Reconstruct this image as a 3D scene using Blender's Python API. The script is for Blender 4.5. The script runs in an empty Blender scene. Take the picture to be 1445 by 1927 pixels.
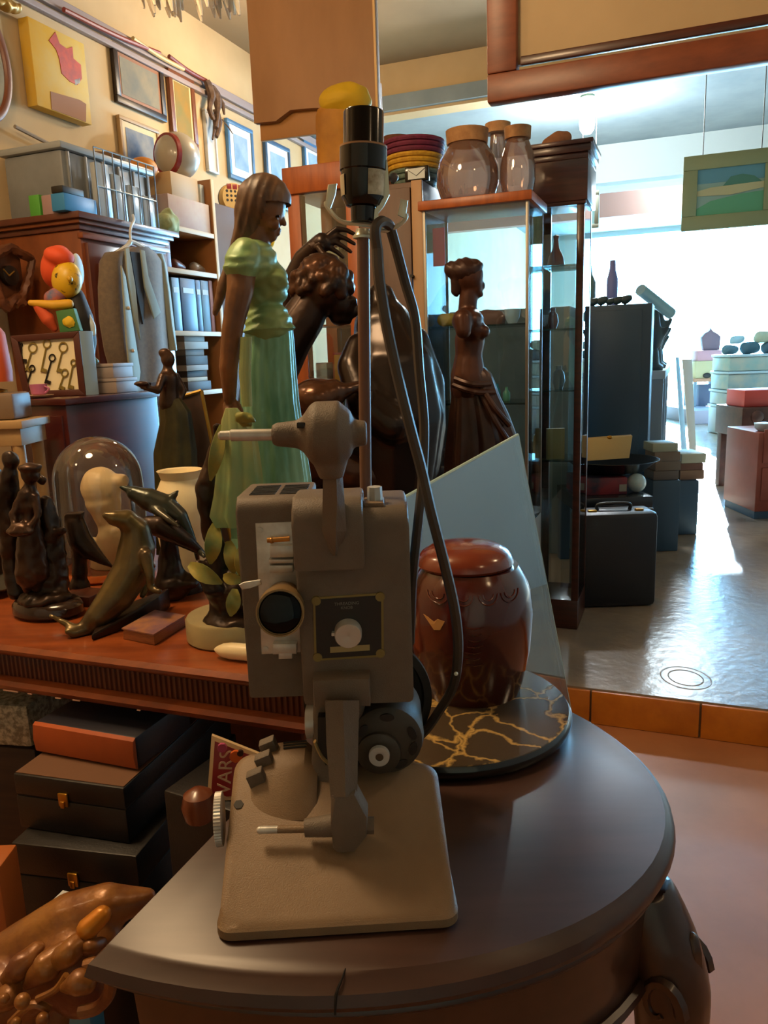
import bpy, bmesh, math, random
from mathutils import Vector as V, Matrix as MX, noise
from mathutils.bvhtree import BVHTree
random.seed(4)
SC = bpy.context.scene
C = SC.collection
# ---------------------------------------------------------------- camera
FPX = 1450.0
TH, RO = math.radians(11.5), math.radians(2.0)
CAM = V((0, 0, 1.22))
FW = V((0, math.cos(TH), -math.sin(TH)))
_u0, _r0 = V((0, math.sin(TH), math.cos(TH))), V((1, 0, 0))
UP = math.cos(RO) * _u0 + math.sin(RO) * _r0
RT = math.cos(RO) * _r0 - math.sin(RO) * _u0
cd = bpy.data.cameras.new('camera')
cd.sensor_fit = 'VERTICAL'; cd.sensor_height = 24.0; cd.lens = 24.0 * FPX / 1927.0
cd.clip_start = 0.02; cd.clip_end = 200
cam = bpy.data.objects.new('camera', cd); C.objects.link(cam)
cam.matrix_world = MX(((RT.x, UP.x, -FW.x, CAM.x), (RT.y, UP.y, -FW.y, CAM.y), (RT.z, UP.z, -FW.z, CAM.z), (0, 0, 0, 1)))
SC.camera = cam
# ---------------------------------------------------------------- world, lamps, exposure
vs = SC.view_settings
vs.view_transform = 'Standard'; vs.look = 'None'; vs.gamma = 1; vs.use_curve_mapping = False
vs.exposure = 0.15
w = bpy.data.worlds.new('overcast_sky'); SC.world = w; w.use_nodes = True
bg = w.node_tree.nodes['Background']
bg.inputs[0].default_value = (0.22, 0.60, 1.0, 1); bg.inputs[1].default_value = 62.0

def lamp(name, kind, loc, energy, col, size=0.1, aim=None, size_y=None):
    l = bpy.data.lights.new(name, kind); l.energy = energy; l.color = col
    if kind == 'AREA':
        l.shape = 'RECTANGLE' if size_y else 'DISK'; l.size = size
        if size_y: l.size_y = size_y
    else:
        l.shadow_soft_size = size
    o = bpy.data.objects.new(name, l); C.objects.link(o); o.location = loc
    if aim is not None:
        o.rotation_euler = (V(aim) - V(loc)).to_track_quat('-Z', 'Y').to_euler()
    return o
WARM = (1.0, 0.68, 0.37)
WARM2 = (1.0, 0.71, 0.42)
lamp('unseen_warm_light', 'POINT', (-0.85, 1.15, 2.60), 84, WARM, 0.22)
lamp('unseen_warm_light', 'POINT', (-0.45, 4.7, 2.75), 32, WARM2, 0.10)
lamp('unseen_warm_light', 'POINT', (-1.75, 1.9, 2.88), 22, WARM2, 0.10)
lamp('unseen_warm_light', 'POINT', (2.3, 1.2, 2.90), 22, WARM2, 0.10)  # unseen warm light on the right for the lower floor
lamp('unseen_warm_light', 'POINT', (1.5, -0.7, 2.80), 9, WARM, 0.12)  # fill light added behind the camera, without a fixture
lamp('unseen_warm_light', 'POINT', (-2.2, 0.3, 2.75), 16, WARM, 0.12)  # fill light added out of view on the left, without a fixture
lamp('back_room_tube_light', 'POINT', (3.4, 8.6, 2.95), 120, (0.75, 0.92, 1.0), 0.3)
sun = bpy.data.lights.new('low_sun', 'SUN'); sun.energy = 95; sun.angle = math.radians(1.5); sun.color = (0.66, 0.88, 1.0)
so = bpy.data.objects.new('low_sun', sun); C.objects.link(so)
so.rotation_euler = V((-math.sin(math.radians(20.8)), -math.cos(math.radians(20.8)), -math.tan(math.radians(15.5)))).to_track_quat('-Z', 'Y').to_euler()
SC.cycles.use_denoising = True
SC.cycles.max_bounces = 8
SC.cycles.transparent_max_bounces = 16
SC.cycles.sample_clamp_indirect = 6.0
# ---------------------------------------------------------------- turning photo pixels into places
A = math.radians(21.5)
D2 = V((math.sin(A), math.cos(A), 0)); C2 = V((math.cos(A), -math.sin(A), 0)); Z = V((0, 0, 1))
W0 = V((-1.7, 3.5, 0))
def ray(px, py): return FW + (px - 722.5) / FPX * RT - (py - 963.5) / FPX * UP
def PY(px, py, Y): d = ray(px, py); return CAM + d * (Y / d.y)
def PZ(px, py, z): d = ray(px, py); return CAM + d * ((z - CAM.z) / d.z)
def PP(px, py, p, n): d = ray(px, py); return CAM + d * ((V(p) - CAM).dot(n) / d.dot(n))
def WL(t, off, z): return W0 + D2 * t + C2 * off + Z * z
def PW(px, py, off): return PP(px, py, WL(0, off, 0), C2)
def PT(px, py, t): return PP(px, py, WL(t, 0, 0), D2)
def wt(p): return (p - W0).dot(D2)
def wo(p): return (p - W0).dot(C2)
def S(px, py, Y): return (Y / ray(px, py).y) / FPX
class K:
    """a plane at depth Y in front of the camera: k(px, py) is a place, k.s metres per pixel there"""
    def __init__(s, Y, px=722, py=900): s.Y = Y; s.s = S(px, py, Y)
    def __call__(s, px, py, dy=0): return PY(px, py, s.Y + dy)
# ---------------------------------------------------------------- materials
def lin(h):
    h = h.lstrip('#'); o = []
    for i in (0, 2, 4):
        c = int(h[i:i + 2], 16) / 255; o.append(c / 12.92 if c <= 0.04045 else ((c + 0.055) / 1.055) ** 2.4)
    return (*o, 1)
MATS = {}
def mat(name, col, rough=0.5, metal=0.0, col2=None, scale=6, stretch=(1, 1, 1), bump=0, bscale=80, coat=0, emit=0, sharp=(0.35, 0.65), spec=0.5, detail=4, kind='noise', sheen=0):
    if name in MATS: return MATS[name]
    m = bpy.data.materials.new(name); m.use_nodes = True; nt = m.node_tree; n = nt.nodes; L = nt.links
    b = n['Principled BSDF']
    b.inputs['Base Color'].default_value = lin(col); b.inputs['Roughness'].default_value = rough; b.inputs['Metallic'].default_value = metal
    b.inputs['Coat Weight'].default_value = coat; b.inputs['Coat Roughness'].default_value = 0.12
    b.inputs['Specular IOR Level'].default_value = spec; b.inputs['Sheen Weight'].default_value = sheen
    if emit:
        b.inputs['Emission Color'].default_value = lin(col); b.inputs['Emission Strength'].default_value = emit
    if col2 or bump:
        tc = n.new('ShaderNodeTexCoord'); mp = n.new('ShaderNodeMapping'); mp.inputs['Scale'].default_value = stretch
        L.new(tc.outputs['Object'], mp.inputs['Vector'])
    if col2:
        if kind == 'wave':
            t = n.new('ShaderNodeTexWave'); t.inputs['Scale'].default_value = scale; t.inputs['Distortion'].default_value = 6; t.inputs['Detail'].default_value = 3; o = t.outputs['Fac']
        elif kind == 'voronoi':
            t = n.new('ShaderNodeTexVoronoi'); t.feature = 'DISTANCE_TO_EDGE'; t.inputs['Scale'].default_value = scale; o = t.outputs['Distance']
        else:
            t = n.new('ShaderNodeTexNoise'); t.inputs['Scale'].default_value = scale; t.inputs['Detail'].default_value = detail; t.inputs['Roughness'].default_value = 0.6; o = t.outputs['Fac']
        if kind == 'voronoi':   # cells bent by noise, so that their edges read as veins
            nz = n.new('ShaderNodeTexNoise'); nz.inputs['Scale'].default_value = scale * 0.8; nz.inputs['Detail'].default_value = 6
            va = n.new('ShaderNodeVectorMath'); va.operation = 'MULTIPLY_ADD'; va.inputs[1].default_value = (0.16, 0.16, 0.16)
            L.new(mp.outputs['Vector'], nz.inputs['Vector']); L.new(nz.outputs['Color'], va.inputs[0]); L.new(mp.outputs['Vector'], va.inputs[2]); L.new(va.outputs[0], t.inputs['Vector'])
        else:
            L.new(mp.outputs['Vector'], t.inputs['Vector'])
        r = n.new('ShaderNodeValToRGB'); r.color_ramp.elements[0].position = sharp[0]; r.color_ramp.elements[1].position = sharp[1]
        r.color_ramp.elements[0].color = lin(col); r.color_ramp.elements[1].color = lin(col2)
        L.new(o, r.inputs['Fac']); L.new(r.outputs['Color'], b.inputs['Base Color'])
    if bump:
        t2 = n.new('ShaderNodeTexNoise'); t2.inputs['Scale'].default_value = bscale; t2.inputs['Detail'].default_value = 3
        L.new(mp.outputs['Vector'], t2.inputs['Vector'])
        bp = n.new('ShaderNodeBump'); bp.inputs['Strength'].default_value = min(bump, 1.0); bp.inputs['Distance'].default_value = 0.004
        L.new(t2.outputs['Fac'], bp.inputs['Height']); L.new(bp.outputs['Normal'], b.inputs['Normal'])
    MATS[name] = m; return m
def glassy(name, tint='#eef6f6', refl=0.10, rough=0.02, body=0.0, bodycol='#9aa8b0'):
    """a clear thin sheet: mostly see-through, mirror-like where it is seen edge on, with a little milky body"""
    if name in MATS: return MATS[name]
    m = bpy.data.materials.new(name); m.use_nodes = True; nt = m.node_tree; n = nt.nodes; L = nt.links
    n.remove(n['Principled BSDF']); out = n['Material Output']
    tr = n.new('ShaderNodeBsdfTransparent'); tr.inputs[0].default_value = lin(tint)
    gl = n.new('ShaderNodeBsdfGlossy'); gl.inputs['Roughness'].default_value = rough
    lw = n.new('ShaderNodeLayerWeight'); lw.inputs[0].default_value = 0.35
    mr = n.new('ShaderNodeMapRange'); mr.inputs['To Min'].default_value = refl; mr.inputs['To Max'].default_value = 0.9
    L.new(lw.outputs['Fresnel'], mr.inputs['Value'])
    mx = n.new('ShaderNodeMixShader'); L.new(mr.outputs[0], mx.inputs[0])
    if body:
        df = n.new('ShaderNodeBsdfDiffuse'); df.inputs[0].default_value = lin(bodycol)
        m2 = n.new('ShaderNodeMixShader'); m2.inputs[0].default_value = body
        L.new(tr.outputs[0], m2.inputs[1]); L.new(df.outputs[0], m2.inputs[2]); L.new(m2.outputs[0], mx.inputs[1])
    else:
        L.new(tr.outputs[0], mx.inputs[1])
    L.new(gl.outputs[0], mx.inputs[2]); L.new(mx.outputs[0], out.inputs[0])
    MATS[name] = m; return m
# ---------------------------------------------------------------- mesh helpers (all in world coordinates)
def B(): return bmesh.new()
def _mesh(name, bm, smooth, org):
    bm.verts.ensure_lookup_table()
    if org is not None: bmesh.ops.translate(bm, verts=bm.verts, vec=-org)
    bmesh.ops.recalc_face_normals(bm, faces=bm.faces)
    me = bpy.data.meshes.new(name); bm.to_mesh(me); bm.free()
    if smooth:
        for p in me.polygons: p.use_smooth = True
        if smooth != 'all': me.set_sharp_from_angle(angle=math.radians(38))
    return me
ORG = {}
def thing(name, label, cat, loc, group=None):
    o = bpy.data.objects.new(name, None); C.objects.link(o); o.location = loc; o.empty_display_size = 0.05
    o['label'] = label; o['category'] = cat
    if group: o['group'] = group
    ORG[o.name] = V(loc); return o
def part(root, name, bm, m, label=None, smooth=True, stuff=False):
    org = ORG[root.name]
    o = bpy.data.objects.new(name, bm if isinstance(bm, bpy.types.Mesh) else _mesh(name, bm, smooth, org)); C.objects.link(o); o.parent = root
    for mm in (m if isinstance(m, (list, tuple)) else [m]): o.data.materials.append(mm)
    if label: o['label'] = label
    if stuff: o['kind'] = 'stuff'
    ORG[o.name] = org; return o
def solo(name, bm, m, label, cat, loc, group=None, smooth=True):
    loc = V(loc); o = bpy.data.objects.new(name, _mesh(name, bm, smooth, loc)); C.objects.link(o); o.location = loc
    for mm in (m if isinstance(m, (list, tuple)) else [m]): o.data.materials.append(mm)
    o['label'] = label; o['category'] = cat
    if group: o['group'] = group
    ORG[o.name] = loc; return o
def struct(name, bm, m, smooth=False):
    o = bpy.data.objects.new(name, _mesh(name, bm, smooth, None)); C.objects.link(o)
    for mm in (m if isinstance(m, (list, tuple)) else [m]): o.data.materials.append(mm)
    o['kind'] = 'structure'; ORG[o.name] = V((0, 0, 0)); return o
def bev(bm, edges, w, seg=2):
    if w > 0: bmesh.ops.bevel(bm, geom=list(edges), offset=w, segments=seg, profile=0.5, affect='EDGES', clamp_overlap=True)
def hexa(bm, p, bevel=0, seg=2):
    """8 corners: bottom 0-3 round, top 4-7 round"""
    v = [bm.verts.new(q) for q in p]
    fs = [bm.faces.new([v[i] for i in f]) for f in ((0, 3, 2, 1), (4, 5, 6, 7), (0, 1, 5, 4), (1, 2, 6, 5), (2, 3, 7, 6), (3, 0, 4, 7))]
    if bevel: bev(bm, {e for f in fs for e in f.edges}, bevel, seg)
def box(bm, c, ax, ay, az, bevel=0, seg=2):
    c = V(c); ax = V(ax) / 2; ay = V(ay) / 2; az = V(az) / 2
    hexa(bm, [c - ax - ay - az, c + ax - ay - az, c + ax + ay - az, c - ax + ay - az, c - ax - ay + az, c + ax - ay + az, c + ax + ay + az, c - ax + ay + az], bevel, seg)
def fbox(bm, Lp, Rp, depth, z0, z1, bevel=0):
    """box standing on z0 whose front bottom edge runs from Lp to Rp"""
    L_, R_ = V((Lp[0], Lp[1], 0)), V((Rp[0], Rp[1], 0)); x = R_ - L_; n = V((-x.y, x.x, 0)).normalized() * depth
    box(bm, (L_ + R_) / 2 + n / 2 + Z * (z0 + z1) / 2, x, n, Z * (z1 - z0), bevel)
def rng(bm, pts): return [bm.verts.new(p) for p in pts]
def bridge(bm, a, b, closed=True):
    n = len(a)
    for i in range(n if closed else n - 1):
        j = (i + 1) % n
        try: bm.faces.new((a[i], a[j], b[j], b[i]))
        except ValueError: pass
def loft(bm, rings, cap=True, closed=True):
    vs_ = [rng(bm, r) for r in rings]
    for a, b in zip(vs_, vs_[1:]): bridge(bm, a, b, closed)
    if cap and closed:
        bm.faces.new(vs_[0][::-1]); bm.faces.new(vs_[-1])
    return vs_
def frame_of(d):
    d = d.normalized(); a = V((0, 0, 1)) if abs(d.z) < 0.9 else V((1, 0, 0)); x = d.cross(a).normalized(); return x, x.cross(d).normalized()
def circ(c, x, y, rx, ry=None, n=20, ph=0):
    ry = rx if ry is None else ry
    return [c + x * (rx * math.cos(2 * math.pi * i / n + ph)) + y * (ry * math.sin(2 * math.pi * i / n + ph)) for i in range(n)]
def cyl(bm, p0, p1, r0, r1=None, n=20):
    p0, p1 = V(p0), V(p1); x, y = frame_of(p1 - p0); r1 = r0 if r1 is None else r1
    loft(bm, [circ(p0, x, y, r0, n=n), circ(p1, x, y, r1, n=n)])
def turn(bm, p0, axis, prof, n=28):
    """solid of revolution about an axis: prof = [(distance along, radius)]"""
    p0 = V(p0); axis = V(axis).normalized(); x, y = frame_of(axis)
    loft(bm, [circ(p0 + axis * t, x, y, max(r, 1e-5), n=n) for t, r in prof])
def lathe(bm, cx, cy, prof, n=36):
    loft(bm, [circ(V((cx, cy, z)), V((1, 0, 0)), V((0, 1, 0)), max(r, 1e-5), n=n) for r, z in prof])
def smooth_path(pts, sub=6):
    out = []; P = [V(p) for p in pts]
    for i in range(len(P) - 1):
        a, b, c, d = P[max(i - 1, 0)], P[i], P[i + 1], P[min(i + 2, len(P) - 1)]
        for k in range(sub):
            t = k / sub
            out.append(0.5 * ((2 * b) + (-a + c) * t + (2 * a - 5 * b + 4 * c - d) * t * t + (-a + 3 * b - 3 * c + d) * t ** 3))
    out.append(P[-1]); return out
def tube(bm, pts, r, n=10, sub=6, flat=1.0):
    pp = smooth_path(pts, sub) if sub else [V(p) for p in pts]
    rr = r if isinstance(r, (list, tuple)) else [r] * len(pts)
    R = []
    for i in range(len(pp)):
        t = i / max(sub, 1); j = min(int(t), len(rr) - 2) if len(rr) > 1 else 0; f = t - j
        R.append(rr[j] * (1 - f) + rr[min(j + 1, len(rr) - 1)] * f)
    x = None; rings = []
    for i, p in enumerate(pp):
        d = (pp[min(i + 1, len(pp) - 1)] - pp[max(i - 1, 0)]).normalized()
        if x is None: x, _ = frame_of(d)
        x = (x - d * x.dot(d)).normalized(); y = d.cross(x)
        rings.append(circ(p, x, y, R[i], R[i] * flat, n=n))
    loft(bm, rings)
def ell(bm, c, rx, ry, rz, rot=None, u=16, v=10):
    mtx = MX.Translation(V(c)) @ (rot.to_4x4() if rot else MX.Identity(4)) @ MX.Diagonal((rx, ry, rz, 1))
    bmesh.ops.create_uvsphere(bm, u_segments=u, v_segments=v, radius=1, matrix=mtx)
def limb(bm, pts, rads):
    for i in range(len(pts)):
        ell(bm, pts[i], rads[i], rads[i], rads[i], u=12, v=8)
        if i: cyl(bm, pts[i - 1], pts[i], rads[i - 1], rads[i], n=12)
def fuse(bm, voxel, it=4, fac=0.5):
    """melt overlapping shapes into one continuous skin"""
    bmesh.ops.recalc_face_normals(bm, faces=bm.faces)
    me = bpy.data.meshes.new('tmp'); bm.to_mesh(me); bm.free()
    o = bpy.data.objects.new('tmp', me); C.objects.link(o)
    m = o.modifiers.new('r', 'REMESH'); m.mode = 'VOXEL'; m.voxel_size = voxel
    s = o.modifiers.new('s', 'SMOOTH'); s.iterations = it; s.factor = fac
    dg = bpy.context.evaluated_depsgraph_get(); e = o.evaluated_get(dg)
    b2 = bmesh.new(); b2.from_mesh(e.to_mesh()); e.to_mesh_clear()
    bpy.data.objects.remove(o); bpy.data.meshes.remove(me); return b2
def rough_up(bm, amp, scale, seed=0):
    for v in bm.verts:
        q = v.co * scale + V((seed, seed * 1.7, 0)); v.co += V((noise.noise(q), noise.noise(q + V((9, 3, 1))), noise.noise(q + V((2, 7, 5))))) * amp
    return bm
def prism(bm, pts, vec, bevel=0):
    a = rng(bm, pts); b = rng(bm, [V(p) + V(vec) for p in pts]); bridge(bm, a, b); f = [bm.faces.new(a[::-1]), bm.faces.new(b)]
    if bevel: bev(bm, {e for q in f for e in q.edges}, bevel)
def sheet(bm, grid, th):
    """grid of points -> a cloth of thickness th"""
    R_, Q = len(grid), len(grid[0])
    def nrm(i, j):
        a = grid[min(i + 1, R_ - 1)][j] - grid[max(i - 1, 0)][j]; b = grid[i][min(j + 1, Q - 1)] - grid[i][max(j - 1, 0)]
        c = a.cross(b); return c.normalized() if c.length > 1e-12 else V((0, -1, 0))
    f = [[bm.verts.new(grid[i][j]) for j in range(Q)] for i in range(R_)]
    k = [[bm.verts.new(grid[i][j] + nrm(i, j) * th) for j in range(Q)] for i in range(R_)]
    for i in range(R_ - 1):
        for j in range(Q - 1):
            bm.faces.new((f[i][j], f[i][j + 1], f[i + 1][j + 1], f[i + 1][j])); bm.faces.new((k[i][j], k[i + 1][j], k[i + 1][j + 1], k[i][j + 1]))
    for i in range(R_ - 1):
        for j in (0, Q - 1): bm.faces.new((f[i][j], f[i + 1][j], k[i + 1][j], k[i][j]))
    for j in range(Q - 1):
        for i in (0, R_ - 1): bm.faces.new((f[i][j], k[i][j], k[i][j + 1], f[i][j + 1]))
def text_bm(s, place, xdir, ydir, h, th=0.0004):
    cu = bpy.data.curves.new('t', 'FONT'); cu.body = s; cu.size = h; cu.extrude = th; cu.align_x = 'CENTER'; cu.align_y = 'CENTER'
    o = bpy.data.objects.new('t', cu); C.objects.link(o)
    dg = bpy.context.evaluated_depsgraph_get(); e = o.evaluated_get(dg); bm = bmesh.new(); bm.from_mesh(e.to_mesh()); e.to_mesh_clear()
    bpy.data.objects.remove(o); bpy.data.curves.remove(cu)
    xd, yd = V(xdir).normalized(), V(ydir).normalized(); zd = xd.cross(yd)
    bm.transform(MX(((xd.x, yd.x, zd.x, place[0]), (xd.y, yd.y, zd.y, place[1]), (xd.z, yd.z, zd.z, place[2]), (0, 0, 0, 1)))); return bm
def draped(k, rows, ratio=0.7, amp=0.06, nf=9, n=54, ph=0.0, amp2=0.03):
    """folded cloth hanging round an upright axis; rows = (py, pxLeft, pxRight, dy)"""
    bm = B(); rings = []
    for q, row in enumerate(rows):
        py, a, b = row[:3]; dy = row[3] if len(row) > 3 else 0
        c = (k(a, py, dy) + k(b, py, dy)) / 2; rx = (k(b, py, dy) - k(a, py, dy)).length / 2; f = q / max(len(rows) - 1, 1)
        pts = []
        for i in range(n):
            th = 2 * math.pi * i / n; m = 1 + (amp * math.sin(nf * th + ph + 0.8 * f) + amp2 * math.sin((2 * nf + 3) * th + 2 * ph)) * (0.35 + 0.65 * f)
            pts.append(c + V((math.cos(th) * rx * m, math.sin(th) * rx * ratio * m, 0)))
        rings.append(pts)
    loft(bm, rings); return bm
# ================================================================ the setting
M_wall = mat('cream_plaster', '#c6ad84', 0.85, col2='#b8a078', scale=1.5, bump=0.15, bscale=30)
M_wallb = mat('pale_plaster', '#9fadad', 0.8)
M_ceil = mat('dim_ceiling_paint', '#8c7a5f', 0.9, col2='#7d6c53', scale=1)
M_ceil2 = mat('grey_ceiling_boards', '#8797a0', 0.7, col2='#74858e', scale=2)
M_floor = mat('terracotta_cement', '#b0764e', 0.42, col2='#9a633e', scale=2.2, bump=0.12, bscale=14, detail=6)
M_floor2 = mat('worn_polished_cement', '#7d746a', 0.24, col2='#94836e', scale=1.8, bump=0.5, bscale=22, detail=7)
M_tile = mat('ochre_step_tile', '#c97a22', 0.4, col2='#ab6018', scale=7, bump=0.1)
M_dkwood = mat('dark_red_wood', '#4a2115', 0.38, col2='#32150d', scale=5, stretch=(1, 1, 12), coat=0.2)
S0 = V((0.77, 2.33, 0)); tS = wt(S0)
bm = B(); box(bm, WL(-2.4, 2.8, -0.05), C2 * 6, D2 * 7, Z * 0.1); struct('floor', bm, M_floor)
bm = B(); box(bm, WL((tS + 14) / 2, 2.8, 0.055), C2 * 6, D2 * (14 - tS), Z * 0.13); fl2 = struct('floor', bm, M_floor2)
for i in range(9):
    bm = B(); box(bm, S0 + C2 * (0.12 + (i - 3.2) * 0.335) - D2 * 0.008 + Z * 0.058, C2 * 0.329, D2 * 0.014, Z * 0.114, 0.003)
    part(fl2, 'tile', bm, M_tile)
bm = B(); box(bm, WL(4.0, -0.05, 1.65), C2 * 0.1, D2 * 18.6, Z * 3.4); struct('wall_left', bm, M_wall)
bm = B(); box(bm, WL(4, 5.75, 1.65), C2 * 0.1, D2 * 19, Z * 3.4); struct('wall_right', bm, M_wallb)
bm = B(); box(bm, WL(-5.35, 2.8, 1.65), C2 * 6, D2 * 0.1, Z * 3.4); struct('wall_back', bm, M_wall)
bm = B(); box(bm, WL(-1.1, 2.8, 3.31), C2 * 6, D2 * 8.5, Z * 0.1); struct('ceiling', bm, M_ceil)
bm = B(); box(bm, WL(3.9, 2.8, 2.99), C2 * 5.8, D2 * 1.8, Z * 0.1); struct('ceiling', bm, M_ceil2)
bm = B(); box(bm, WL(9.1, 2.8, 3.36), C2 * 6, D2 * 8.6, Z * 0.1); struct('ceiling', bm, M_ceil2)
bm = B(); box(bm, WL(3.12, 2.8, 3.13), C2 * 5.8, D2 * 0.16, Z * 0.42); struct('trim_lintel', bm, M_wall)
bm = B(); box(bm, WL(4.85, 2.8, 2.97), C2 * 5.8, D2 * 0.16, Z * 0.68); struct('trim_beam', bm, M_wallb)
bm = B(); box(bm, WL(7.0, 2.8, 2.80), C2 * 5.8, D2 * 0.14, Z * 0.26); struct('trim_beam', bm, mat('pinkish_painted_beam', '#a98378', 0.6))
# the end wall with its wide opening to the daylight
bm = B()
box(bm, WL(12.9, 0.40, 1.65), C2 * 0.86, D2 * 0.12, Z * 3.4); box(bm, WL(12.9, 2.8, 3.32), C2 * 6, D2 * 0.12, Z * 0.2)
struct('wall_front', bm, M_wallb)
bm = B(); box(bm, WL(18.5, 2.8, 0.0), C2 * 16, D2 * 9, Z * 0.1); struct('ground_outside', bm, mat('pale_yard_concrete', '#b9bdba', 0.9))
pl = bpy.data.lights.new('doorway_portal', 'AREA'); pl.shape = 'RECTANGLE'; pl.size = 4.9; pl.size_y = 3.1; pl.cycles.is_portal = True
po = bpy.data.objects.new('doorway_portal', pl); C.objects.link(po); po.location = WL(13.02, 3.25, 1.7)
po.rotation_euler = (-D2).to_track_quat('-Z', 'Y').to_euler()
# cornice strip running along the left wall
bm = B(); a, b = PW(40, 15, 0.01), PW(475, 190, 0.01)
box(bm, WL(1.5, 0.015, 2.9), C2 * 0.03, D2 * 9, Z * 0.05, 0.004); box(bm, WL(1.5, 0.02, 2.84), C2 * 0.03, D2 * 9, Z * 0.028, 0.004)
struct('trim_wall_rail', bm, mat('grey_violet_rail', '#8d8080', 0.6))
# ================================================================ the half-round table in front
M_tabtop = mat('dark_worn_varnish', '#35241e', 0.34, col2='#46312a', scale=3, stretch=(1, 6, 1), spec=0.5)
M_tabedge = mat('dark_varnished_wood', '#3a2318', 0.33, col2='#2a170f', scale=5, stretch=(4, 1, 4), coat=0.3)
TA = V((-0.254, 0.551, 0))
def half_round(inset, z, n=44):
    """outline of a half ellipse with its straight edge along D2"""
    a, b = 0.335, 0.447; c0 = TA + D2 * 0.325; pts = []
    for i in range(n + 1):
        th = -math.pi / 2 + math.pi * i / n
        pts.append(c0 + D2 * (a - inset) * math.sin(th) + C2 * (max((b - inset) * math.cos(th), 0) + inset * 0.5) + Z * z)
    return pts
tab = thing('half_round_table', 'dark varnished half-round table with moulded edge and carved leg, carrying the projector', 'table', TA + D2 * 0.32 + C2 * 0.2)
bm = B(); loft(bm, [half_round(0.02, 0.722), half_round(0.006, 0.724), half_round(0.0, 0.732), half_round(0.004, 0.741), half_round(0.014, 0.7455), half_round(0.017, 0.7475), half_round(0.021, 0.75)])
part(tab, 'tabletop', bm, M_tabtop)
bm = B(); loft(bm, [half_round(0.024, 0.722), half_round(0.018, 0.718), half_round(0.016, 0.712), half_round(0.024, 0.705), half_round(0.03, 0.70)]); part(tab, 'moulding', bm, M_tabedge)
bm = B(); loft(bm, [half_round(0.04, 0.615), half_round(0.036, 0.66), half_round(0.034, 0.7)]); part(tab, 'apron', bm, M_tabedge)
bm = B(); q = half_round(0.034, 0.613); tube(bm, q[1:-1], 0.007, n=8, sub=1); part(tab, 'bead', bm, M_tabedge)
bm = B(); e = PZ(640, 1830, 0.7508); e2 = PZ(632, 1872, 0.742)
tube(bm, [e + V((0.004, 0.004, 0)), (e + e2) / 2 + V((0.002, 0, 0.001)), e2, e2 + V((-0.001, -0.004, -0.014))], [0.0004, 0.0011, 0.0013, 0.001], n=6, sub=2); part(tab, 'crack', bm, mat('dark_gap', '#0a0605', 0.9), 'dark split running in from the front edge')
def carved_leg(p, out):
    o2 = V((out.x, out.y, 0)).normalized()
    bm = B(); prof = [(0.69, -0.012, 0.034), (0.645, 0.008, 0.039), (0.59, 0.024, 0.039), (0.51, 0.024, 0.033), (0.40, 0.006, 0.029), (0.27, -0.010, 0.023), (0.13, -0.004, 0.020), (0.07, 0.012, 0.023), (0.035, 0.028, 0.032), (0.0, 0.030, 0.034)]
    tube(bm, [p + o2 * a + Z * z for z, a, r in prof], [r for z, a, r in prof], n=14, sub=4)
    bm = fuse(bm, 0.006, 2); leg = part(tab, 'leg', bm, M_tabedge)
    sd = o2.cross(Z)
    for s in (-1, 1):
        bm = B(); pts = []
        for i in range(15):
            th = i / 14 * 5.2; rr = 0.024 * (1 - i / 20)
            pts.append(p + o2 * (0.026 + rr * 0.9 * math.cos(th)) + sd * s * 0.037 + Z * (0.60 + rr * 1.4 * math.sin(th)))
        tube(bm, pts, [0.0075 - 0.0003 * i for i in range(15)], n=6, sub=1); part(leg, 'scroll', bm, M_tabedge)
    for j, (z, a, ln) in enumerate(((0.63, 0.042, 0.035), (0.535, 0.050, 0.04), (0.47, 0.040, 0.034), (0.42, 0.029, 0.025))):
        bm = B(); ell(bm, p + o2 * a + Z * z, 0.012, 0.012, ln, None, 8, 6); part(leg, 'leaf_carving', bm, M_tabedge)
    return leg
lo_ = (C2 * 0.9 - D2 * 0.3).normalized(); lp = PY(1272, 1790, 0.655) - lo_ * 0.028; lp.z = 0
carved_leg(lp, lo_)
carved_leg(TA + D2 * 0.08 + C2 * 0.06, -D2 - C2 * 0.15); carved_leg(TA + D2 * 0.58 + C2 * 0.06, D2)
# ================================================================ the film projector turned into a lamp
M_crk = mat('brown_crinkle_paint', '#655a4d', 0.55, col2='#5b5044', scale=20, bump=0.25, bscale=900)
M_crk2 = mat('tan_base_paint', '#80694e', 0.5, col2='#755f46', scale=10, bump=0.2, bscale=900)
M_chrome = mat('worn_chrome', '#cfd0cc', 0.36, 0.4, col2='#b0b0ab', scale=40)
M_alu = mat('satin_aluminium', '#c0c3bf', 0.42, 0.45)
M_black = mat('black_bakelite', '#080707', 0.12, coat=0.15, spec=0.4)
M_blackm = mat('black_matt_metal', '#15130f', 0.5)
M_gold = mat('dull_gold_print', '#7f7242', 0.4, 0.5)
M_tin = mat('greenish_tin', '#d3d8c6', 0.32, 0.45)
PB = PZ(640, 1640, 0.75)
prj = thing('projector_lamp', 'old brown film projector turned into a table lamp, standing on the half-round table', 'lamp', PB)
def rrect(c, ax, ay, hx, hy, rad, zf, n=7):
    pts = []
    for sx, sy, a0 in ((1, 1, 0), (-1, 1, 90), (-1, -1, 180), (1, -1, 270)):
        for i in range(n):
            th = math.radians(a0 + 90 * i / (n - 1)); x = sx * (hx - rad) + rad * math.cos(th); y = sy * (hy - rad) + rad * math.sin(th)
            p = c + ax * x + ay * y; f = (y + hy) / (2 * hy); pts.append(V((p.x, p.y, zf(f))))
    return pts
FL, FR = PZ(405, 1777, 0.7505), PZ(866, 1748, 0.7505)
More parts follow.
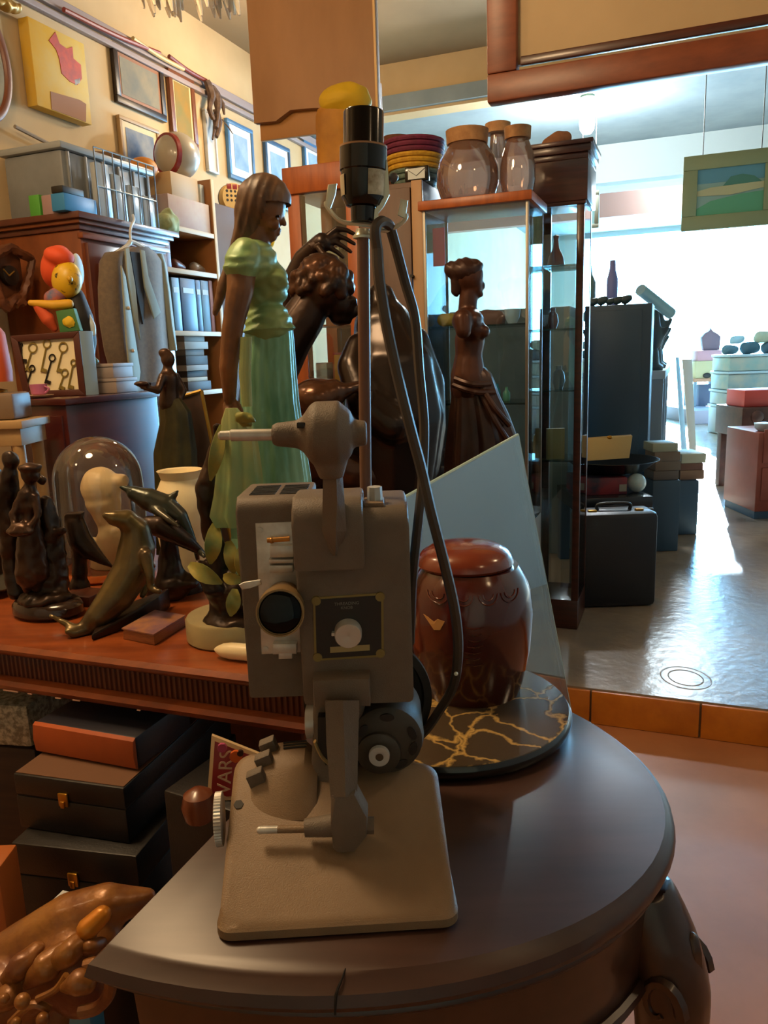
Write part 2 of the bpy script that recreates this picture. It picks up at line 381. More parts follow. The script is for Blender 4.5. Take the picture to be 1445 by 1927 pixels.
bx = (FR - FL).normalized(); by = V((-bx.y, bx.x, 0)); hx = (FR - FL).length / 2; hy = 0.072; bc = (FL + FR) / 2 + by * hy; bc.z = 0
hgt = lambda f: 0.766 + 0.060 * f ** 0.9
bm = B()
loft(bm, [rrect(bc, bx, by, hx - 0.004, hy - 0.004, 0.014, lambda f: 0.7502), rrect(bc, bx, by, hx - 0.004, hy - 0.004, 0.014, lambda f: 0.7535)]); part(prj, 'base_pad', bm, M_blackm)
bm = B()
rings = [rrect(bc, bx, by, hx, hy, 0.014, lambda f: 0.7525), rrect(bc, bx, by, hx, hy, 0.014, lambda f: 0.760), rrect(bc, bx, by, hx - 0.0022, hy - 0.0022, 0.013, lambda f: 0.7625)]
for e, q in ((0.0, 0.0), (0.0025, 0.0025), (0.007, 0.004)):
    rings.append(rrect(bc, bx, by, hx - 0.003 - e, hy - 0.003 - e, 0.016, lambda f, q=q, e=e: hgt(f) - 0.004 + q))
loft(bm, rings)
for v in bm.verts:   # the housing swells towards the switches at its back left corner
    f = ((v.co - bc).dot(by) + hy) / (2 * hy); g = 0.5 - (v.co - bc).dot(bx) / (2 * hx)
    if v.co.z > 0.7623: v.co.z += 0.020 * max(0, min(1, f)) ** 1.4 * max(0, min(1, (g - 0.25) / 0.55))
bmesh.ops.subdivide_edges(bm, edges=[e for e in bm.edges if min(q.co.z for q in e.verts) > 0.764 and e.calc_length() > 0.02], cuts=3)
bv1 = BVHTree.FromBMesh(bm); base = part(prj, 'base', bm, M_crk2)
def side_prism(pl, pr, prof, bevel=0.003):
    """prof = [(forward offset, z)] seen from the side, stretched from pl to pr (points on the plane of offset 0)"""
    x = V((pr.x - pl.x, pr.y - pl.y, 0)); n = V((-x.y, x.x, 0)).normalized(); bm = B()
    prism(bm, [V((pl.x, pl.y, 0)) + n * a + Z * z for a, z in prof], x, bevel); return bm
def zz(py, Y, px=650): return PY(px, py, Y).z
# switch housing, a rounded hump at the back left of the base
zb = 0.765
bm = B(); R2 = []
x0, x1 = -0.1545, -0.072
for i in range(9):
    f = i / 8; y = 0.632 + 0.066 * f; top = 0.808 + 0.043 * math.sin(math.pi / 2 * min(1, f * 1.15)); r = []
    for j in range(11):
        th = math.pi / 2 * j / 10; r.append(V((x0 + 0.052 * (1 - math.cos(th)), y, 0.79 + (top - 0.79) * math.sin(th))))
    r += [V((x1 - 0.012, y, top)), V((x1, y, max(top - 0.012, 0.79))), V((x1, y, 0.78)), V((x0, y, 0.78))]; R2.append(r)
loft(bm, R2); bv2 = BVHTree.FromBMesh(bm); hump = part(prj, 'switch_housing', bm, M_crk2)
for (px, py, Y) in ((506, 1405, 0.688), (498, 1432, 0.674), (483, 1464, 0.660)):
    p = PY(px, py, Y); bm = B(); box(bm, p, V((0.015, 0, 0.006)), V((0, 0.0085, 0.003)), V((-0.004, -0.004, 0.016)), 0.0015)
    part(hump, 'rocker_switch', bm, M_crk)
for j in range(3):
    a, b = PZ(533, 1398 + 5 * j, 0.8515), PZ(577, 1394 + 5 * j, 0.8515); bm = B(); tube(bm, [a, b], 0.0009, n=6, sub=1); part(hump, 'vent_slot', bm, M_blackm)
def on_base(px, py):
    d = ray(px, py).normalized(); h = [q for q in (bv1.ray_cast(CAM, d), bv2.ray_cast(CAM, d)) if q[0] is not None]; q = min(h, key=lambda t_: t_[3]); return q[0], (q[1] if q[1].dot(d) < 0 else -q[1])
p, nrm_ = on_base(449, 1514); bm = B(); turn(bm, p, nrm_, [(-0.004, 0.0046), (0.0006, 0.0046)], n=6); part(base, 'socket_hole', bm, M_blackm)
# knurled wheel at the left of the base
bm = B(); pc = PY(411, 1541, 0.640); axw = V((1, 0.12, 0)).normalized(); x, y = frame_of(axw); rr = S(412, 1541, .645) * 47
r1 = []
for i in range(96): r1.append((rr + (0.0008 if i % 2 else 0)))
loft(bm, [[pc + axw * t + (x * math.cos(2 * math.pi * i / 96) + y * math.sin(2 * math.pi * i / 96)) * r1[i] * q for i in range(96)] for t, q in ((-0.0025, 0.93), (-0.002, 1), (0.004, 1), (0.0045, 0.9))])
part(prj, 'knurled_wheel', bm, M_chrome, smooth=False)
# main body
Yb = 0.655
pl, pr = PY(571, 1320, Yb), PY(779, 1320, Yb); z0 = (zz(1325, Yb)); zt = zz(985, Yb); ztop = zt + 0.012
arc = [(0.016 * (1 - math.cos(t)), zt - 0.006 + 0.018 * math.sin(t)) for t in [math.pi / 2 * i / 6 for i in range(7)]]
body = part(prj, 'body', side_prism(pl, pr, [(0.09, z0), (0, z0)] + arc + [(0.09, ztop)], 0.004), M_crk)
# gate cover standing proud of the body
Yc = 0.632
pl, pr = PY(553, 1070, Yc), PY(686, 1070, Yc); za, zc = zz(1072, Yc), zz(985, Yc)
arc = [(0.02 * (1 - math.cos(t)), zc + 0.02 * math.sin(t)) for t in [math.pi / 2 * i / 6 for i in range(7)]]
cov = part(prj, 'gate_cover', side_prism(pl, pr, [(0.06, za), (0, za)] + arc + [(0.06, zc + 0.02)], 0.003), M_crk)
# bright screw cap and plate on top
k = K(0.672); bm = B(); p = k(704, 962); box(bm, V((p.x, 0.682, ztop + 0.001)), V((0.018, 0, 0)), V((0, 0.03, 0)), Z * 0.004, 0.001); part(body, 'hinge_plate', bm, M_crk2)
bm = B(); cyl(bm, V((p.x + 0.001, 0.682, ztop)), V((p.x + 0.001, 0.682, ztop + 0.015)), 0.0072, 0.0066, n=8); part(body, 'screw_cap', bm, M_alu, 'pale bright screw cap', smooth=False)
bm = B(); box(bm, V((PY(662, 948, .7).x, 0.70, ztop + 0.0005)), V((0.008, 0, 0)), V((0, 0.006, 0)), Z * 0.002); part(body, 'latch_hole', bm, M_blackm)
# lamp house with its slotted lid
Yl = 0.705
pl, pr = PY(468, 1300, Yl), PY(600, 1300, Yl); zl0, zl1 = zz(1307, Yl), zz(937, Yl, 530)
arc = [(0.012 * (1 - math.cos(t)), zl1 - 0.012 + 0.012 * math.sin(t)) for t in [math.pi / 2 * i / 5 for i in range(6)]]
lh = part(prj, 'lamp_house', side_prism(pl, pr, [(0.088, zl0), (0, zl0)] + arc + [(0.088, zl1)], 0.003), M_crk)
for col in range(2):
    for j in range(7):
        bm = B(); y = Yl + 0.022 + 0.0078 * j; sc_ = (Yl + .03) / Yl
        xa = pl.x + 0.010 + col * 0.029; box(bm, V((xa + 0.0125, y, zl1 + 0.0003)), V((0.0245, 0, 0)), V((0, 0.0042, 0)), Z * 0.001); part(lh, 'vent_slot', bm, M_blackm)
# bright plate, gate and clips
k = K(0.7035); bm = B(); prism(bm, [k(480, 985), k(562, 981), k(566, 1228), k(492, 1232)], V((0, 0.003, 0)), 0.0012); plt_ = part(prj, 'film_gate_plate', bm, M_chrome, 'bright worn metal plate')
for a, b in ((489, 997), (500, 1221)):
    bm = B(); turn(bm, k(a, b), (0, -1, 0), [(0, 0.0028), (0.001, 0.0026), (0.0012, 0.001)], n=12); part(plt_, 'screw', bm, M_alu)
k = K(0.695)
bm = B(); tube(bm, [k(503, 1017), k(545, 1014)], k.s * 5, n=8, sub=1); ell(bm, k(511, 1017), k.s * 6, k.s * 6, k.s * 6); part(plt_, 'brass_pin', bm, mat('brass', '#a3763f', 0.35, 0.9))
for a, b, c, d in ((508, 1027, 552, 1050), (506, 1053, 552, 1061), (507, 1064, 551, 1079), (513, 1212, 558, 1232), (524, 1228, 550, 1241)):
    bm = B(); prism(bm, [k(a, d), k(c, d - 1), k(c, b), k(a, b)], V((0, 0.010, 0)), 0.001); part(plt_, 'clip', bm, M_chrome)
bm = B(); k = K(0.685); prism(bm, [k(449, 1101), k(458, 1096), k(490, 1091), k(492, 1101), k(470, 1107), k(455, 1110)], V((0, 0.003, 0)), 0.0008); part(plt_, 'lever', bm, M_chrome)
bm = B(); tube(bm, [K(0.69)(553, 945), K(.69)(556, 985)], k.s * 3, n=8, sub=1); part(plt_, 'pin', bm, M_chrome)
# lens
a, b = PY(534, 1128, 0.70), PY(527, 1154, 0.628); ax_ = (b - a); ln = ax_.length; ax_.normalize(); s_ = S(527, 1154, 0.63)
bm = B(); turn(bm, a, ax_, [(0, s_ * 38), (ln * 0.55, s_ * 40), (ln * 0.6, s_ * 45), (ln * 0.97, s_ * 46), (ln, s_ * 45.5), (ln, s_ * 42.5), (ln - 0.003, s_ * 42), (ln - 0.0035, s_ * 1)], n=40); lens = part(prj, 'lens_barrel', bm, mat('tan_lens_ring', '#84693f', 0.4, 0.35))
bm = B(); turn(bm, a + ax_ * (ln - 0.0033), ax_, [(0, s_ * 41.8), (0.0012, s_ * 36), (0.0024, s_ * 22), (0.003, s_ * 8), (0.0031, 0)], n=32); part(lens, 'lens_glass', bm, mat('dark_coated_glass', '#030508', 0.04, spec=0.22))
# speed panel
k = K(Yb - 0.0006); ux = (k(725, 1175) - k(585, 1184)).normalized(); uz = (k(655, 1115) - k(657, 1245)).normalized(); pc = k(656, 1180); s_ = k.s
def slab(cx, cy, wd, ht, dy, th, bevel=0):
    bm = B(); c = pc + ux * ((cx - 656) * s_) + uz * ((1180 - cy) * s_) + V((0, dy, 0)); box(bm, c, ux * wd * s_, V((0, th, 0)), uz * ht * s_, bevel); return bm
pan = part(prj, 'dial_plate', slab(656, 1180, 137, 131, 0, 0.0012), M_gold, 'black name plate with a thin gilt border')
part(pan, 'black_field', slab(656, 1180, 128, 122, -0.0004, 0.0012), mat('black_enamel', '#121110', 0.45))
for a, b in ((594, 1122), (718, 1122), (594, 1238), (718, 1238)):
    bm = B(); turn(bm, pc + ux * ((a - 656) * s_) + uz * ((1180 - b) * s_), (0, -1, 0), [(-0.0005, s_ * 10), (0.0015, s_ * 9)], n=12); part(pan, 'corner_rosette', bm, M_gold)
part(pan, 'gilt_bar', slab(658, 1224, 78, 12, -0.0008, 0.0012), mat('pale_gilt', '#9c9062', 0.5, 0.2))
for t, yy, h in (('THREADING', 1131, 8.6), ('KNOB', 1139.5, 8.2)):
    p = pc + ux * ((653 - 656) * s_) + uz * ((1180 - yy) * s_) + V((0, -0.0012, 0)); part(pan, 'lettering', text_bm(t, p, ux, uz, s_ * h, 0.0001), mat('grey_lettering', '#6f7069', 0.6), smooth=False)
bm = B(); kc = pc + uz * ((1180 - 1188) * s_) - ux * s_; turn(bm, kc, (0.03, -1, -0.12), [(0, s_ * 27), (0.009, s_ * 26.5), (0.0105, s_ * 25), (0.011, s_ * 3), (0.0105, 0)], n=32); kn = part(pan, 'knob', bm, M_alu, 'round bright metal knob')
bm = B(); box(bm, kc - ux * s_ * 27 + V((0, -0.004, 0)), ux * s_ * 10, V((0, 0.006, 0)), uz * s_ * 7, 0.0005); part(kn, 'pointer', bm, M_alu)
# bracket, stand and lower arm
bm = B(); k = K(0.635); prism(bm, [k(590, 1333), k(697, 1331), k(695, 1277), k(588, 1281)], V((0, 0.05, 0)), 0.003); part(prj, 'bracket', bm, M_crk)
bm = B(); R2 = []
for py, a, b, Y, dp in ((1325, 588, 690, 0.672, 0.05), (1400, 587, 672, 0.672, 0.05), (1470, 583, 668, 0.668, 0.055), (1505, 575, 685, 0.66, 0.045), (1535, 562, 705, 0.65, 0.05)):
    kk = K(Y); p, q = kk(a, py), kk(b, py); z = p.z; R2.append(rrect(V(((p.x + q.x) / 2, Y + dp / 2, 0)), V((1, 0, 0)), V((0, 1, 0)), (q.x - p.x) / 2, dp / 2, 0.007, lambda f, z=z: z, 5))
loft(bm, R2); part(prj, 'stand', bm, M_crk)
bm = B(); k = K(0.66); tube(bm, [k(592, 1395), k(607, 1425), k(632, 1445)], k.s * 8, n=8, flat=0.4); part(prj, 'tan_strap', bm, mat('tan_strap', '#a3844c', 0.6))
bm = B(); prism(bm, [k(598, 1350), k(626, 1350), k(628, 1440), k(612, 1440), k(598, 1400)], V((0, 0.01, 0))); part(prj, 'stand_recess', bm, M_blackm)
bm = B(); turn(bm, PY(577, 1358, 0.69), (-1, 0, 0), [(-0.008, k.s * 34), (0, k.s * 34), (0.0005, k.s * 30)], n=60)
for v in bm.verts: pass
part(prj, 'threading_wheel', bm, M_chrome)
def bar4(bm, rows):
    loft(bm, [[V(q) for q in r] for r in rows])
bm = B()
rows = []
for py, a, m_, b, Y in ((1318, 612, 645, 676, 0.622), (1400, 614, 648, 674, 0.613), (1500, 622, 650, 672, 0.602)):
    k = K(Y); rows.append([k(a, py), k(m_, py, -0.004), k(b, py, 0.006), k(b, py, 0.022), k(a, py, 0.022)])
bar4(bm, rows); larm = part(prj, 'lower_arm', bm, M_crk, smooth=False)
bm = B(); k = K(0.60)
prism(bm, [k(622, 1497), k(668, 1495), k(692, 1540), k(690, 1578), k(668, 1606), k(634, 1608), (k(626, 1600)), k(622, 1560)], V((0, 0.026, 0)), 0.004)
part(larm, 'hub', bm, M_crk)
bm = B(); cyl(bm, k(574, 1558, 0.012), k(626, 1553, 0.012), k.s * 19, k.s * 24, n=16); part(larm, 'boss', bm, M_crk); bm = B(); cyl(bm, k(688, 1553, .012), k(704, 1553, .012), k.s * 18, n=8); part(larm, 'nut', bm, M_crk)
bm = B(); cyl(bm, k(522, 1561, 0.012), k(576, 1560, 0.012), k.s * 8, n=12); part(larm, 'spindle', bm, M_crk2)
bm = B(); limb(bm, [k(489, 1562, .012), k(522, 1561, .012)], [k.s * 8] * 2); part(larm, 'spindle_tip', bm, M_chrome)
# motor, belt wheel
k = K(0.668); mc = k(728, 1398)
bm = B(); turn(bm, mc + V((0, 0.085, 0)), (0, -1, 0), [(0, k.s * 70), (0.01, k.s * 77), (0.07, k.s * 77), (0.08, k.s * 72), (0.084, k.s * 60), (0.085, k.s * 30)], n=40); mot = part(prj, 'motor', bm, mat('dark_motor_paint', '#3a342b', 0.5, bump=0.1, bscale=700))
for a in (20, 88, 150, 215, 300, 345):
    p = mc + V((math.cos(math.radians(a)) * k.s * 55, -0.0004, math.sin(math.radians(a)) * k.s * 55)); bm = B()
    t = V((-math.sin(math.radians(a)), 0, math.cos(math.radians(a)))); rd = V((math.cos(math.radians(a)), 0, math.sin(math.radians(a))))
    loft(bm, [circ(p + V((0, e, 0)), t, rd, k.s * 15, k.s * 8, 12) for e in (0.004, -0.0002)]); part(mot, 'cooling_hole', bm, M_blackm)
bm = B(); turn(bm, k(713, 1415), (-0.05, -1, 0.0), [(-0.01, k.s * 46), (0.004, k.s * 44), (0.006, k.s * 36), (0.006, k.s * 24)], n=28); part(mot, 'boss', bm, mat('dark_motor_paint', '', 0))
bm = B(); turn(bm, k(714, 1410), (-0.02, -1, 0.0), [(0, k.s * 22), (0.005, k.s * 22), (0.006, k.s * 16), (0.009, k.s * 16), (0.010, k.s * 21), (0.0145, k.s * 20.5), (0.015, k.s * 8), (0.0135, 0)], n=28); pul = part(mot, 'pulley', bm, M_alu, 'pale metal belt pulley')
bm = B(); turn(bm, k(714, 1410) + V((0, -0.0146, 0)), (-0.02, -1, 0), [(0, k.s * 8), (0.0006, k.s * 8)], n=16); part(pul, 'bore', bm, mat('brown_bore', '#4a3c28', 0.5))
bm = B(); turn(bm, PY(692, 1306, 0.775), (0, -1, 0), [(0, s_ * 142), (0.004, s_ * 150), (0.011, s_ * 150), (0.012, s_ * 132), (0.006, s_ * 127), (0.006, s_ * 40), (0.014, s_ * 38), (0.014, 0.0001)], n=56); part(prj, 'belt_wheel', bm, M_blackm)
# upper arm with hub and spindle
bm = B(); rows = []
for py, a, m_, b, Y in ((1046, 624, 631, 638, 0.634), (1000, 606, 632, 652, 0.624), (940, 607, 634, 648, 0.619), (865, 608, 632, 643, 0.612)):
    k = K(Y); rows.append([k(a, py), k(m_, py, -0.006), k(b, py, 0.004), k(b, py, 0.02), k(a, py, 0.02)])
bar4(bm, rows[::-1]); uarm = part(prj, 'upper_arm', bm, M_crk, smooth=False)
k = K(0.615); c0 = k(512, 818); axx = (k(690, 815) - c0).normalized(); s_ = k.s
bm = B(); turn(bm, c0, axx, [(0, s_ * 17), (s_ * 8, s_ * 22), (s_ * 46, s_ * 26), (s_ * 58, s_ * 34), (s_ * 72, s_ * 54), (s_ * 82, s_ * 60), (s_ * 124, s_ * 61), (s_ * 146, s_ * 42), (s_ * 152, s_ * 26), (s_ * 176, s_ * 23)], n=36)
cyl(bm, k(620, 850), k(624, 900), s_ * 40, s_ * 22, n=16)
part(uarm, 'hub', fuse(bm, 0.0016, 3), M_crk)
bm = B(); box(bm, k(567, 800, -0.014), axx * s_ * 16, V((0, 0.006, 0)), Z * s_ * 11, 0.001); part(uarm, 'set_screw', bm, M_blackm)
bm = B(); turn(bm, c0, -axx, [(-0.004, s_ * 11), (s_ * 76, s_ * 11), (s_ * 78, s_ * 9), (s_ * 96, s_ * 8.5), (s_ * 100, s_ * 5)], n=16); part(uarm, 'spindle', bm, M_chrome)
# lamp tube, socket, harp saddle, cord
Yp = 0.715; k = K(Yp); s_ = k.s
bm = B(); a, b = k(688, 945), k(683, 432); cyl(bm, V((a.x, Yp, ztop - 0.01)), b, s_ * 11, n=16); part(prj, 'lamp_tube', bm, mat('brown_painted_tube', '#6b4a37', 0.45))
su = (k(685, 240) - k(684, 440)).normalized(); q0 = k(683, 440)
def along(py): return (440 - py) * s_
bm = B(); turn(bm, q0, su, [(along(448), s_ * 18), (along(444), s_ * 18), (along(440), s_ * 14), (along(432), s_ * 12)], n=16); part(prj, 'tube_collar', bm, M_tin)
sk = K(Yp); bm = B(); turn(bm, q0, su, [(along(y), s_ * r) for y, r in ((420, 21), (396, 22), (394, 30), (380, 37), (338, 39), (336, 41), (300, 41), (298, 36), (296, 35), (243, 35), (240, 33.5), (240, 30), (268, 28), (268, 0))], n=40)
soc = part(prj, 'socket', bm, M_black, 'glossy black bakelite bulb socket')
bm = B(); turn(bm, q0, su, [(along(y), s_ * r) for y, r in ((300, 41.2), (297, 41.3), (296.5, 36.2), (296, 35.5))], n=40); part(soc, 'insulating_ring', bm, mat('tan_card_ring', '#a07c58', 0.7))
def lab(t0, t1, y0, y1, m):
    bm = B(); x_, y_ = V((1, 0, 0)), V((0, 1, 0)); g = [[q0 + su * along(yy) + (x_ * math.cos(math.radians(t)) + y_ * math.sin(math.radians(t))) * s_ * rr for t in [t0 + (t1 - t0) * i / 8 for i in range(9)]] for yy, rr in ((y0, 40.6), (y1, 39.0))]
    sheet(bm, g, -0.0003); return part(soc, 'label', bm, m)
lab(-92 + 15, -92 + 70, 340, 381, mat('foil_label', '#cdc8ae', 0.35, 0.15, col2='#85785c', scale=60)); lab(-180 + 2, -180 + 36, 344, 378, mat('cream_label', '#b5a98c', 0.6))
bm = B(); cyl(bm, k(722, 337), k(737, 335), s_ * 4, n=8); ell(bm, k(741, 334), s_ * 8, s_ * 8, s_ * 8); part(soc, 'turn_key', bm, mat('dull_grey_knob', '#55504d', 0.4))
bm = B(); prism(bm, [k(722, 300, -.005), k(729, 302, -.005), k(733, 366, -.005), k(722, 388, -.005), k(712, 400, -.005), k(712, 420, -.005), k(703, 420, -.005), k(705, 394, -.005), k(722, 372, -.005)], V((0, 0.005, 0))); part(soc, 'side_glint', bm, M_tin)  # pale strip modelled as the bright reflection down the socket's side
hp = part(prj, 'harp_saddle', (lambda bm: (tube(bm, [k(614, 380), k(616, 390), k(640, 416), k(672, 421), k(698, 424), k(722, 434), k(745, 427), k(762, 413), k(764, 402)], s_ * 4, n=8, sub=5), bm)[1])(B()), M_tin)
for q in ([(617, 347), (634, 345), (631, 366), (622, 392), (611, 388)], [(754, 374), (768, 377), (763, 412), (748, 404)]):
    bm = B(); prism(bm, [k(a, b, -.002) for a, b in q], V((0, 0.0035, 0)), 0.0008); part(hp, 'saddle_tab', bm, M_tin)
Mc = mat('grey_brown_flex', '#3b342c', 0.5)
pts = [(710, 470, -.016), (706, 432, -.018), (716, 417, -.014), (730, 422, -.004), (738, 440, 0.004), (762, 530, .012), (781, 600, .012), (789, 700, .01), (798, 800, .006), (795, 900, .0), (792, 935, -.002), (783, 1020, -.01), (776, 1090, -.006), (774, 1150, 0.04), (772, 1210, 0.06)]
bm = B(); tube(bm, [k(*p) for p in pts], s_ * 9.5, n=8, sub=5); tube(bm, [k(*p) for p in ((710, 470, -.016), (714, 530, -.02), (729, 620, -.022), (751, 720, -.026), (776, 820, -.03), (792, 880, -.032), (811, 962, -.036), (836, 1060, -.036), (856, 1150, -.03), (862, 1225, -.02), (853, 1290, .0), (828, 1335, .03), (800, 1375, .05), (772, 1400, .06))], s_ * 10, n=8, sub=5)
part(prj, 'power_cord', bm, Mc)
bm = B(); ell(bm, k(858, 1268, -.027), s_ * 4, s_ * 4, s_ * 4); part(prj, 'cord_tie', bm, M_tin)
# ================================================================ the long side table on the left and what stands on it
M_mah = mat('orange_mahogany', '#964c22', 0.30, col2='#753819', scale=4, stretch=(1, 8, 1), coat=0.3)
M_mah2 = mat('dark_mahogany', '#5e2c17', 0.4, col2='#46200f', scale=5, stretch=(6, 1, 1))
M_bronze = mat('brown_bronze', '#4a3222', 0.33, 0.55, col2='#2c1d14', scale=14, bump=0.1, bscale=120)
M_bronzed = mat('dark_bronze', '#221812', 0.35, 0.5, col2='#3a2718', scale=12, bump=0.1, bscale=150)
M_skin = mat('brown_patina_skin', '#8a5c34', 0.40, 0.15, col2='#54351f', scale=9)
M_verd = mat('green_patina', '#8fc0a0', 0.38, 0.1, col2='#4d8562', scale=16, stretch=(1, 1, 0.3), bump=0.08, bscale=90)
M_verdy = mat('yellow_green_patina', '#a9ab6c', 0.42, 0.1, col2='#6a9a6c', scale=10, stretch=(1, 1, 0.4), bump=0.08, bscale=90)
M_white = mat('ivory_glaze', '#ecdcb0', 0.4, col2='#dcc89c', scale=5)
lx = (PZ(480, 1275, 0.75) - PZ(0, 1215, 0.75)); lx.z = 0; lx.normalize(); ln_ = V((-lx.y, lx.x, 0))
LR = PZ(480, 1275, 0.75); LR.z = 0; LR = LR + lx * 0.115; LL = LR - lx * 1.15
st = thing('side_table', 'long orange-brown mahogany table with a fluted frieze, crowded with bronzes', 'table', (LL + LR) / 2 + ln_ * 0.3)
def lt_prof(name, prof, m):
    bm = B(); prism(bm, [LL + ln_ * a + Z * z for a, z in prof], LR - LL); return part(st, name, bm, m)
lt_prof('tabletop', [(0.0, 0.742), (0.006, 0.75), (0.66, 0.75), (0.66, 0.728), (0.012, 0.728), (0.004, 0.734)], M_mah)
lt_prof('frieze', [(0.022, 0.728), (0.65, 0.728), (0.65, 0.672), (0.022, 0.672)], M_mah2)
lt_prof('lower_moulding', [(0.012, 0.664), (0.006, 0.672), (0.010, 0.680), (0.020, 0.684), (0.028, 0.684), (0.028, 0.658), (0.018, 0.658)], M_mah)
me_f = None
for i in range(112):
    p = LR - lx * (0.006 + i * 0.0100)
    bm = B(); turn(bm, p + ln_ * 0.0225 + Z * 0.685, Z, [(0, 0.0030), (0.002, 0.0036), (0.041, 0.0036), (0.043, 0.0028)], n=6)
    if me_f is None: fl = part(st, 'flute', bm, M_mah2); me_f = fl.data; p0 = p
    else: bm.free(); fl = part(st, 'flute', me_f, []); fl.location = (p - p0)
bm = B(); prism(bm, [LL + ln_ * a + Z * z for a, z in ((0.630, 0.66), (0.645, 0.66), (0.645, 0.08), (0.630, 0.08))], LR - LL); part(st, 'shade_board', bm, M_mah2)  # dark board added to keep the space under the table dark
for a, b in ((0.03, 0.04), (0.03, 0.6), (1.1, 0.04), (1.1, 0.6)):
    p = LR - lx * a + ln_ * b; bm = B(); lathe(bm, p.x, p.y, [(0.02, 0), (0.024, 0.05), (0.02, 0.15), (0.027, 0.35), (0.022, 0.45), (0.03, 0.5), (0.024, 0.55), (0.03, 0.6), (0.03, 0.672)], 16); part(st, 'leg', bm, M_mah2)
for px, py, wd in ((22, 1313, .034), (58, 1317, .010), (112, 1332, .013), (146, 1334, .016), (262, 1345, .007)):
    p = PP(px, py, LL + ln_ * 0.008, ln_); p.z = 0.6615 + 0.001 * (px % 3); bm = B(); box(bm, p, lx * wd, ln_ * 0.003, Z * 0.0022, 0.0008); part(st, 'paint_chip', bm, mat('bare_pinkish_wood', '#c9a08a', 0.7), 'pale chipped spot')
TOP = 0.75
# ---- the girl in green
k = K(1.27, 480, 800); s_ = k.s
girl = thing('girl_statue', 'tall statue of a headscarfed girl in a green blouse and skirt holding a cloth', 'statue', V((k(436, 1200).x, 1.275, TOP)))
c = k(436, 1200); bm = B(); lathe(bm, c.x, 1.275, [(s_ * 84, 0.7505), (s_ * 88, 0.754), (s_ * 88, 0.787), (s_ * 85, 0.791), (s_ * 30, 0.791)], 48)
part(girl, 'plinth', bm, mat('pale_marble', '#8e815f', 0.3, col2='#a39467', scale=6, detail=6), 'round pale marble plinth')
bm = B()
ell(bm, k(496, 390), s_ * 40, s_ * 36, s_ * 46, MX.Rotation(0.25, 3, 'Y')); ell(bm, k(505, 424), s_ * 20, s_ * 24, s_ * 26); ell(bm, k(512, 447), s_ * 9, s_ * 11, s_ * 7)
limb(bm, [k(528, 402), k(532, 414), k(535, 421)], [s_ * 4, s_ * 5, s_ * 5]); ell(bm, k(525, 433), s_ * 5, s_ * 9, s_ * 3.2); ell(bm, k(523, 440), s_ * 5, s_ * 8, s_ * 3.2); ell(bm, k(528, 394), s_ * 9, s_ * 22, s_ * 7); ell(bm, k(515, 422, -.02), s_ * 11, s_ * 9, s_ * 11)
limb(bm, [k(487, 430), k(480, 475)], [s_ * 24, s_ * 27])
limb(bm, [k(455, 500, -.045), k(452, 545, -.055), k(438, 615, -.06), k(430, 690, -.055), k(432, 748, -.045)], [s_ * 27, s_ * 24, s_ * 19, s_ * 17, s_ * 12])
limb(bm, [k(480, 500, .05), k(500, 580, .06), k(520, 640, .04)], [s_ * 24, s_ * 20, s_ * 14])
ell(bm, k(434, 768, -.042), s_ * 15, s_ * 11, s_ * 18)
for j, (a, b) in enumerate(((424, 786), (431, 792), (438, 793), (445, 788))): limb(bm, [k(428 + 4 * j, 772, -.05), k(a, b - 4, -.054), k(a + 3, b + 4, -.046)], [s_ * 5.5, s_ * 5, s_ * 4.2])
limb(bm, [k(446, 760, -.05), k(454, 774, -.054), k(452, 788, -.05)], [s_ * 6, s_ * 5, s_ * 4])
ell(bm, k(478, 500), s_ * 34, s_ * 45, s_ * 40)
part(girl, 'body', fuse(bm, 0.0024, 2), M_skin)
for dy in (-0.026, 0.026):
    bm = B(); ell(bm, k(523, 407, dy * 0.8), s_ * 3.4, s_ * 3, s_ * 2.4); part(girl, 'eye', bm, M_bronzed)
bm = B()   # scarf
ell(bm, k(497, 381), s_ * 50, s_ * 44, s_ * 50, MX.Rotation(0.2, 3, 'Y'))
limb(bm, [k(478, 400), k(466, 440), k(452, 462)], [s_ * 36, s_ * 27, s_ * 16])
limb(bm, [k(458, 440, .0), k(440, 490, .01), k(420, 540, .015), k(404, 590, .02)], [s_ * 20, s_ * 14, s_ * 13, s_ * 6])
bm = fuse(bm, 0.004, 4)
fc = k(530, 425)
bmesh.ops.delete(bm, geom=[v for v in bm.verts if (v.co.x > k(506, 400).x + (v.co.z - k(506, 400).z) * 0.5 and v.co.z < k(500, 388).z)], context='VERTS')
for v in bm.verts: v.co += V((0.0006 * math.sin(v.co.x * 420 - v.co.z * 160 + v.co.y * 90), 0.0010 * math.sin(v.co.x * 420 - v.co.z * 160), 0))
part(girl, 'headscarf', bm, mat('brown_scarf_patina', '#7d5c42', 0.45, 0.1, col2='#3a281b', scale=9, stretch=(3, 1, 1)), 'brown headscarf falling down the back')
bm = B()   # blouse
ell(bm, k(483, 500), s_ * 40, s_ * 58, s_ * 48); ell(bm, k(506, 535), s_ * 36, s_ * 40, s_ * 46); ell(bm, k(520, 527, -.022), s_ * 22, s_ * 22, s_ * 20); ell(bm, k(520, 527, .022), s_ * 22, s_ * 22, s_ * 20)
limb(bm, [k(488, 555), k(502, 585), k(506, 612)], [s_ * 34, s_ * 32, s_ * 44]); cyl(bm, k(504, 596), k(507, 622), s_ * 34, s_ * 50, n=20)
limb(bm, [k(462, 480, -.038), k(453, 502, -.05)], [s_ * 30, s_ * 31]); limb(bm, [k(476, 480, .045), k(480, 502, .055)], [s_ * 28, s_ * 30])
bm = fuse(bm, 0.0032, 3)
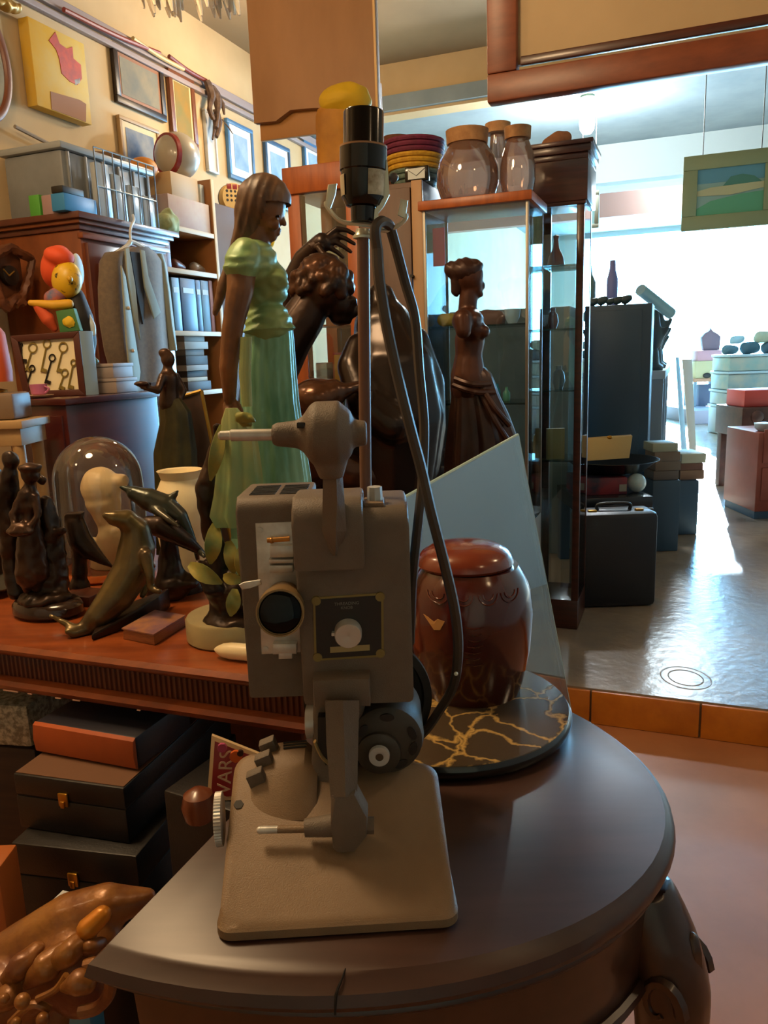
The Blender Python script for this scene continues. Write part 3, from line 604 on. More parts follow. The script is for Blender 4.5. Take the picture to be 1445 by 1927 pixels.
for v in bm.verts: v.co += (v.co - V((k(500, 540).x, 1.27, v.co.z))).normalized() * 0.0014 * math.sin(v.co.z * 330 + 5 * noise.noise(v.co * 25))
part(girl, 'blouse', bm, mat('yellow_to_green_patina', '#869e66', 0.42, 0.1, col2='#468a60', scale=7, sharp=(0.4, 0.6), bump=0.08, bscale=90), 'yellow-green short-sleeved blouse')
bm = draped(k, [(604, 466, 548), (640, 458, 552), (700, 452, 556), (760, 452, 561), (830, 456, 571), (900, 456, 582), (980, 440, 590), (1060, 430, 592), (1120, 428, 590)], 0.75, 0.045, 9, 90, 0.4, 0.035); part(girl, 'skirt', bm, M_verd, 'long blue-green skirt')
k2 = K(1.19, 440, 850)
bm = draped(K(1.2), [(634, 452, 474), (700, 449, 472), (765, 455, 474)], 0.6, 0.05, 5); part(girl, 'sash', bm, M_verdy, 'yellowish hanging sash')
bm = draped(k2, [(768, 424, 446), (790, 417, 464), (830, 413, 482), (880, 408, 488), (930, 403, 492), (968, 396, 494), (990, 408, 492)], 0.42, 0.14, 7, 70, 0.6, 0.05); part(girl, 'held_cloth', bm, M_verdy, 'pale green cloth hanging from her hand')
bm = draped(k2, [(970, 432, 494), (1000, 436, 492), (1012, 438, 490)], 0.4, 0.1, 6); part(girl, 'cloth_hem', bm, M_verd)
bm = B(); k3 = K(1.25, 420, 980)
limb(bm, [k3(424, 1150), k3(412, 1090), k3(405, 1030), k3(392, 960), k3(386, 925), k3(396, 880), k3(404, 840), k3(410, 800)], [s_ * q for q in (34, 22, 19, 17, 20, 13, 10, 8)]); limb(bm, [k3(405, 960), k3(420, 900), k3(424, 860)], [s_ * 13, s_ * 9, s_ * 6])
limb(bm, [k3(372, 1060, -.02), k3(400, 1110, -.03), k3(430, 1140)], [s_ * 10, s_ * 16, s_ * 24]); ell(bm, k3(440, 1165), s_ * 62, s_ * 55, s_ * 22); ell(bm, k3(450, 1110), s_ * 40, s_ * 40, s_ * 45)
bm = fuse(bm, 0.004, 3); rough_up(bm, 0.005, 45); part(girl, 'tree_stump', bm, M_bronzed)
def leaf(p0, p1, wd, side, bend=0.2, n=7):
    d = p1 - p0; sd = d.cross(side).normalized(); up = sd.cross(d).normalized(); g = []
    for i in range(n):
        f = i / (n - 1); w_ = wd * (math.sin(math.pi * min(0.08 + f * 0.9, 1)) ** 0.7); c_ = p0 + d * f + up * (bend * d.length * math.sin(math.pi * f))
        g.append([c_ + sd * w_ * u + up * (abs(u) * w_ * 0.25) for u in (-1, -0.5, 0, 0.5, 1)])
    bm = B(); sheet(bm, g, 0.002); return bm
k4 = K(1.19, 420, 1060)
M_leaf = mat('yellow_olive_leaf', '#9a8a3c', 0.42, 0.15, col2='#6d7d42', scale=22)
for a, b, c_, d, w_ in ((405, 985, 396, 1062, 15), (356, 1062, 418, 1098, 15), (430, 1018, 440, 1080, 13), (456, 1025, 452, 1085, 13), (442, 1108, 434, 1160, 13), (418, 800, 396, 905, 12), (468, 1130, 472, 1160, 10), (420, 1085, 460, 1092, 11)):
    part(girl, 'leaf', leaf(k4(a, b), k4(c_, d, -0.01), s_ * w_, V((0.25, -1, 0.1))), M_leaf)
bm = B(); kk = K(1.17)
for j in range(9): ell(bm, kk(452 + 5 * (j % 5), 782 + 7 * (j // 3), random.uniform(-.01, .01)), s_ * 9, s_ * 8, s_ * 7)
bm = fuse(bm, 0.003, 1); rough_up(bm, 0.003, 90); part(girl, 'flower_bunch', bm, M_leaf)
# ---- spool, box
p = PZ(442, 1241, TOP); s2 = S(442, 1230, p.y); axd = (lx * 1 + V((0, 0.05, 0))).normalized(); p.z = TOP + s2 * 16.5
bm = B(); turn(bm, p - axd * s2 * 42, axd, [(0, s2 * 2), (s2 * 6, s2 * 7), (s2 * 18, s2 * 13), (s2 * 36, s2 * 16), (s2 * 90, s2 * 16), (s2 * 108, s2 * 12), (s2 * 120, s2 * 3)], n=24)
solo('ivory_spindle', bm, M_white, 'smooth ivory-coloured tapered spindle lying by the marble plinth', 'ornament', p)
A_, B_, C_, D_ = (PZ(*q, TOP) for q in ((232, 1203), (291, 1215), (350, 1178), (292, 1164)))
A_, B_, C_, D_ = A_, B_, C_, A_ + (C_ - B_)
bk = thing('paperback_book', 'small thick wooden-edged book lying flat before the marble plinth', 'book', (A_ + C_) / 2)
bm = B(); q = [v + Z * 0.0005 for v in (A_, B_, C_, D_)]; ctr = (A_ + C_) / 2; hexa(bm, q + [v + (ctr - v) * 0.03 + Z * 0.018 for v in q], 0.001); part(bk, 'pages', bm, mat('orange_page_edges', '#9a5a2a', 0.6, col2='#7c4420', scale=60, stretch=(1, 1, 12)))
bm = B(); q2 = [v + (v - ctr) * 0.02 + Z * 0.0187 for v in (A_, B_, C_, D_)]; hexa(bm, q2 + [v + Z * 0.002 for v in q2]); part(bk, 'cover', bm, mat('mottled_photo_cover', '#a8744a', 0.35, col2='#6d4b5c', scale=25))
# ---- sea lion
def kx(Y): return K(Y, 240, 1050)
k = kx(1.36); s_ = k.s
sl = thing('sea_lion_figure', 'greenish bronze sea lion rearing up on a dark wedge base', 'figurine', V((k(230, 1190).x, 1.36, TOP)))
bm = B()
limb(bm, [k(160, 1182, -.045), k(185, 1160, -.04), k(220, 1120, -.02), k(250, 1070, 0), k(258, 1030, .01), k(256, 998, .01), k(238, 978, .0), k(215, 975, -.01), k(200, 970, -.015)], [s_ * q for q in (15, 24, 33, 36, 35, 27, 20, 15, 8)])
limb(bm, [k(275, 1045, -.02), k(283, 1085, -.035), k(284, 1108, -.035), k(300, 1113, -.045)], [s_ * 13, s_ * 9, s_ * 7, s_ * 6])
limb(bm, [k(262, 1050, .03), k(275, 1100, .04), k(268, 1120, .03)], [s_ * 13, s_ * 9, s_ * 7])
limb(bm, [k(165, 1182, -.05), k(140, 1182, -.06), k(95, 1158, -.055)], [s_ * 11, s_ * 8, s_ * 4]); limb(bm, [k(165, 1186, -.05), k(140, 1192, -.065), k(128, 1188, -.07)], [s_ * 11, s_ * 10, s_ * 7])
bm = fuse(bm, 0.0035, 4)
for v in bm.verts: v.co.z = max(v.co.z, TOP + .001)
part(sl, 'body', bm, mat('olive_bronze', '#6a5a30', 0.3, 0.5, col2='#45372a', scale=8))
b0, b1, b2, b3 = PZ(172, 1208, TOP), PZ(303, 1160, TOP), PZ(322, 1142, TOP), PZ(195, 1172, TOP)
bm = B(); q = [v + Z * 0.0006 for v in (b0, b1, b2, b3)]; hh = [0.012, 0.04, 0.04, 0.02]; hexa(bm, q + [v + Z * h for v, h in zip(q, hh)], 0.004); rough_up(bm, 0.002, 30); part(sl, 'base', bm, M_bronzed)
# ---- dolphins
k = K(1.50, 300, 1000); s_ = k.s
dl = thing('dolphin_figure', 'dark bronze pair of leaping dolphins on a rock and oval base', 'figurine', V((k(325, 1110).x, 1.50, TOP)))
def dolphin(pts, rad, m, fins):
    bm = B(); limb(bm, pts, rad)
    for f in fins: limb(bm, f[0], f[1])
    return part(dl, 'dolphin', fuse(bm, 0.0032, 4), m)
M_dol = mat('grey_bronze', '#4b4436', 0.28, 0.5, col2='#2f3a34', scale=9)
dolphin([k(228, 917), k(240, 921), k(252, 928), k(280, 940), k(310, 952), k(335, 972), k(355, 1005), k(368, 1032)], [s_ * q for q in (4, 7, 14, 22, 23, 19, 11, 6)], M_dol,
        [([k(318, 940), k(330, 930), k(334, 924)], [s_ * 9, s_ * 6, s_ * 3]), ([k(290, 958, -.02), k(318, 978, -.04), k(335, 990, -.05)], [s_ * 9, s_ * 7, s_ * 4]), ([k(368, 1030), k(384, 1046, -.03)], [s_ * 6, s_ * 5]), ([k(368, 1030), k(372, 1052, .03)], [s_ * 6, s_ * 5])])
dolphin([k(268, 985, -.03), k(282, 986, -.03), k(300, 990, -.03), k(325, 1002, -.025), k(350, 1018, -.02), k(372, 1034, -.01), k(386, 1046, 0)], [s_ * q for q in (6, 16, 21, 20, 15, 9, 5)], M_bronzed,
        [([k(320, 990, -.03), k(335, 982, -.03)], [s_ * 8, s_ * 4]), ([k(386, 1044), k(398, 1040, .02)], [s_ * 5, s_ * 4])])
bm = B(); limb(bm, [k(318, 1000), k(318, 1040), k(320, 1080), k(325, 1100)], [s_ * 16, s_ * 18, s_ * 26, s_ * 34]); ell(bm, k(345, 1095), s_ * 30, s_ * 26, s_ * 16)
bm = fuse(bm, 0.004, 2); rough_up(bm, 0.004, 40)
for v in bm.verts: v.co.z = max(v.co.z, TOP + .002)
part(dl, 'rock', bm, M_bronzed)
zt = TOP + 0.022; c = PZ(328, 1112, TOP); bm = B(); loft(bm, [circ(V((c.x, c.y, z)), V((1, 0, 0)), V((0, 1, 0)), s_ * r, s_ * r * 0.75, 32) for z, r in ((TOP + .0005, 60), (TOP + .012, 60), (zt - .002, 57), (zt, 50))]); part(dl, 'base', bm, M_bronzed)
# ---- carved bird
k = K(1.54, 160, 1050); s_ = k.s
bd = thing('carved_bird', 'small dark carved wooden bird with a long pointed tail, before the glass dome', 'figurine', V((k(158, 1130).x, 1.54, TOP)))
bm = B(); limb(bm, [k(141, 985), k(150, 1015), k(168, 1035), k(190, 1052), k(210, 1066)], [s_ * q for q in (19, 22, 18, 10, 3)]); box(bm, k(140, 972), V((s_ * 30, 0, 0)), V((0, s_ * 26, 0)), V((s_ * 5, 0, s_ * 16)), 0.002)
limb(bm, [k(150, 1025), k(150, 1060), k(150, 1080)], [s_ * 16, s_ * 13, s_ * 15]); limb(bm, [k(150, 1085), k(150, 1104)], [s_ * 13, s_ * 20])
part(bd, 'body', fuse(bm, 0.003, 2), M_bronzed)
bm = B(); c = PZ(160, 1132, TOP); box(bm, V((c.x, c.y, TOP + 0.011)), lx * 0.075, ln_ * 0.06, Z * 0.021, 0.003); part(bd, 'base', bm, M_mah2)
# ---- group of children
k = K(1.42, 80, 1050); s_ = k.s
ch = thing('children_figure', 'brown bronze group of two peasant children with a bowl on an oval base', 'figurine', V((k(90, 1160).x, 1.43, TOP)))
bm = B()
ell(bm, k(57, 892), s_ * 17, s_ * 16, s_ * 20); ell(bm, k(55, 880), s_ * 22, s_ * 20, s_ * 9); limb(bm, [k(55, 912), k(54, 935), k(56, 965), k(58, 1005)], [s_ * 9, s_ * 20, s_ * 18, s_ * 20])
limb(bm, [k(66, 935, -.01), k(72, 968, -.02), k(55, 995, -.035)], [s_ * 8, s_ * 7, s_ * 6]); limb(bm, [k(40, 935, -.01), k(24, 968, -.02), k(28, 998, -.03)], [s_ * 8, s_ * 7, s_ * 6])
ell(bm, k(38, 1000, -.035), s_ * 26, s_ * 18, s_ * 10); ell(bm, k(38, 992, -.035), s_ * 20, s_ * 14, s_ * 9)
limb(bm, [k(58, 1010), k(60, 1050), k(62, 1078)], [s_ * 24, s_ * 29, s_ * 33]); limb(bm, [k(52, 1080), k(52, 1108, -.01)], [s_ * 10, s_ * 9]); limb(bm, [k(70, 1080), k(70, 1108, -.01)], [s_ * 10, s_ * 9])
bm = fuse(bm, 0.0034, 2); rough_up(bm, 0.0022, 70); part(ch, 'girl', bm, M_bronze)
bm = B(); ell(bm, k(20, 866, .03), s_ * 16, s_ * 16, s_ * 18); ell(bm, k(78, 903, .03), s_ * 11, s_ * 10, s_ * 10); limb(bm, [k(18, 890, .03), k(14, 940, .04), k(20, 1000, .04), k(22, 1060, .04), k(30, 1115, .03)], [s_ * 15, s_ * 24, s_ * 22, s_ * 18, s_ * 16])
bm = fuse(bm, 0.0034, 2); rough_up(bm, 0.003, 60); part(ch, 'boy', bm, M_bronzed)
bm = B(); limb(bm, [k(85, 945, .03), k(92, 1000, .03), k(98, 1060, .03), k(95, 1118, .02)], [s_ * 14, s_ * 24, s_ * 28, s_ * 36]); ell(bm, k(112, 1000, .02), s_ * 12, s_ * 10, s_ * 8); ell(bm, k(85, 1125), s_ * 52, s_ * 40, s_ * 16)
bm = fuse(bm, 0.0036, 1); rough_up(bm, 0.006, 50); part(ch, 'rock', bm, M_bronzed)
c = PZ(92, 1156, TOP); bm = B(); loft(bm, [circ(V((c.x, c.y, z)), lx, ln_, s_ * r, s_ * r * 0.7, 36) for z, r in ((TOP + .0005, 64), (TOP + .008, 73), (TOP + .022, 73), (TOP + .030, 66), (TOP + .034, 50))]); part(ch, 'base', bm, mat('glossy_brown_base', '#2a1a12', 0.2, coat=0.5))
# ---- dark vase and dish at the picture's left edge
k = K(1.70, 20, 1000); s_ = k.s; c = k(-22, 1000)
bm = B(); lathe(bm, c.x, c.y, [(s_ * 26, TOP + .001)] + [(s_ * r, k(-22, y).z) for y, r in ((1035, 30), (1010, 20), (970, 30), (920, 42), (890, 38), (872, 22), (862, 26))] + [(s_ * 18, k(-22, 866).z)], 28)
solo('dark_vase', bm, M_bronzed, 'dark round vase cut by the left edge beside the bronze children', 'vase', V((c.x, c.y, TOP)))
c = PZ(-28, 1112, TOP); bm = B(); s2 = S(0, 1112, c.y)
lathe(bm, c.x, c.y, [(s2 * 40, TOP + .0005), (s2 * 50, TOP + .004), (s2 * 82, TOP + .017), (s2 * 84, TOP + .02), (s2 * 80, TOP + .02), (s2 * 48, TOP + .008), (0, TOP + .008)], 40)
solo('silver_dish', bm, mat('tarnished_silver', '#8f897b', 0.25, 0.8), 'tarnished silver dish at the left end of the fluted table', 'dish', c)
# ---- glass dome with a white bust
Yd = 1.72; k = K(Yd, 203, 950); s_ = k.s; c = k(203, 1070); bc_ = V((c.x, Yd, TOP))
dm = thing('glass_dome', 'clear glass dome on a round orange wooden base, over a white bust', 'dome', bc_)
bm = B(); lathe(bm, c.x, Yd, [(s_ * 84, TOP + .001), (s_ * 88, TOP + .006), (s_ * 86, TOP + .014), (s_ * 84, TOP + .018), (s_ * 10, TOP + .018)], 40); part(dm, 'base', bm, mat('orange_glossy_wood', '#9a4a18', 0.25, coat=0.4))
zc = k(203, 902).z
def domeprof(r): return [(s_ * (r - 4), TOP + .019), (s_ * r, TOP + .03), (s_ * (r + 1), zc - 0.05), (s_ * r, zc)] + [(s_ * r * math.cos(t), zc + s_ * (r + 1) * math.sin(t)) for t in [math.pi / 2 * i / 12 for i in range(1, 13)]]
bm = B(); loft(bm, [circ(V((c.x, Yd, z)), V((1, 0, 0)), V((0, 1, 0)), max(r, 1e-4), n=48) for r, z in domeprof(80)], cap=False)
part(dm, 'glass', bm, glassy('dome_glass', '#f2ece4', 0.035, 0.02, 0.06, '#cbbfb4'))
bm = B()
ell(bm, k(190, 918), s_ * 37, s_ * 36, s_ * 40); ell(bm, k(226, 905), s_ * 17, s_ * 20, s_ * 14); limb(bm, [k(195, 945), k(206, 985), k(212, 1010)], [s_ * 33, s_ * 22, s_ * 26]); limb(bm, [k(222, 1020), k(215, 1060)], [s_ * 40, s_ * 44]); ell(bm, k(175, 1030), s_ * 18, s_ * 20, s_ * 20)
bm = fuse(bm, 0.005, 4); 
for v in bm.verts: v.co.z = max(v.co.z, TOP + 0.0195)
rough_up(bm, 0.002, 40)
solo('white_bust', bm, M_white, 'smooth ivory-white carved bust under the glass dome', 'bust', V((c.x, Yd, TOP + 0.019)))
# ---- white vase, dancer, leaning picture
Yv = 1.64; k = K(Yv, 345, 980); s_ = k.s; c = k(348, 1000)
bm = B(); lathe(bm, c.x, Yv, [(s_ * 40, TOP + .0005), (s_ * 44, TOP + .006)] + [(s_ * r, k(348, y).z) for y, r in ((1045, 44), (1000, 51), (960, 53), (930, 51), (915, 42), (900, 35), (890, 38), (884, 42))] + [(s_ * 37, k(348, 886).z), (s_ * 30, k(348, 905).z), (0, k(348, 910).z)], 40)
solo('ivory_vase', bm, mat('ivory_glaze', '', 0), 'ivory-white round-bellied vase behind the dolphins', 'vase', V((c.x, Yv, TOP)))
k = K(1.765, 320, 800); s_ = k.s
dn = thing('dancer_statue', 'dark bronze dancer with an olive skirt, holding out a dish, behind the ivory vase', 'statue', V((k(330, 1060).x, 1.765, TOP)))
bm = B(); ell(bm, k(316, 676), s_ * 13, s_ * 13, s_ * 16); ell(bm, k(310, 664), s_ * 12, s_ * 12, s_ * 9); limb(bm, [k(315, 690), k(317, 712), k(318, 735), k(318, 760)], [s_ * 8, s_ * 18, s_ * 16, s_ * 20])
limb(bm, [k(306, 708, -.02), k(297, 735, -.04), k(268, 728, -.06)], [s_ * 8, s_ * 7, s_ * 5]); limb(bm, [k(330, 708, .02), k(345, 735, .02), k(335, 762)], [s_ * 8, s_ * 7, s_ * 5])
ell(bm, k(266, 722, -.06), s_ * 14, s_ * 12, s_ * 5)
part(dn, 'body', fuse(bm, 0.0034, 3), M_bronze)
bm = draped(k, [(750, 300, 340), (775, 300, 358), (790, 302, 360), (850, 290, 368), (940, 294, 370), (1040, 296, 368)], 0.7, 0.07, 9)
for v in bm.verts: v.co.z = max(v.co.z, TOP + 0.012)
part(dn, 'skirt', bm, mat('olive_bronze_skirt', '#4d4620', 0.4, 0.35, col2='#2e2a16', scale=8), 'olive-green long skirt')
bm = B(); c = k(330, 1050); lathe(bm, c.x, 1.765, [(s_ * 33, TOP + .0005), (s_ * 33, TOP + .012), (0, TOP + .012)], 28); part(dn, 'base', bm, M_bronzed)
k = K(1.835, 400, 900); s_ = k.s
fr = thing('leaning_picture', 'narrow gilt-edged dark picture leaning askew behind the olive-skirted dancer', 'picture', V((k(420, 1050).x, 1.835, TOP)))
q = [k(322, 752), k(379, 735), k(436, 1020), k(372, 1036)]
for v in q: v.z = max(v.z, TOP + 0.001)
bm = B(); prism(bm, q, V((0, 0.012, 0))); part(fr, 'picture_sheet', bm, mat('dark_print_orange_reflection', '#4f4038', 0.2, col2='#9a5a34', scale=5, sharp=(0.5, 0.75)))  # orange patches stand in for a reflection on the picture's glass
for a, b in ((0, 1), (1, 2), (2, 3), (3, 0)):
    bm = B(); cyl(bm, q[a], q[b], s_ * 3.5, n=6); part(fr, 'frame_bar', bm, mat('thin_gilt', '#9a7a2c', 0.4, 0.5))
# ================================================================ under and before the side table
M_case = mat('black_leatherette', '#12100f', 0.45, bump=0.1, bscale=300)
M_brass = mat('brass_latch', '#b5842c', 0.3, 0.8)
def hardcase(name, label, L_, R_, depth, z0, z1, latch_px, top_m=None, seam=0.55):
    L_ = V((L_.x, L_.y, 0)); R_ = V((R_.x, R_.y, 0)); x = R_ - L_; n = V((-x.y, x.x, 0)).normalized(); t = thing(name, label, 'case', (L_ + R_) / 2 + n * depth / 2 + Z * z0)
    zs = z0 + (z1 - z0) * seam
    bm = B(); fbox(bm, L_, R_, depth, z0 + 0.0005, zs - 0.001, 0.003); part(t, 'body', bm, M_case)
    bm = B(); fbox(bm, L_, R_, depth, zs + 0.001, z1, 0.003); part(t, 'lid', bm, M_case)
    bm = B(); fbox(bm, L_ + x * 0.005 + n * 0.003, R_ - x * 0.005 + n * 0.003, depth - 0.006, zs - 0.001, zs + 0.001); part(t, 'seam', bm, mat('worn_grey_seam', '#2d2723', 0.6))
    if top_m: bm = B(); fbox(bm, L_ + x * 0.01 + n * 0.004, R_ - x * 0.01 + n * 0.004, depth - 0.008, z1, z1 + 0.0012); part(t, 'lid_panel', bm, top_m)
    p = L_ + x * latch_px - n * 0.0015
    bm = B(); box(bm, p + Z * (zs + 0.003), x.normalized() * 0.018, n * 0.004, Z * 0.024, 0.002); la = part(t, 'latch', bm, M_brass, 'brass latch')
    bm = B(); box(bm, p - n * 0.003 + Z * (zs - 0.004), x.normalized() * 0.008, n * 0.003, Z * 0.012, 0.001); part(la, 'latch_tongue', bm, M_brass)
    return t
z1 = PY(130, 1468, 1.13).z
a, b = PZ(24, 1456, z1), PZ(232, 1484, z1)
h1 = z1 - 0.098
hardcase('black_case', 'black latched case with a brown lid panel, upper of the two, carrying the orange book', a, b, 0.36, h1, z1, 0.45, mat('brown_lid_cloth', '#6a4a33', 0.6), 0.62)
a2, b2 = PZ(20, 1586, h1), PZ(256, 1612, h1)
hardcase('black_case', 'larger black latched case beneath the one with the orange book', a2, b2, 0.40, 0.0, h1, 0.48, None, 0.88)
c, d = PZ(70, 1417, z1), PZ(258, 1452, z1); zt = PY(165, 1374, (c.y + d.y) / 2).z
x = V((d.x - c.x, d.y - c.y, 0)); n = V((-x.y, x.x, 0)).normalized()
ob = thing('orange_book', 'big book with an orange spine and dark cover lying on the upper black case', 'book', V(((c.x + d.x) / 2, (c.y + d.y) / 2, z1)))
bm = B(); fbox(bm, c + n * 0.004, d + n * 0.004, 0.15, z1 + 0.0016, zt, 0.004); part(ob, 'cover', bm, mat('dark_blue_cover', '#262731', 0.4))
bm = B(); prism(bm, [V((c.x, c.y, 0)) + n * q + Z * z for q, z in ((0.004, z1 + .0016), (-0.002, z1 + .006), (-0.005, (z1 + zt) / 2), (-0.002, zt - .004), (0.004, zt))], x, 0.001); part(ob, 'spine', bm, mat('orange_cloth', '#b3531c', 0.6, col2='#96451a', scale=5), 'orange cloth spine')
# the things left of the cases
p = PY(28, 1420, 1.50); q = PY(-90, 1420, 1.54); zs = PY(0, 1412, 1.50).z; zt = PY(0, 1330, 1.5).z
bm = B(); fbox(bm, q, PY(66, 1420, 1.50), 0.25, 0.0, zs - 0.001, 0.003); solo('dark_crate', bm, mat('dark_brown_crate', '#2e201a', 0.6, col2='#3b2a20', scale=5, stretch=(1, 1, 20)), 'dark crate under the table, beneath the speckled stone block', 'crate', V((p.x, 1.6, 0)))
bm = B(); fbox(bm, q, PY(62, 1420, 1.50), 0.2, zs, zt, 0.012); rough_up(bm, 0.002, 20); solo('stone_block', bm, mat('speckled_granite', '#7d7b6a', 0.5, col2='#c3c0aa', scale=90, sharp=(0.4, 0.6)), 'grey speckled granite block at the left edge under the table', 'stone', V((p.x, 1.6, zs)))
a = PY(-60, 1700, 1.0); b = PY(6, 1700, 1.0); zt = PY(0, 1636, 1.0).z
bm = B(); fbox(bm, a, b, 0.06, 0.0005, zt, 0.003); solo('orange_carton', bm, mat('orange_brown_card', '#a85c24', 0.6, col2='#94501f', scale=3), 'plain orange-brown carton left of the lower black case', 'box', V(((a.x + b.x) / 2, 1.1, 0)))
a, b = PZ(88, 1684, PY(88, 1684, 1.0).z), PY(140, 1692, 0.985); zt = PY(88, 1706, 1.0).z
bx_ = thing('blue_box', 'small blue and white box standing before the lower black case', 'box', V((a.x, a.y, 0)))
bm = B(); fbox(bm, a, b, 0.03, 0, zt, 0.001); part(bx_, 'carton', bm, mat('sky_blue_card', '#3f86ad', 0.4))
bm = B(); fbox(bm, a + V((0, -0.001, 0)), b + V((0, -0.001, 0)), 0.032, zt - 0.004, zt + 0.004); part(bx_, 'lid', bm, mat('white_navy_card', '#c8cfd6', 0.4))
# dark trunk, poster book, round wooden knob
Yt = 0.985; zt = PY(395, 1530, Yt).z; a, b = PY(318, 1600, 1.05), PY(452, 1600, Yt); 
bm = B(); fbox(bm, a, b, 0.16, 0, zt - 0.001, 0.004); solo('travel_chest', bm, M_case, 'tall black trunk in the gap between the two tables', 'trunk', V(((a.x + b.x) / 2, 1.05, 0)))
k = K(Yt + 0.03, 430, 1450); s_ = k.s
mg = thing('comic_book', 'upright red comic book with cream border between the tables', 'book', k(420, 1525))
q = [k(391, 1525), k(470, 1530), k(502, 1425, .012), k(398, 1384, .02)]; zmin = zt + 0.0005
q[0].z = q[1].z = zmin
def inset(qs, f, dy):
    c_ = sum(qs, V((0, 0, 0))) / 4; return [v + (c_ - v) * f + V((0, dy, 0)) for v in qs]
bm = B(); prism(bm, q, V((0, 0.006, 0))); part(mg, 'pages', bm, mat('cream_cover_border', '#c4ab84', 0.5))
bm = B(); prism(bm, inset(q, 0.15, -0.0006), V((0, 0.0012, 0))); part(mg, 'red_cover', bm, mat('red_print', '#7d1f1f', 0.4, col2='#6a1420', scale=6))
xd = (k(410, 1408, .012) - k(402, 1505)).normalized(); nd = V((0.12, -1, 0)).normalized(); yd = nd.cross(xd)
bm = text_bm('WARS', k(424, 1462, -.004), xd, yd, s_ * 37, 0.0004); part(mg, 'lettering', bm, mat('cream_lettering', '#b9a58c', 0.5), smooth=False)
for a, b, c_, m in ((418, 1408, 9, mat('pink_print', '#a4436b', 0.5)), (444, 1424, 12, mat('flame_orange_print', '#c25a1c', 0.5)), (452, 1418, 6, mat('dark_print', '#2a1512', 0.5))):
    bm = B(); p = k(a, b, -.0035); turn(bm, p, (0.1, -1, 0), [(-0.004, s_ * c_), (0.0008, s_ * c_)], n=9); part(mg, 'picture_patch', bm, m)
p = k(372, 1536, -.06); bm = B(); lathe(bm, p.x, Yt - 0.02, [(0.012, zt + .0), (0.02, zt + .006), (0.024, zt + .025), (0.02, zt + .042), (0.009, zt + .05), (0.0, zt + .052)], 24)
solo('wooden_finial', bm, mat('red_brown_turned_wood', '#6b3a24', 0.3, coat=0.3), 'turned brown wooden finial beside the red comic book', 'ornament', V((p.x, Yt - .02, zt)))
# gilded carving in the lower left corner
k = K(0.80, 120, 1780); s_ = k.s
gc = thing('gilded_carving', 'gilt and red carved wooden fish with curled scrolls at the lower left', 'carving', V((k(60, 1850).x, 0.8, 0)))
M_gilt = mat('worn_gilt_lacquer', '#96652a', 0.38, 0.2, col2='#5c2a18', scale=11, bump=0.6, bscale=45, coat=0.15)
bm = B()
limb(bm, [k(-60, 1860), k(0, 1815), k(60, 1775), k(130, 1730), k(200, 1705), k(275, 1692, .02)], [s_ * q for q in (60, 52, 50, 48, 42, 22)])
limb(bm, [k(60, 1850, -.03), k(140, 1800, -.03), k(190, 1770, -.02)], [s_ * 60, s_ * 55, s_ * 40]); ell(bm, k(150, 1850, -.04), s_ * 60, s_ * 45, s_ * 66)
limb(bm, [k(40, 1900, -.02), k(40, 2050), k(50, 2300)], [s_ * 90, s_ * 80, s_ * 90]); ell(bm, k(0, 1880, -.04), s_ * 80, s_ * 60, s_ * 70)
bm = fuse(bm, 0.005, 4)
for v in bm.verts: v.co.z = max(v.co.z, 0.001)
body = part(gc, 'body', bm, M_gilt)
bm = B(); zf = 0.0; lathe(bm, k(50, 1900).x, 0.8, [(0.07, 0), (0.075, 0.02), (0.055, 0.06), (0.05, 0.3)], 20); part(gc, 'foot', bm, M_gilt)
for (x0, y0, x1, y1, r, dy) in ((10, 1845, 70, 1790, 24, -.048), (55, 1848, 120, 1790, 26, -.056), (100, 1815, 165, 1765, 24, -.058), (-10, 1900, 40, 1850, 24, -.06), (150, 1790, 190, 1775, 16, -.055)):
    bm = B(); limb(bm, [k(x0, y0, dy), k((x0 + x1) / 2, (y0 + y1) / 2, dy - .006), k(x1, y1, dy + .008)], [s_ * r * .55, s_ * r, s_ * r * .7]); bm = fuse(bm, .0035, 2); rough_up(bm, .0025, 50); part(gc, 'carved_scale', bm, M_gilt)
for pts, r in (([(150, 1905), (185, 1895), (206, 1866), (204, 1832), (184, 1814), (160, 1818)], 11), ([(70, 1880), (105, 1862), (125, 1835)], 6), ([(20, 1925), (60, 1890), (95, 1900)], 7)):
    bm = B(); tube(bm, [k(a, b, -.088) for a, b in pts], s_ * r, n=8); part(gc, 'carved_ridge', bm, M_gilt)
bm = B(); limb(bm, [k(120, 1858, -.09), k(150, 1848, -.10), k(163, 1850, -.10)], [s_ * 9, s_ * 22, s_ * 18]); part(gc, 'eye', fuse(bm, 0.003, 2), M_gilt)
for a, b, r in ((42, 1884, 13), (80, 1918, 11), (8, 1880, 9), (30, 1925, 9)):
    bm = B(); ell(bm, k(a, b, -.1), s_ * r, s_ * r, s_ * r); part(gc, 'boss', bm, M_gilt)
bm = B(); limb(bm, [k(165, 1748, -.05), k(192, 1722, -.04)], [s_ * 20, s_ * 17]); part(gc, 'lobe', fuse(bm, 0.003, 2), mat('bright_gilt', '#b9751c', 0.35, 0.35))
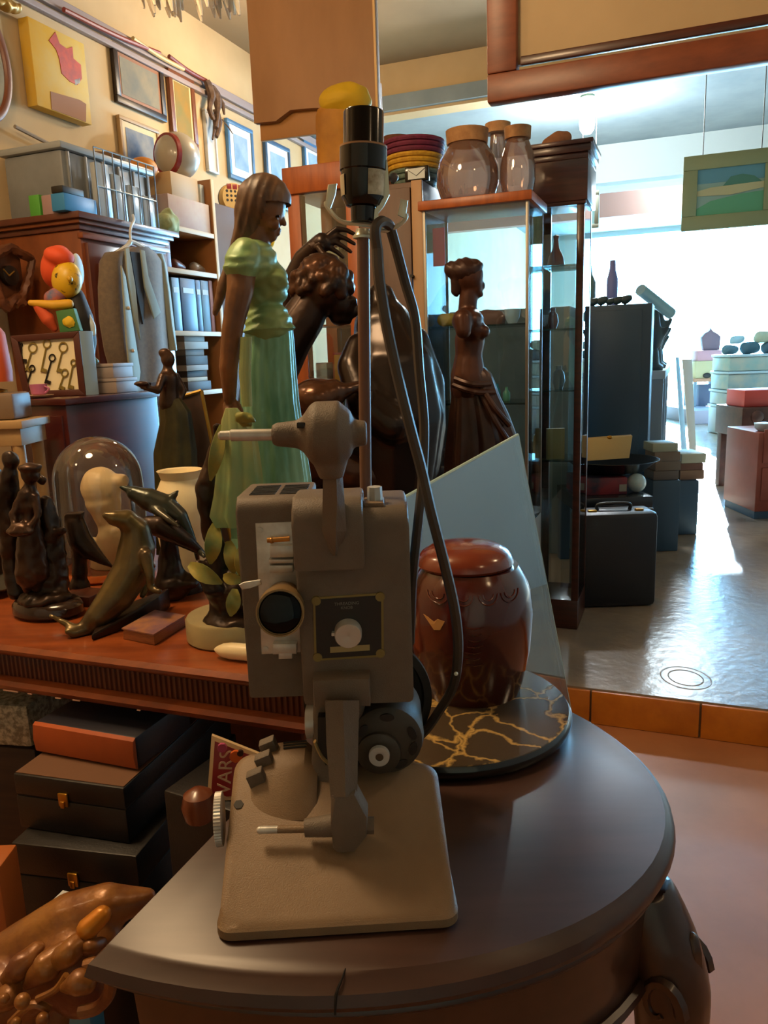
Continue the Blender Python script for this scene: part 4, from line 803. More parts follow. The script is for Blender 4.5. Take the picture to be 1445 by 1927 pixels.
# ================================================================ marble turntable and red urn on the half-round table
dc = V((0.072, 0.938, 0)); DT = 0.771
ds = thing('marble_turntable', 'dark round marble turntable with golden veins, under the red urn', 'tray', dc + Z * 0.75)
bm = B(); lathe(bm, dc.x, dc.y, [(0.10, 0.7504), (0.148, 0.7504), (0.158, 0.754), (0.161, 0.760), (0.161, 0.765), (0.158, DT - .001)], 72); part(ds, 'rim', bm, mat('black_polished_rim', '#0d0d0d', 0.15, coat=0.5))
M_marb = mat('gold_veined_marble', '#b59455', 0.14, col2='#43382a', scale=13, kind='voronoi', sharp=(0.0, 0.055), coat=0.3)
bm = B(); lathe(bm, dc.x, dc.y, [(0.158, DT - .0014), (0.157, DT), (0.0, DT)], 72); part(ds, 'marble_top', bm, M_marb)
Yu = 0.985; k = K(Yu, 885, 1200); s_ = k.s; uc = k(886, 1200); uc = V((uc.x, Yu, DT))
M_urn = mat('oxblood_glaze', '#521a10', 0.16, col2='#330d09', scale=2.5, coat=0.6, bump=0.03, bscale=30)
ur = thing('red_urn', 'round dark red lidded urn with bird emblem, standing on the marble turntable', 'urn', uc)
zf = lambda y: k(886, y).z
bm = B(); lathe(bm, uc.x, Yu, [(s_ * 70, DT + .0005), (s_ * 76, DT + .003)] + [(s_ * r, zf(y)) for y, r in ((1300, 88), (1270, 98), (1215, 110), (1150, 114.5), (1105, 110), (1080, 100), (1068, 92), (1062, 88))] + [(s_ * 60, zf(1061))], 64); part(ur, 'body', bm, M_urn)
lidc = V((uc.x - s_ * 9, Yu, 0)); bm = B(); lathe(bm, lidc.x, Yu, [(s_ * 86, zf(1060.5)), (s_ * 89, zf(1056)), (s_ * 87, zf(1048)), (s_ * 79, zf(1036)), (s_ * 62, zf(1026)), (s_ * 36, zf(1020.5)), (0, zf(1019))], 56); part(ur, 'lid', bm, mat('warm_red_glaze', '#74301a', 0.2, col2='#5e2213', scale=3, coat=0.5), 'slightly lighter domed lid')
def on_urn(px, py, out=0.0006):
    z = zf(py); prof = [(1322, 76), (1300, 88), (1270, 98), (1215, 110), (1150, 114.5), (1105, 110), (1080, 100), (1062, 88)]
    r = 114
    for (y0, r0), (y1, r1) in zip(prof, prof[1:]):
        if y1 <= py <= y0: r = r0 + (r1 - r0) * (y0 - py) / (y0 - y1)
    a = math.asin(max(-1, min(1, (px - 886) / r))); R_ = s_ * r + out; return V((uc.x + R_ * math.sin(a), Yu - R_ * math.cos(a), z))
for cx in (820, 862, 905, 945):
    for rr in (17, 10):
        bm = B(); tube(bm, [on_urn(cx + rr * math.cos(t), 1088 + rr * math.sin(t)) for t in [math.pi * i / 8 for i in range(9)]], s_ * 1.4, n=6, sub=2); part(ur, 'relief_swag', bm, M_urn)
pts = [(795, 1130), (803, 1133), (812, 1138), (818, 1132), (830, 1134), (826, 1142), (822, 1150), (812, 1152), (806, 1144)]
g0 = [on_urn(a, b, 0.0008) for a, b in pts]; ctr = on_urn(813, 1141, 0.0012); bm = B(); v0 = bm.verts.new(ctr); vv = rng(bm, g0); w0 = bm.verts.new(on_urn(813, 1141, -.001)); ww = rng(bm, [on_urn(a, b, -.001) for a, b in pts])
for i in range(len(vv)):
    j = (i + 1) % len(vv); bm.faces.new((v0, vv[i], vv[j])); bm.faces.new((w0, ww[j], ww[i])); bm.faces.new((vv[i], ww[i], ww[j], vv[j]))
part(ur, 'bird_emblem', bm, mat('rubbed_gold_emblem', '#b98a52', 0.4, 0.3), smooth=False)
for i in range(7):
    bm = B(); tube(bm, [on_urn(866 + 4 * math.sin(i), 1142 + i * 11), on_urn(880, 1144 + i * 11), on_urn(892 + 3 * math.cos(i * 2), 1141 + i * 11)], s_ * 1.3, n=6, sub=2); part(ur, 'relief_mark', bm, M_urn)
# ================================================================ leaning sheet of glass
TL, TR = PY(742, 948, 1.42), PY(976, 818, 1.75); dn_ = (PY(1070, 1310, 1.75) - TR).normalized()
BR = TR + dn_ * ((0.004 - TR.z) / dn_.z); BL = TL + dn_ * ((0.004 - TL.z) / dn_.z)
pn = thing('glass_sheet', 'big sheet of glass, milky tint in place of reflections, leaning upright behind the red urn', 'glass', (BL + BR) / 2)
nn = (TR - TL).cross(dn_).normalized(); 
bm = B(); hexa(bm, [BL, BR, BR + nn * 0.006, BL + nn * 0.006, TL, TR, TR + nn * 0.006, TL + nn * 0.006]); part(pn, 'pane', bm, glassy('reflection_tinted_glass', '#b9cccf', 0.34, 0.02, 0.38, '#93abb1'), smooth=False)  # bluish diffuse body put in for the sheet's reflections
bm = B(); cyl(bm, TL + nn * 0.003, TR + nn * 0.003, 0.0035, n=6); part(pn, 'edge', bm, mat('pale_green_edge', '#a9c4bf', 0.2)); bm = B(); cyl(bm, TR + nn * 0.003, BR + nn * .003, 0.0035, n=6); part(pn, 'edge', bm, mat('pale_green_edge', '', 0))
# ================================================================ big bronze couple
k = K(2.08, 720, 700); s_ = k.s
cpl = thing('bronze_couple', 'large dark bronze of a curly-headed man bending over a smooth crouching figure', 'statue', V((k(690, 900).x, 2.08, 0.62)))
bm = B()
ell(bm, k(612, 545), s_ * 50, s_ * 46, s_ * 46); ell(bm, k(640, 575), s_ * 27, s_ * 30, s_ * 27); ell(bm, k(640, 598), s_ * 20, s_ * 20, s_ * 15); ell(bm, k(668, 588), s_ * 8, s_ * 8, s_ * 16, MX.Rotation(0.9, 3, 'Y')); ell(bm, k(659, 566), s_ * 14, s_ * 24, s_ * 9); ell(bm, k(655, 606), s_ * 7, s_ * 12, s_ * 5)
limb(bm, [k(592, 560), k(570, 600), k(542, 640), k(508, 700), k(500, 800)], [s_ * q for q in (34, 40, 44, 52, 60)])
limb(bm, [k(530, 640, .06), k(535, 560, .10), k(570, 488, .08), k(592, 466, .06), k(606, 456, .05)], [s_ * q for q in (28, 22, 19, 17, 18)])
part_hand = bm; bm = B()
ell(bm, k(606, 458, .045), s_ * 17, s_ * 13, s_ * 17); cyl(bm, k(588, 468, .055), k(606, 457, .047), s_ * 15, s_ * 14)
for f in ([(614, 446), (634, 430), (652, 433), (671, 443)], [(616, 453), (634, 443), (650, 449), (667, 459)], [(613, 460), (630, 455), (645, 463), (660, 474)], [(607, 467), (620, 466), (634, 474), (645, 484)]):
    limb(bm, [k(a, b, .045) for a, b in f], [s_ * 6.2, s_ * 5.2, s_ * 4.5, s_ * 3.6])
limb(bm, [k(600, 466, .03), k(608, 478, .015), k(622, 482, .01)], [s_ * 7, s_ * 5.5, s_ * 4.5])
hand_bm = fuse(bm, 0.0028, 2); bm = part_hand
part(cpl, 'hand', hand_bm, mat('warm_dark_bronze', '#3a2619', 0.32, 0.5, col2='#1c1410', scale=7)); part(cpl, 'man', fuse(bm, 0.0052, 3), mat('warm_dark_bronze', '#3a2619', 0.32, 0.5, col2='#1c1410', scale=7))
bm = B(); ell(bm, k(606, 538), s_ * 50, s_ * 47, s_ * 46)
for i in range(130):
    th = random.uniform(0, 2 * math.pi); ph = random.uniform(-0.25, 1.0); c_ = math.cos(ph * 1.4)
    p = k(606, 540) + V((math.cos(th) * c_ * s_ * 52, math.sin(th) * c_ * s_ * 48, math.sin(ph * 1.4) * s_ * 50))
    if p.x > k(650, 545).x and p.z < k(640, 555).z: continue
    r = s_ * random.uniform(8, 13); ell(bm, p, r, r, r, None, 8, 6)
bm = fuse(bm, 0.0058, 1); part(cpl, 'curly_hair', bm, mat('dark_hair_bronze', '#2b1c13', 0.35, 0.5, col2='#54341f', scale=16))
bm = B()
limb(bm, [k(716, 560, .02), k(722, 620, .02), k(738, 700, .0), k(742, 780, 0), k(738, 860, 0), k(735, 960, 0)], [s_ * q for q in (28, 58, 84, 98, 92, 80)])
limb(bm, [k(672, 650, -.04), k(664, 690, -.06), k(690, 760, -.10), k(740, 800, -.12)], [s_ * q for q in (22, 30, 36, 34)]); limb(bm, [k(782, 640), k(808, 720), k(812, 800), k(795, 880)], [s_ * q for q in (26, 30, 30, 36)])
limb(bm, [k(560, 900, .02), k(640, 930, 0), k(735, 930, 0)], [s_ * 60, s_ * 70, s_ * 80])
part(cpl, 'crouching_figure', fuse(bm, 0.0075, 6), mat('smooth_dark_bronze', '#1f1713', 0.25, 0.45, col2='#2a1e18', scale=4))
bm = B(); ell(bm, k(596, 748, -.16), s_ * 45, s_ * 45, s_ * 34); limb(bm, [k(590, 760, -.16), k(585, 800, -.14), k(590, 880, -.10)], [s_ * 32, s_ * 28, s_ * 40]); limb(bm, [k(625, 740, -.17), k(650, 735, -.17), k(672, 726, -.15), k(690, 740, -.14), k(688, 780, -.13)], [s_ * 26, s_ * 13, s_ * 10, s_ * 12, s_ * 16])
limb(bm, [k(600, 860, -.1), k(660, 890, -.08), k(700, 900, -.05)], [s_ * 40, s_ * 44, s_ * 44]); bm = fuse(bm, 0.006, 5); part(cpl, 'drapery', bm, mat('glossy_brown_bronze', '#5a3a25', 0.22, 0.5, col2='#33211a', scale=6), 'glossy brown rounded folds low at the front')
p = k(690, 900); bm = B(); box(bm, V((p.x - .01, 2.13, 0.31)), C2 * 0.44, D2 * 0.36, Z * 0.619, 0.006); solo('statue_pedestal', bm, mat('near_black_pedestal', '#17130f', 0.5), 'dark block pedestal carrying the big bronze couple', 'pedestal', V((p.x - .01, 2.13, 0)))
bm = B(); lathe(bm, p.x - .01, 2.11, [(0.16, 0.6195), (0.17, 0.63), (0.17, 0.70), (0.14, 0.72)], 28); part(cpl, 'base', bm, M_bronzed)
# ================================================================ armless half-draped statue
k = K(2.34, 885, 650); s_ = k.s
vn = thing('armless_statue', 'brown armless half-draped woman statue with her hair in a bun, before the glass cabinet', 'statue', V((k(900, 900).x, 2.34, 0.7)))
bm = B()
ell(bm, k(882, 520), s_ * 28, s_ * 27, s_ * 30); ell(bm, k(894, 538), s_ * 14, s_ * 17, s_ * 20); ell(bm, k(909, 538), s_ * 5, s_ * 5, s_ * 7); ell(bm, k(903, 554), s_ * 7, s_ * 9, s_ * 6)
limb(bm, [k(882, 545), k(880, 580)], [s_ * 17, s_ * 18]); ell(bm, k(880, 604), s_ * 30, s_ * 52, s_ * 24); ell(bm, k(888, 622), s_ * 27, s_ * 42, s_ * 26); ell(bm, k(908, 624, -.035), s_ * 14, s_ * 15, s_ * 13); ell(bm, k(908, 624, .035), s_ * 14, s_ * 15, s_ * 13)
limb(bm, [k(884, 640), k(882, 668), k(881, 705), k(882, 730)], [s_ * 29, s_ * 26, s_ * 33, s_ * 36]); limb(bm, [k(870, 600, -.07), k(872, 622, -.08)], [s_ * 18, s_ * 15]); limb(bm, [k(876, 600, .07), k(880, 618, .08)], [s_ * 18, s_ * 15])
part(vn, 'body', fuse(bm, 0.0048, 3), mat('chestnut_bronze', '#5b3626', 0.32, 0.35, col2='#3f2419', scale=6))
bm = B(); ell(bm, k(876, 510), s_ * 32, s_ * 30, s_ * 24); ell(bm, k(848, 507), s_ * 13, s_ * 13, s_ * 15); ell(bm, k(893, 500), s_ * 17, s_ * 24, s_ * 11); limb(bm, [k(862, 530), k(858, 548)], [s_ * 15, s_ * 10]); bm = fuse(bm, 0.0048, 2)
for v in bm.verts: v.co += V((0, 0, 0.0016 * math.sin(v.co.x * 260 + v.co.z * 200)))
part(vn, 'hair', bm, mat('dark_chestnut_hair', '#38211a', 0.4, 0.3))
bm = draped(k, [(692, 851, 912), (704, 848, 924), (720, 848, 930), (745, 850, 938), (780, 846, 954), (820, 842, 968), (860, 838, 976), (920, 838, 976), (1000, 840, 970)], 0.72, 0.07, 8, amp2=0.05)
for v in bm.verts: v.co.z = max(v.co.z, 0.702)
part(vn, 'drapery', bm, mat('dark_draped_bronze', '#2f1f1b', 0.3, 0.35, col2='#4a2e22', scale=9))
for a, b, c_, d in ((856, 712, 922, 722), (852, 724, 930, 738), (900, 720, 958, 800), (905, 740, 966, 845)):
    bm = B(); tube(bm, [k(a, b, -.062), k((a + c_) / 2, (b + d) / 2 + 6, -.085), k(c_, d, -.06)], s_ * 6, n=8); part(vn, 'fold', bm, mat('dark_draped_bronze', '', 0))
bm = B(); c = k(905, 1000); lathe(bm, c.x, 2.34, [(0.105, 0.6805), (0.11, 0.69), (0.11, 0.702), (0, 0.702)], 28); part(vn, 'base', bm, M_bronzed)
bm = B(); box(bm, V((c.x, 2.34, 0.34)), C2 * 0.24, D2 * 0.16, Z * 0.68, 0.004); solo('narrow_pedestal', bm, mat('dark_brown_crate', '', 0), 'narrow dark pedestal carrying the armless woman statue', 'pedestal', V((c.x, 2.34, 0)))
# ================================================================ cabinets behind
M_or = mat('orange_cabinet_wood', '#a8561c', 0.38, col2='#8f4615', scale=5, stretch=(8, 8, 1))
M_brn = mat('flat_brown_veneer', '#5f4332', 0.5, col2='#543a2b', scale=4, stretch=(6, 6, 1))
M_pane = glassy('cabinet_glass', '#eef6f6', 0.06, 0.01)
def at_front(ref, px, py): return PP(px, py, ref, D2)
def cab(name, label, cat, ref, pxl, pxr, depth, zt, z0, frame_m, fw, shelves=(), back=None, glass_sides=True, slab=0.03, slab_m=None, bottom=0.1):
    Lq, Rq = at_front(ref, pxl, 650), at_front(ref, pxr, 650); Lq.z = Rq.z = 0; wd = (Rq - Lq).length
    t = thing(name, label, cat, (Lq + Rq) / 2 + D2 * depth / 2 + Z * z0)
    bm = B(); fbox(bm, Lq - C2 * 0.012 - D2 * 0.012, Rq + C2 * 0.012 - D2 * 0.012, depth + 0.02, zt - slab, zt, 0.003); part(t, 'top', bm, slab_m or frame_m)
    bm = B(); fbox(bm, Lq, Rq, depth, z0 + .0005, z0 + bottom, 0.003); part(t, 'plinth', bm, frame_m)
    for a in (0, 1):
        for b in (0, 1):
            p = Lq + C2 * (a * (wd - fw) + fw / 2) + D2 * (b * (depth - fw) + fw / 2)
            bm = B(); box(bm, p + Z * (z0 + bottom + zt - slab) / 2, C2 * fw, D2 * fw, Z * (zt - slab - z0 - bottom), 0.001); part(t, 'post', bm, frame_m)
    bm = B(); box(bm, (Lq + Rq) / 2 + D2 * 0.006 + Z * (z0 + bottom + zt - slab) / 2, C2 * (wd - 2 * fw), D2 * 0.004, Z * (zt - slab - z0 - bottom)); part(t, 'glass_door', bm, M_pane, smooth=False)
    if glass_sides:
        for a in (0.003, wd - 0.003):
            bm = B(); box(bm, Lq + C2 * a + D2 * depth / 2 + Z * (z0 + bottom + zt - slab) / 2, C2 * 0.004, D2 * (depth - 2 * fw), Z * (zt - slab - z0 - bottom)); part(t, 'glass_side', bm, M_pane, smooth=False)
    if back:
        bm = B(); box(bm, (Lq + Rq) / 2 + D2 * (depth - 0.004) + Z * (z0 + bottom + zt - slab) / 2, C2 * (wd - 2 * fw), D2 * 0.006, Z * (zt - slab - z0 - bottom)); part(t, 'back_panel', bm, back)
    for z in shelves:
        bm = B(); box(bm, (Lq + Rq) / 2 + D2 * (depth / 2 + 0.004) + Z * (z - 0.003), C2 * (wd - 2 * fw - .002), D2 * (depth - 0.04), Z * 0.006); part(t, 'shelf', bm, glassy('shelf_glass', '#cfe4e2', 0.12, 0.03) if glass_sides else frame_m, smooth=False)
    return t, Lq, Rq
# glass cabinet
G = PY(992, 650, 2.60); zG = PY(990, 358, 2.60).z
zs1 = at_front(G, 880, 612).z; zs2 = at_front(G, 880, 760).z; zs3 = at_front(G, 880, 905).z
gcab, GL, GR = cab('glass_cabinet', 'slim glass display cabinet with orange top, carrying the glass jars', 'cabinet', G, 800, 994, 0.27, zG, 0.12, mat('pale_metal_post', '#8f8a80', 0.4, 0.4), 0.010, (zs1, zs2, zs3), None, True, 0.03, M_or, 0.5)
bm = B(); 
def in_cab(ref, px, py, dep): return PP(px, py, ref + D2 * dep, D2)
def blobthing(name, pts, rads, m, label, cat, vox=0.006, floor=None):
    bm = B(); limb(bm, pts, rads); bm = fuse(bm, vox, 3)
    if floor is not None:
        for v in bm.verts: v.co.z = max(v.co.z, floor)
    c = sum(pts, V((0, 0, 0))) / len(pts); c.z = min(v.co.z for v in bm.verts); return solo(name, bm, m, label, cat, c)
ss = 0.00185
q = [in_cab(G, a, 600, 0.12) for a in (834, 850)]
for v in q: v.z = zs1 + 0.026
blobthing('bread_basket', q, [0.023] * 2, mat('yellow_straw', '#b98d2c', 0.7), 'yellow straw basket on the shelf behind the armless statue', 'basket', 0.004, zs1 + .0005)
q = [in_cab(G, a, 600, 0.13) for a in (915, 935)]
for v in q: v.z = zs1 + 0.02
blobthing('felt_hat', q, [0.036, 0.032], mat('pink_brown_felt', '#8f5f4a', 0.8), 'pinkish brown felt hat on the glass cabinet shelf', 'hat', 0.004, zs1 + .0005)
c = in_cab(G, 964, 600, 0.1); bm = B(); lathe(bm, c.x, c.y, [(0.014, zs1 + .0005), (0.024, zs1 + 0.02), (0.028, zs1 + 0.05), (0.026, zs1 + 0.05), (0.02, zs1 + .02), (0, zs1 + .01)], 20); solo('white_bowl', bm, mat('white_glaze', '#cdd5d6', 0.25), 'small white bowl at the right end of the cabinet shelf', 'bowl', V((c.x, c.y, zs1)))
for i, (a, m, lb) in enumerate(((935, 'cyan_glass', 'small cyan bottle low in the glass cabinet'), (953, 'green_glass', 'small green bottle low in the glass cabinet'))):
    c = in_cab(G, a, 690, 0.12); h = 0.05 + 0.012 * (1 - i); bm = B(); lathe(bm, c.x, c.y, [(0.011, zs2 + .0005), (0.013, zs2 + 0.01), (0.013, zs2 + h * .6), (0.005, zs2 + h * .8), (0.005, zs2 + h)], 14); solo('small_bottle', bm, mat(m, ('#3f9aa8', '#6fae84')[i], 0.2, coat=.5), lb, 'bottle', V((c.x, c.y, zs2)))
a_, b_ = in_cab(G, 814, 430, 0.05), in_cab(G, 838, 500, 0.05); bm = B(); box(bm, (a_ + b_) / 2, C2 * (b_ - a_).dot(C2), D2 * 0.002, Z * abs(a_.z - b_.z)); cdd = part(gcab, 'red_card', bm, mat('red_card', '#a32f45', 0.5), 'red card hung inside the door', smooth=False)
q0, q1 = PT(800, 600, wt(GL) + 1.55), PT(1072, 600, wt(GL) + 1.55); zq = PT(900, 585, wt(GL) + 1.55).z
bm = B(); fbox(bm, V((q0.x, q0.y, 0)), V((q1.x, q1.y, 0)), 0.35, 0.1205, zq, 0.004); gq = solo('grey_blue_cupboard', bm, mat('cupboard_paint_haze_tint', '#66828c', 0.5, col2='#56707a', scale=3), 'plain grey-blue cupboard seen through the two glass cabinets', 'cupboard', V(((q0.x + q1.x) / 2, (q0.y + q1.y) / 2, 0.12)))  # cupboard paint lightened in place of the bluish haze on the cabinet glass
# jars on the glass cabinet
M_jar = glassy('jar_glass', '#e2cfc4', 0.10, 0.03, 0.34, '#a77c68'); M_cork = mat('cork', '#b08658', 0.8, col2='#9a7048', scale=30)  # jar body tinted pinkish brown in place of reflections
for px, py0, r, ytop, ylid, rl, lb, dep in ((880, 350, 58, 272, 246, 38, 'big round glass jar with cork lid on the glass cabinet', 0.11), (974, 345, 33, 262, 240, 24, 'smaller glass jar with cork lid on the glass cabinet beside the big round jar', 0.14)):
    ref = G + D2 * dep; c = PP(px, py0, ref, D2); sj = S(px, py0, c.y) ; f = lambda y: PP(px, y, ref, D2).z
    j = thing('glass_jar', lb, 'jar', V((c.x, c.y, zG)))
    z0 = zG + .001; zt = f(ytop)
    bm = B(); loft(bm, [circ(V((c.x, c.y, z0 + (zt - z0) * t)), V((1, 0, 0)), V((0, 1, 0)), sj * r * q, n=36) for t, q in ((0, .7), (.06, .86), (.3, 1), (.55, .99), (.75, .9), (.9, .72), (1, .6))], cap=True); part(j, 'glass', bm, M_jar)
    bm = B(); cyl(bm, V((c.x, c.y, zt)), V((c.x, c.y, f(ylid))), sj * rl, sj * rl * 1.05, 24); part(j, 'cork_lid', bm, M_cork)
ref = G + D2 * 0.235; c = PP(938, 350, ref, D2); sj = S(940, 300, c.y); zt = PP(940, 250, ref, D2).z
j = thing('glass_jar', 'third glass jar, wholly behind the other two, only its tall cork lid standing clear', 'jar', V((c.x, c.y, zG)))
bm = B(); loft(bm, [circ(V((c.x, c.y + .01, zG + .001 + (zt - zG) * t)), V((1, 0, 0)), V((0, 1, 0)), sj * 17 * q, n=24) for t, q in ((0, .8), (.1, 1), (.7, 1), (1, .8))]); part(j, 'glass', bm, M_jar)
bm = B(); cyl(bm, V((c.x, c.y + .01, zt)), V((c.x, c.y + .01, PP(940, 231, ref, D2).z)), sj * 24, n=20); part(j, 'cork_lid', bm, M_cork)
# wooden cabinet with cornice
Wf = PY(1086, 650, 2.92); zW = at_front(Wf, 1080, 300).z
zw = [at_front(Wf, 1050, y).z for y in (497, 618, 735, 868)]
wcab, WL_, WR_ = cab('wooden_cabinet', 'tall dark red wooden display cabinet with cornice, right of the glass cabinet', 'cabinet', Wf, 1004, 1095, 0.24, zW, 0.12, M_dkwood, 0.026, zw, None, True, 0.14, M_dkwood, 0.12)
bm = B()
for a, b, e in ((0.0, 0.02, 0.012), (0.02, 0.045, 0.022), (0.045, 0.06, 0.03)): fbox(bm, WL_ - C2 * e - D2 * e, WR_ + C2 * e - D2 * e, 0.24 + e, zW + a, zW + b, 0.002)
part(wcab, 'cornice', bm, M_dkwood); bm = B(); e = 0.02; zc_ = at_front(Wf, 1080, 385).z; fbox(bm, WL_ - C2 * 0.004 - D2 * 0.006, WR_ + C2 * .006 - D2 * 0.006, 0.02, zc_, zW - .13, 0.002); part(wcab, 'frieze', bm, M_dkwood)
c = in_cab(Wf, 1046, 497, 0.12); bm = B(); lathe(bm, c.x, c.y, [(0.03, zw[0] + .0005), (0.033, zw[0] + .01), (0.027, zw[0] + .04), (0.012, zw[0] + .07), (0.009, zw[0] + .10), (0.012, zw[0] + .115), (0, zw[0] + .12)], 20); solo('red_bell', bm, mat('red_bell_glaze', '#8f3020', 0.3), 'red bell-shaped bottle on the top shelf of the wooden cabinet', 'bottle', V((c.x, c.y, zw[0])))
for i, (a, z, h, r, lb) in enumerate(((1040, zw[1], .08, .022, 'dim red vase on the second shelf of the wooden cabinet'), (1052, zw[2], .09, .026, 'pale squat vase on the third shelf of the wooden cabinet'))):
    c = in_cab(Wf, a, 618, 0.12); bm = B(); lathe(bm, c.x, c.y, [(r * .6, z + .0005), (r, z + h * .35), (r * .8, z + h * .7), (r * .4, z + h * .85), (r * .5, z + h)], 18); solo('small_vase', bm, mat(('dim_red_glaze', 'bluegrey_glaze')[i], ('#63272c', '#6f7d80')[i], 0.3), lb, 'vase', V((c.x, c.y, z)))
a_, b_ = in_cab(Wf, 1030, 868, 0.04), in_cab(Wf, 1062, 868, 0.07); bm = B(); fbox(bm, V((a_.x, a_.y, 0)), V((b_.x, b_.y, 0)), 0.02, zw[3] + .0005, zw[3] + .12); solo('cream_book', bm, mat('cream_board', '#b59a5e', 0.6), 'cream book upright on the lowest shelf of the wooden cabinet', 'book', V((a_.x, a_.y, zw[3])))
kk = lambda px, py: PP(px, py, Wf + D2 * 0.12, D2); zb_ = zW + .0605
bm = B(); c = kk(1040, 275); s_ = S(1040, 270, c.y); lathe(bm, c.x, c.y, [(s_ * 30, zb_), (s_ * 42, zb_ + .004), (s_ * 42, zb_ + .009), (s_ * 20, zb_ + .014)], 24); limb(bm, [V((c.x - s_ * 8, c.y, zb_ + s_ * 12)), V((c.x + s_ * 10, c.y, zb_ + s_ * 22)), V((c.x + s_ * 24, c.y, zb_ + s_ * 24))], [s_ * 14, s_ * 15, s_ * 12]); bm = fuse(bm, 0.0045, 2)
for v in bm.verts: v.co.z = max(v.co.z, zb_)
solo('cloth_hat', bm, mat('brown_cloth_hat', '#8a5a38', 0.85, col2='#6b4329', scale=12), 'crumpled brown cloth hat on top of the wooden cabinet', 'hat', V((c.x, c.y, zb_)))
# orange cabinet and brown cupboard
Of = PY(560, 650, 3.10); zO = at_front(Of, 600, 309).z; zob = [at_front(Of, 620, y).z for y in (505, 610, 722)]
ocab, OL, OR_ = cab('orange_cabinet', 'orange wooden cabinet with a glass door, behind the bronze couple', 'cabinet', Of, 556, 684, 0.34, zO, 0.12, M_or, 0.05, zob, mat('dim_back_board', '#6a4a30', 0.7), False, 0.095, M_or, 0.1)
for i, (a, yy, wd, h, col, lb) in enumerate(((655, 722, 0.09, 0.11, '#c08a1e', 'yellow box with red rim on the lower shelf of the orange cabinet'), (612, 722, 0.05, 0.08, '#b9c4cc', 'pale blue box on the lower shelf of the orange cabinet'), (630, 505, 0.07, 0.09, '#c9c0a4', 'cream card box on the top shelf of the orange cabinet'))):
    z = zob[(2, 2, 0)[i]]; c = in_cab(Of, a, yy, 0.15); bm = B(); box(bm, V((c.x, c.y, z + h / 2 + .0005)), C2 * wd, D2 * 0.06, Z * h, 0.002); o = solo('shelf_box', bm, mat('shelf_box_%s' % ('yellow', 'blue', 'cream')[i], col, 0.6), lb, 'box', V((c.x, c.y, z)))
    if i == 0: bm = B(); box(bm, V((c.x, c.y, z + h + .004)), C2 * (wd + .004), D2 * 0.064, Z * 0.008, 0.001); part(o, 'lid', bm, mat('red_card', '', 0))
Bf = OR_; zB = at_front(Bf, 740, 346).z; R2_ = at_front(Bf, 803, 650); L2_ = OR_ + C2 * 0.004; L2_.z = R2_.z = 0
cb = thing('brown_cupboard', 'plain brown veneered cupboard with a pale right edge, carrying the purple basket', 'cupboard', (L2_ + R2_) / 2 + D2 * 0.17 + Z * .12)
bm = B(); fbox(bm, L2_, R2_, 0.30, 0.1205, zB, 0.003); part(cb, 'body', bm, M_brn)
bm = B(); fbox(bm, L2_ + C2 * 0.004 - D2 * 0.016, R2_ - C2 * 0.045 - D2 * 0.016, 0.015, 0.2, zB - .02, 0.002); part(cb, 'door', bm, M_brn)
bm = B(); fbox(bm, R2_ - C2 * 0.04 - D2 * 0.018, R2_ - D2 * 0.018, 0.017, 0.1205, zB, 0.002); part(cb, 'pale_stile', bm, mat('pale_stile_wood', '#a88258', 0.5), 'pale wooden stile')
p = at_front(Bf - D2 * .018, 777, 520); bm = B(); cyl(bm, p, p - D2 * 0.02, 0.006, n=10); part(cb, 'knob', bm, M_blackm)
# purple and yellow basket etc. on top
c = PP(780, 335, Bf + D2 * 0.1, D2); s_ = S(780, 310, c.y); kb = lambda y: PP(780, y, Bf + D2 * 0.1, D2).z
bk_ = thing('coiled_basket', 'coiled basket banded purple, yellow and green, on the brown cupboard', 'basket', V((c.x, c.y, zB)))
n_ = 9
for i in range(n_):
    t0, t1 = i / n_, (i + 1) / n_; z0 = zB + .001 + (kb(268) - zB) * t0; zz1 = zB + .001 + (kb(268) - zB) * t1; r0 = s_ * (36 + 20 * t0 ** .6); bm = B(); rm = (zz1 - z0) * 0.56
    R1 = [[V((c.x + (r0 + rm * math.cos(a)) * math.cos(b), c.y + (r0 + rm * math.cos(a)) * math.sin(b), (z0 + zz1) / 2 + rm * math.sin(a))) for a in [2 * math.pi * q / 8 for q in range(8)]] for b in [2 * math.pi * q / 32 for q in range(32)]]
    vs_ = [rng(bm, r) for r in R1]
    for q in range(32): bridge(bm, vs_[q], vs_[(q + 1) % 32])
    part(bk_, 'coil', bm, mat(('teal_raffia', 'yellow_raffia', 'purple_raffia')[0 if i < 3 else 1 if i < 6 else 2], ('#5f7268', '#c49a24', '#6b1d3f')[0 if i < 3 else 1 if i < 6 else 2], 0.7, col2=('#44584f', '#a87c18', '#57162f')[0 if i < 3 else 1 if i < 6 else 2], scale=60))
bm = B(); lathe(bm, c.x, c.y, [(s_ * 36, zB + .002), (s_ * 36, zB + .006), (0, zB + .006)], 24); part(bk_, 'bottom', bm, mat('teal_raffia', '', 0))
c2 = PP(748, 330, Bf + D2 * 0.22, D2); bm = B(); zt = PP(755, 255, Bf + D2 * .22, D2).z; lathe(bm, c2.x, c2.y + .02, [(0.05, zB + .0005), (0.06, zB + (zt - zB) * .6), (0.055, zt), (0.05, zt), (0.045, zB + .02), (0, zB + .02)], 24); solo('brown_basket', bm, mat('brown_wicker', '#6b3f2a', 0.8, col2='#4f2d1e', scale=50, stretch=(1, 1, 6)), 'brown basket on the brown cupboard behind the purple one', 'basket', V((c2.x, c2.y + .02, zB)))
a_, b_ = at_front(Bf + D2 * 0.005, 762, 350), at_front(Bf + D2 * 0.005, 806, 350); z0, zz1 = zB + .0005, at_front(Bf, 780, 338).z + .03
gd = thing('black_gadget', 'small black device with a white envelope face under the purple basket', 'device', V((a_.x, a_.y, zB)))
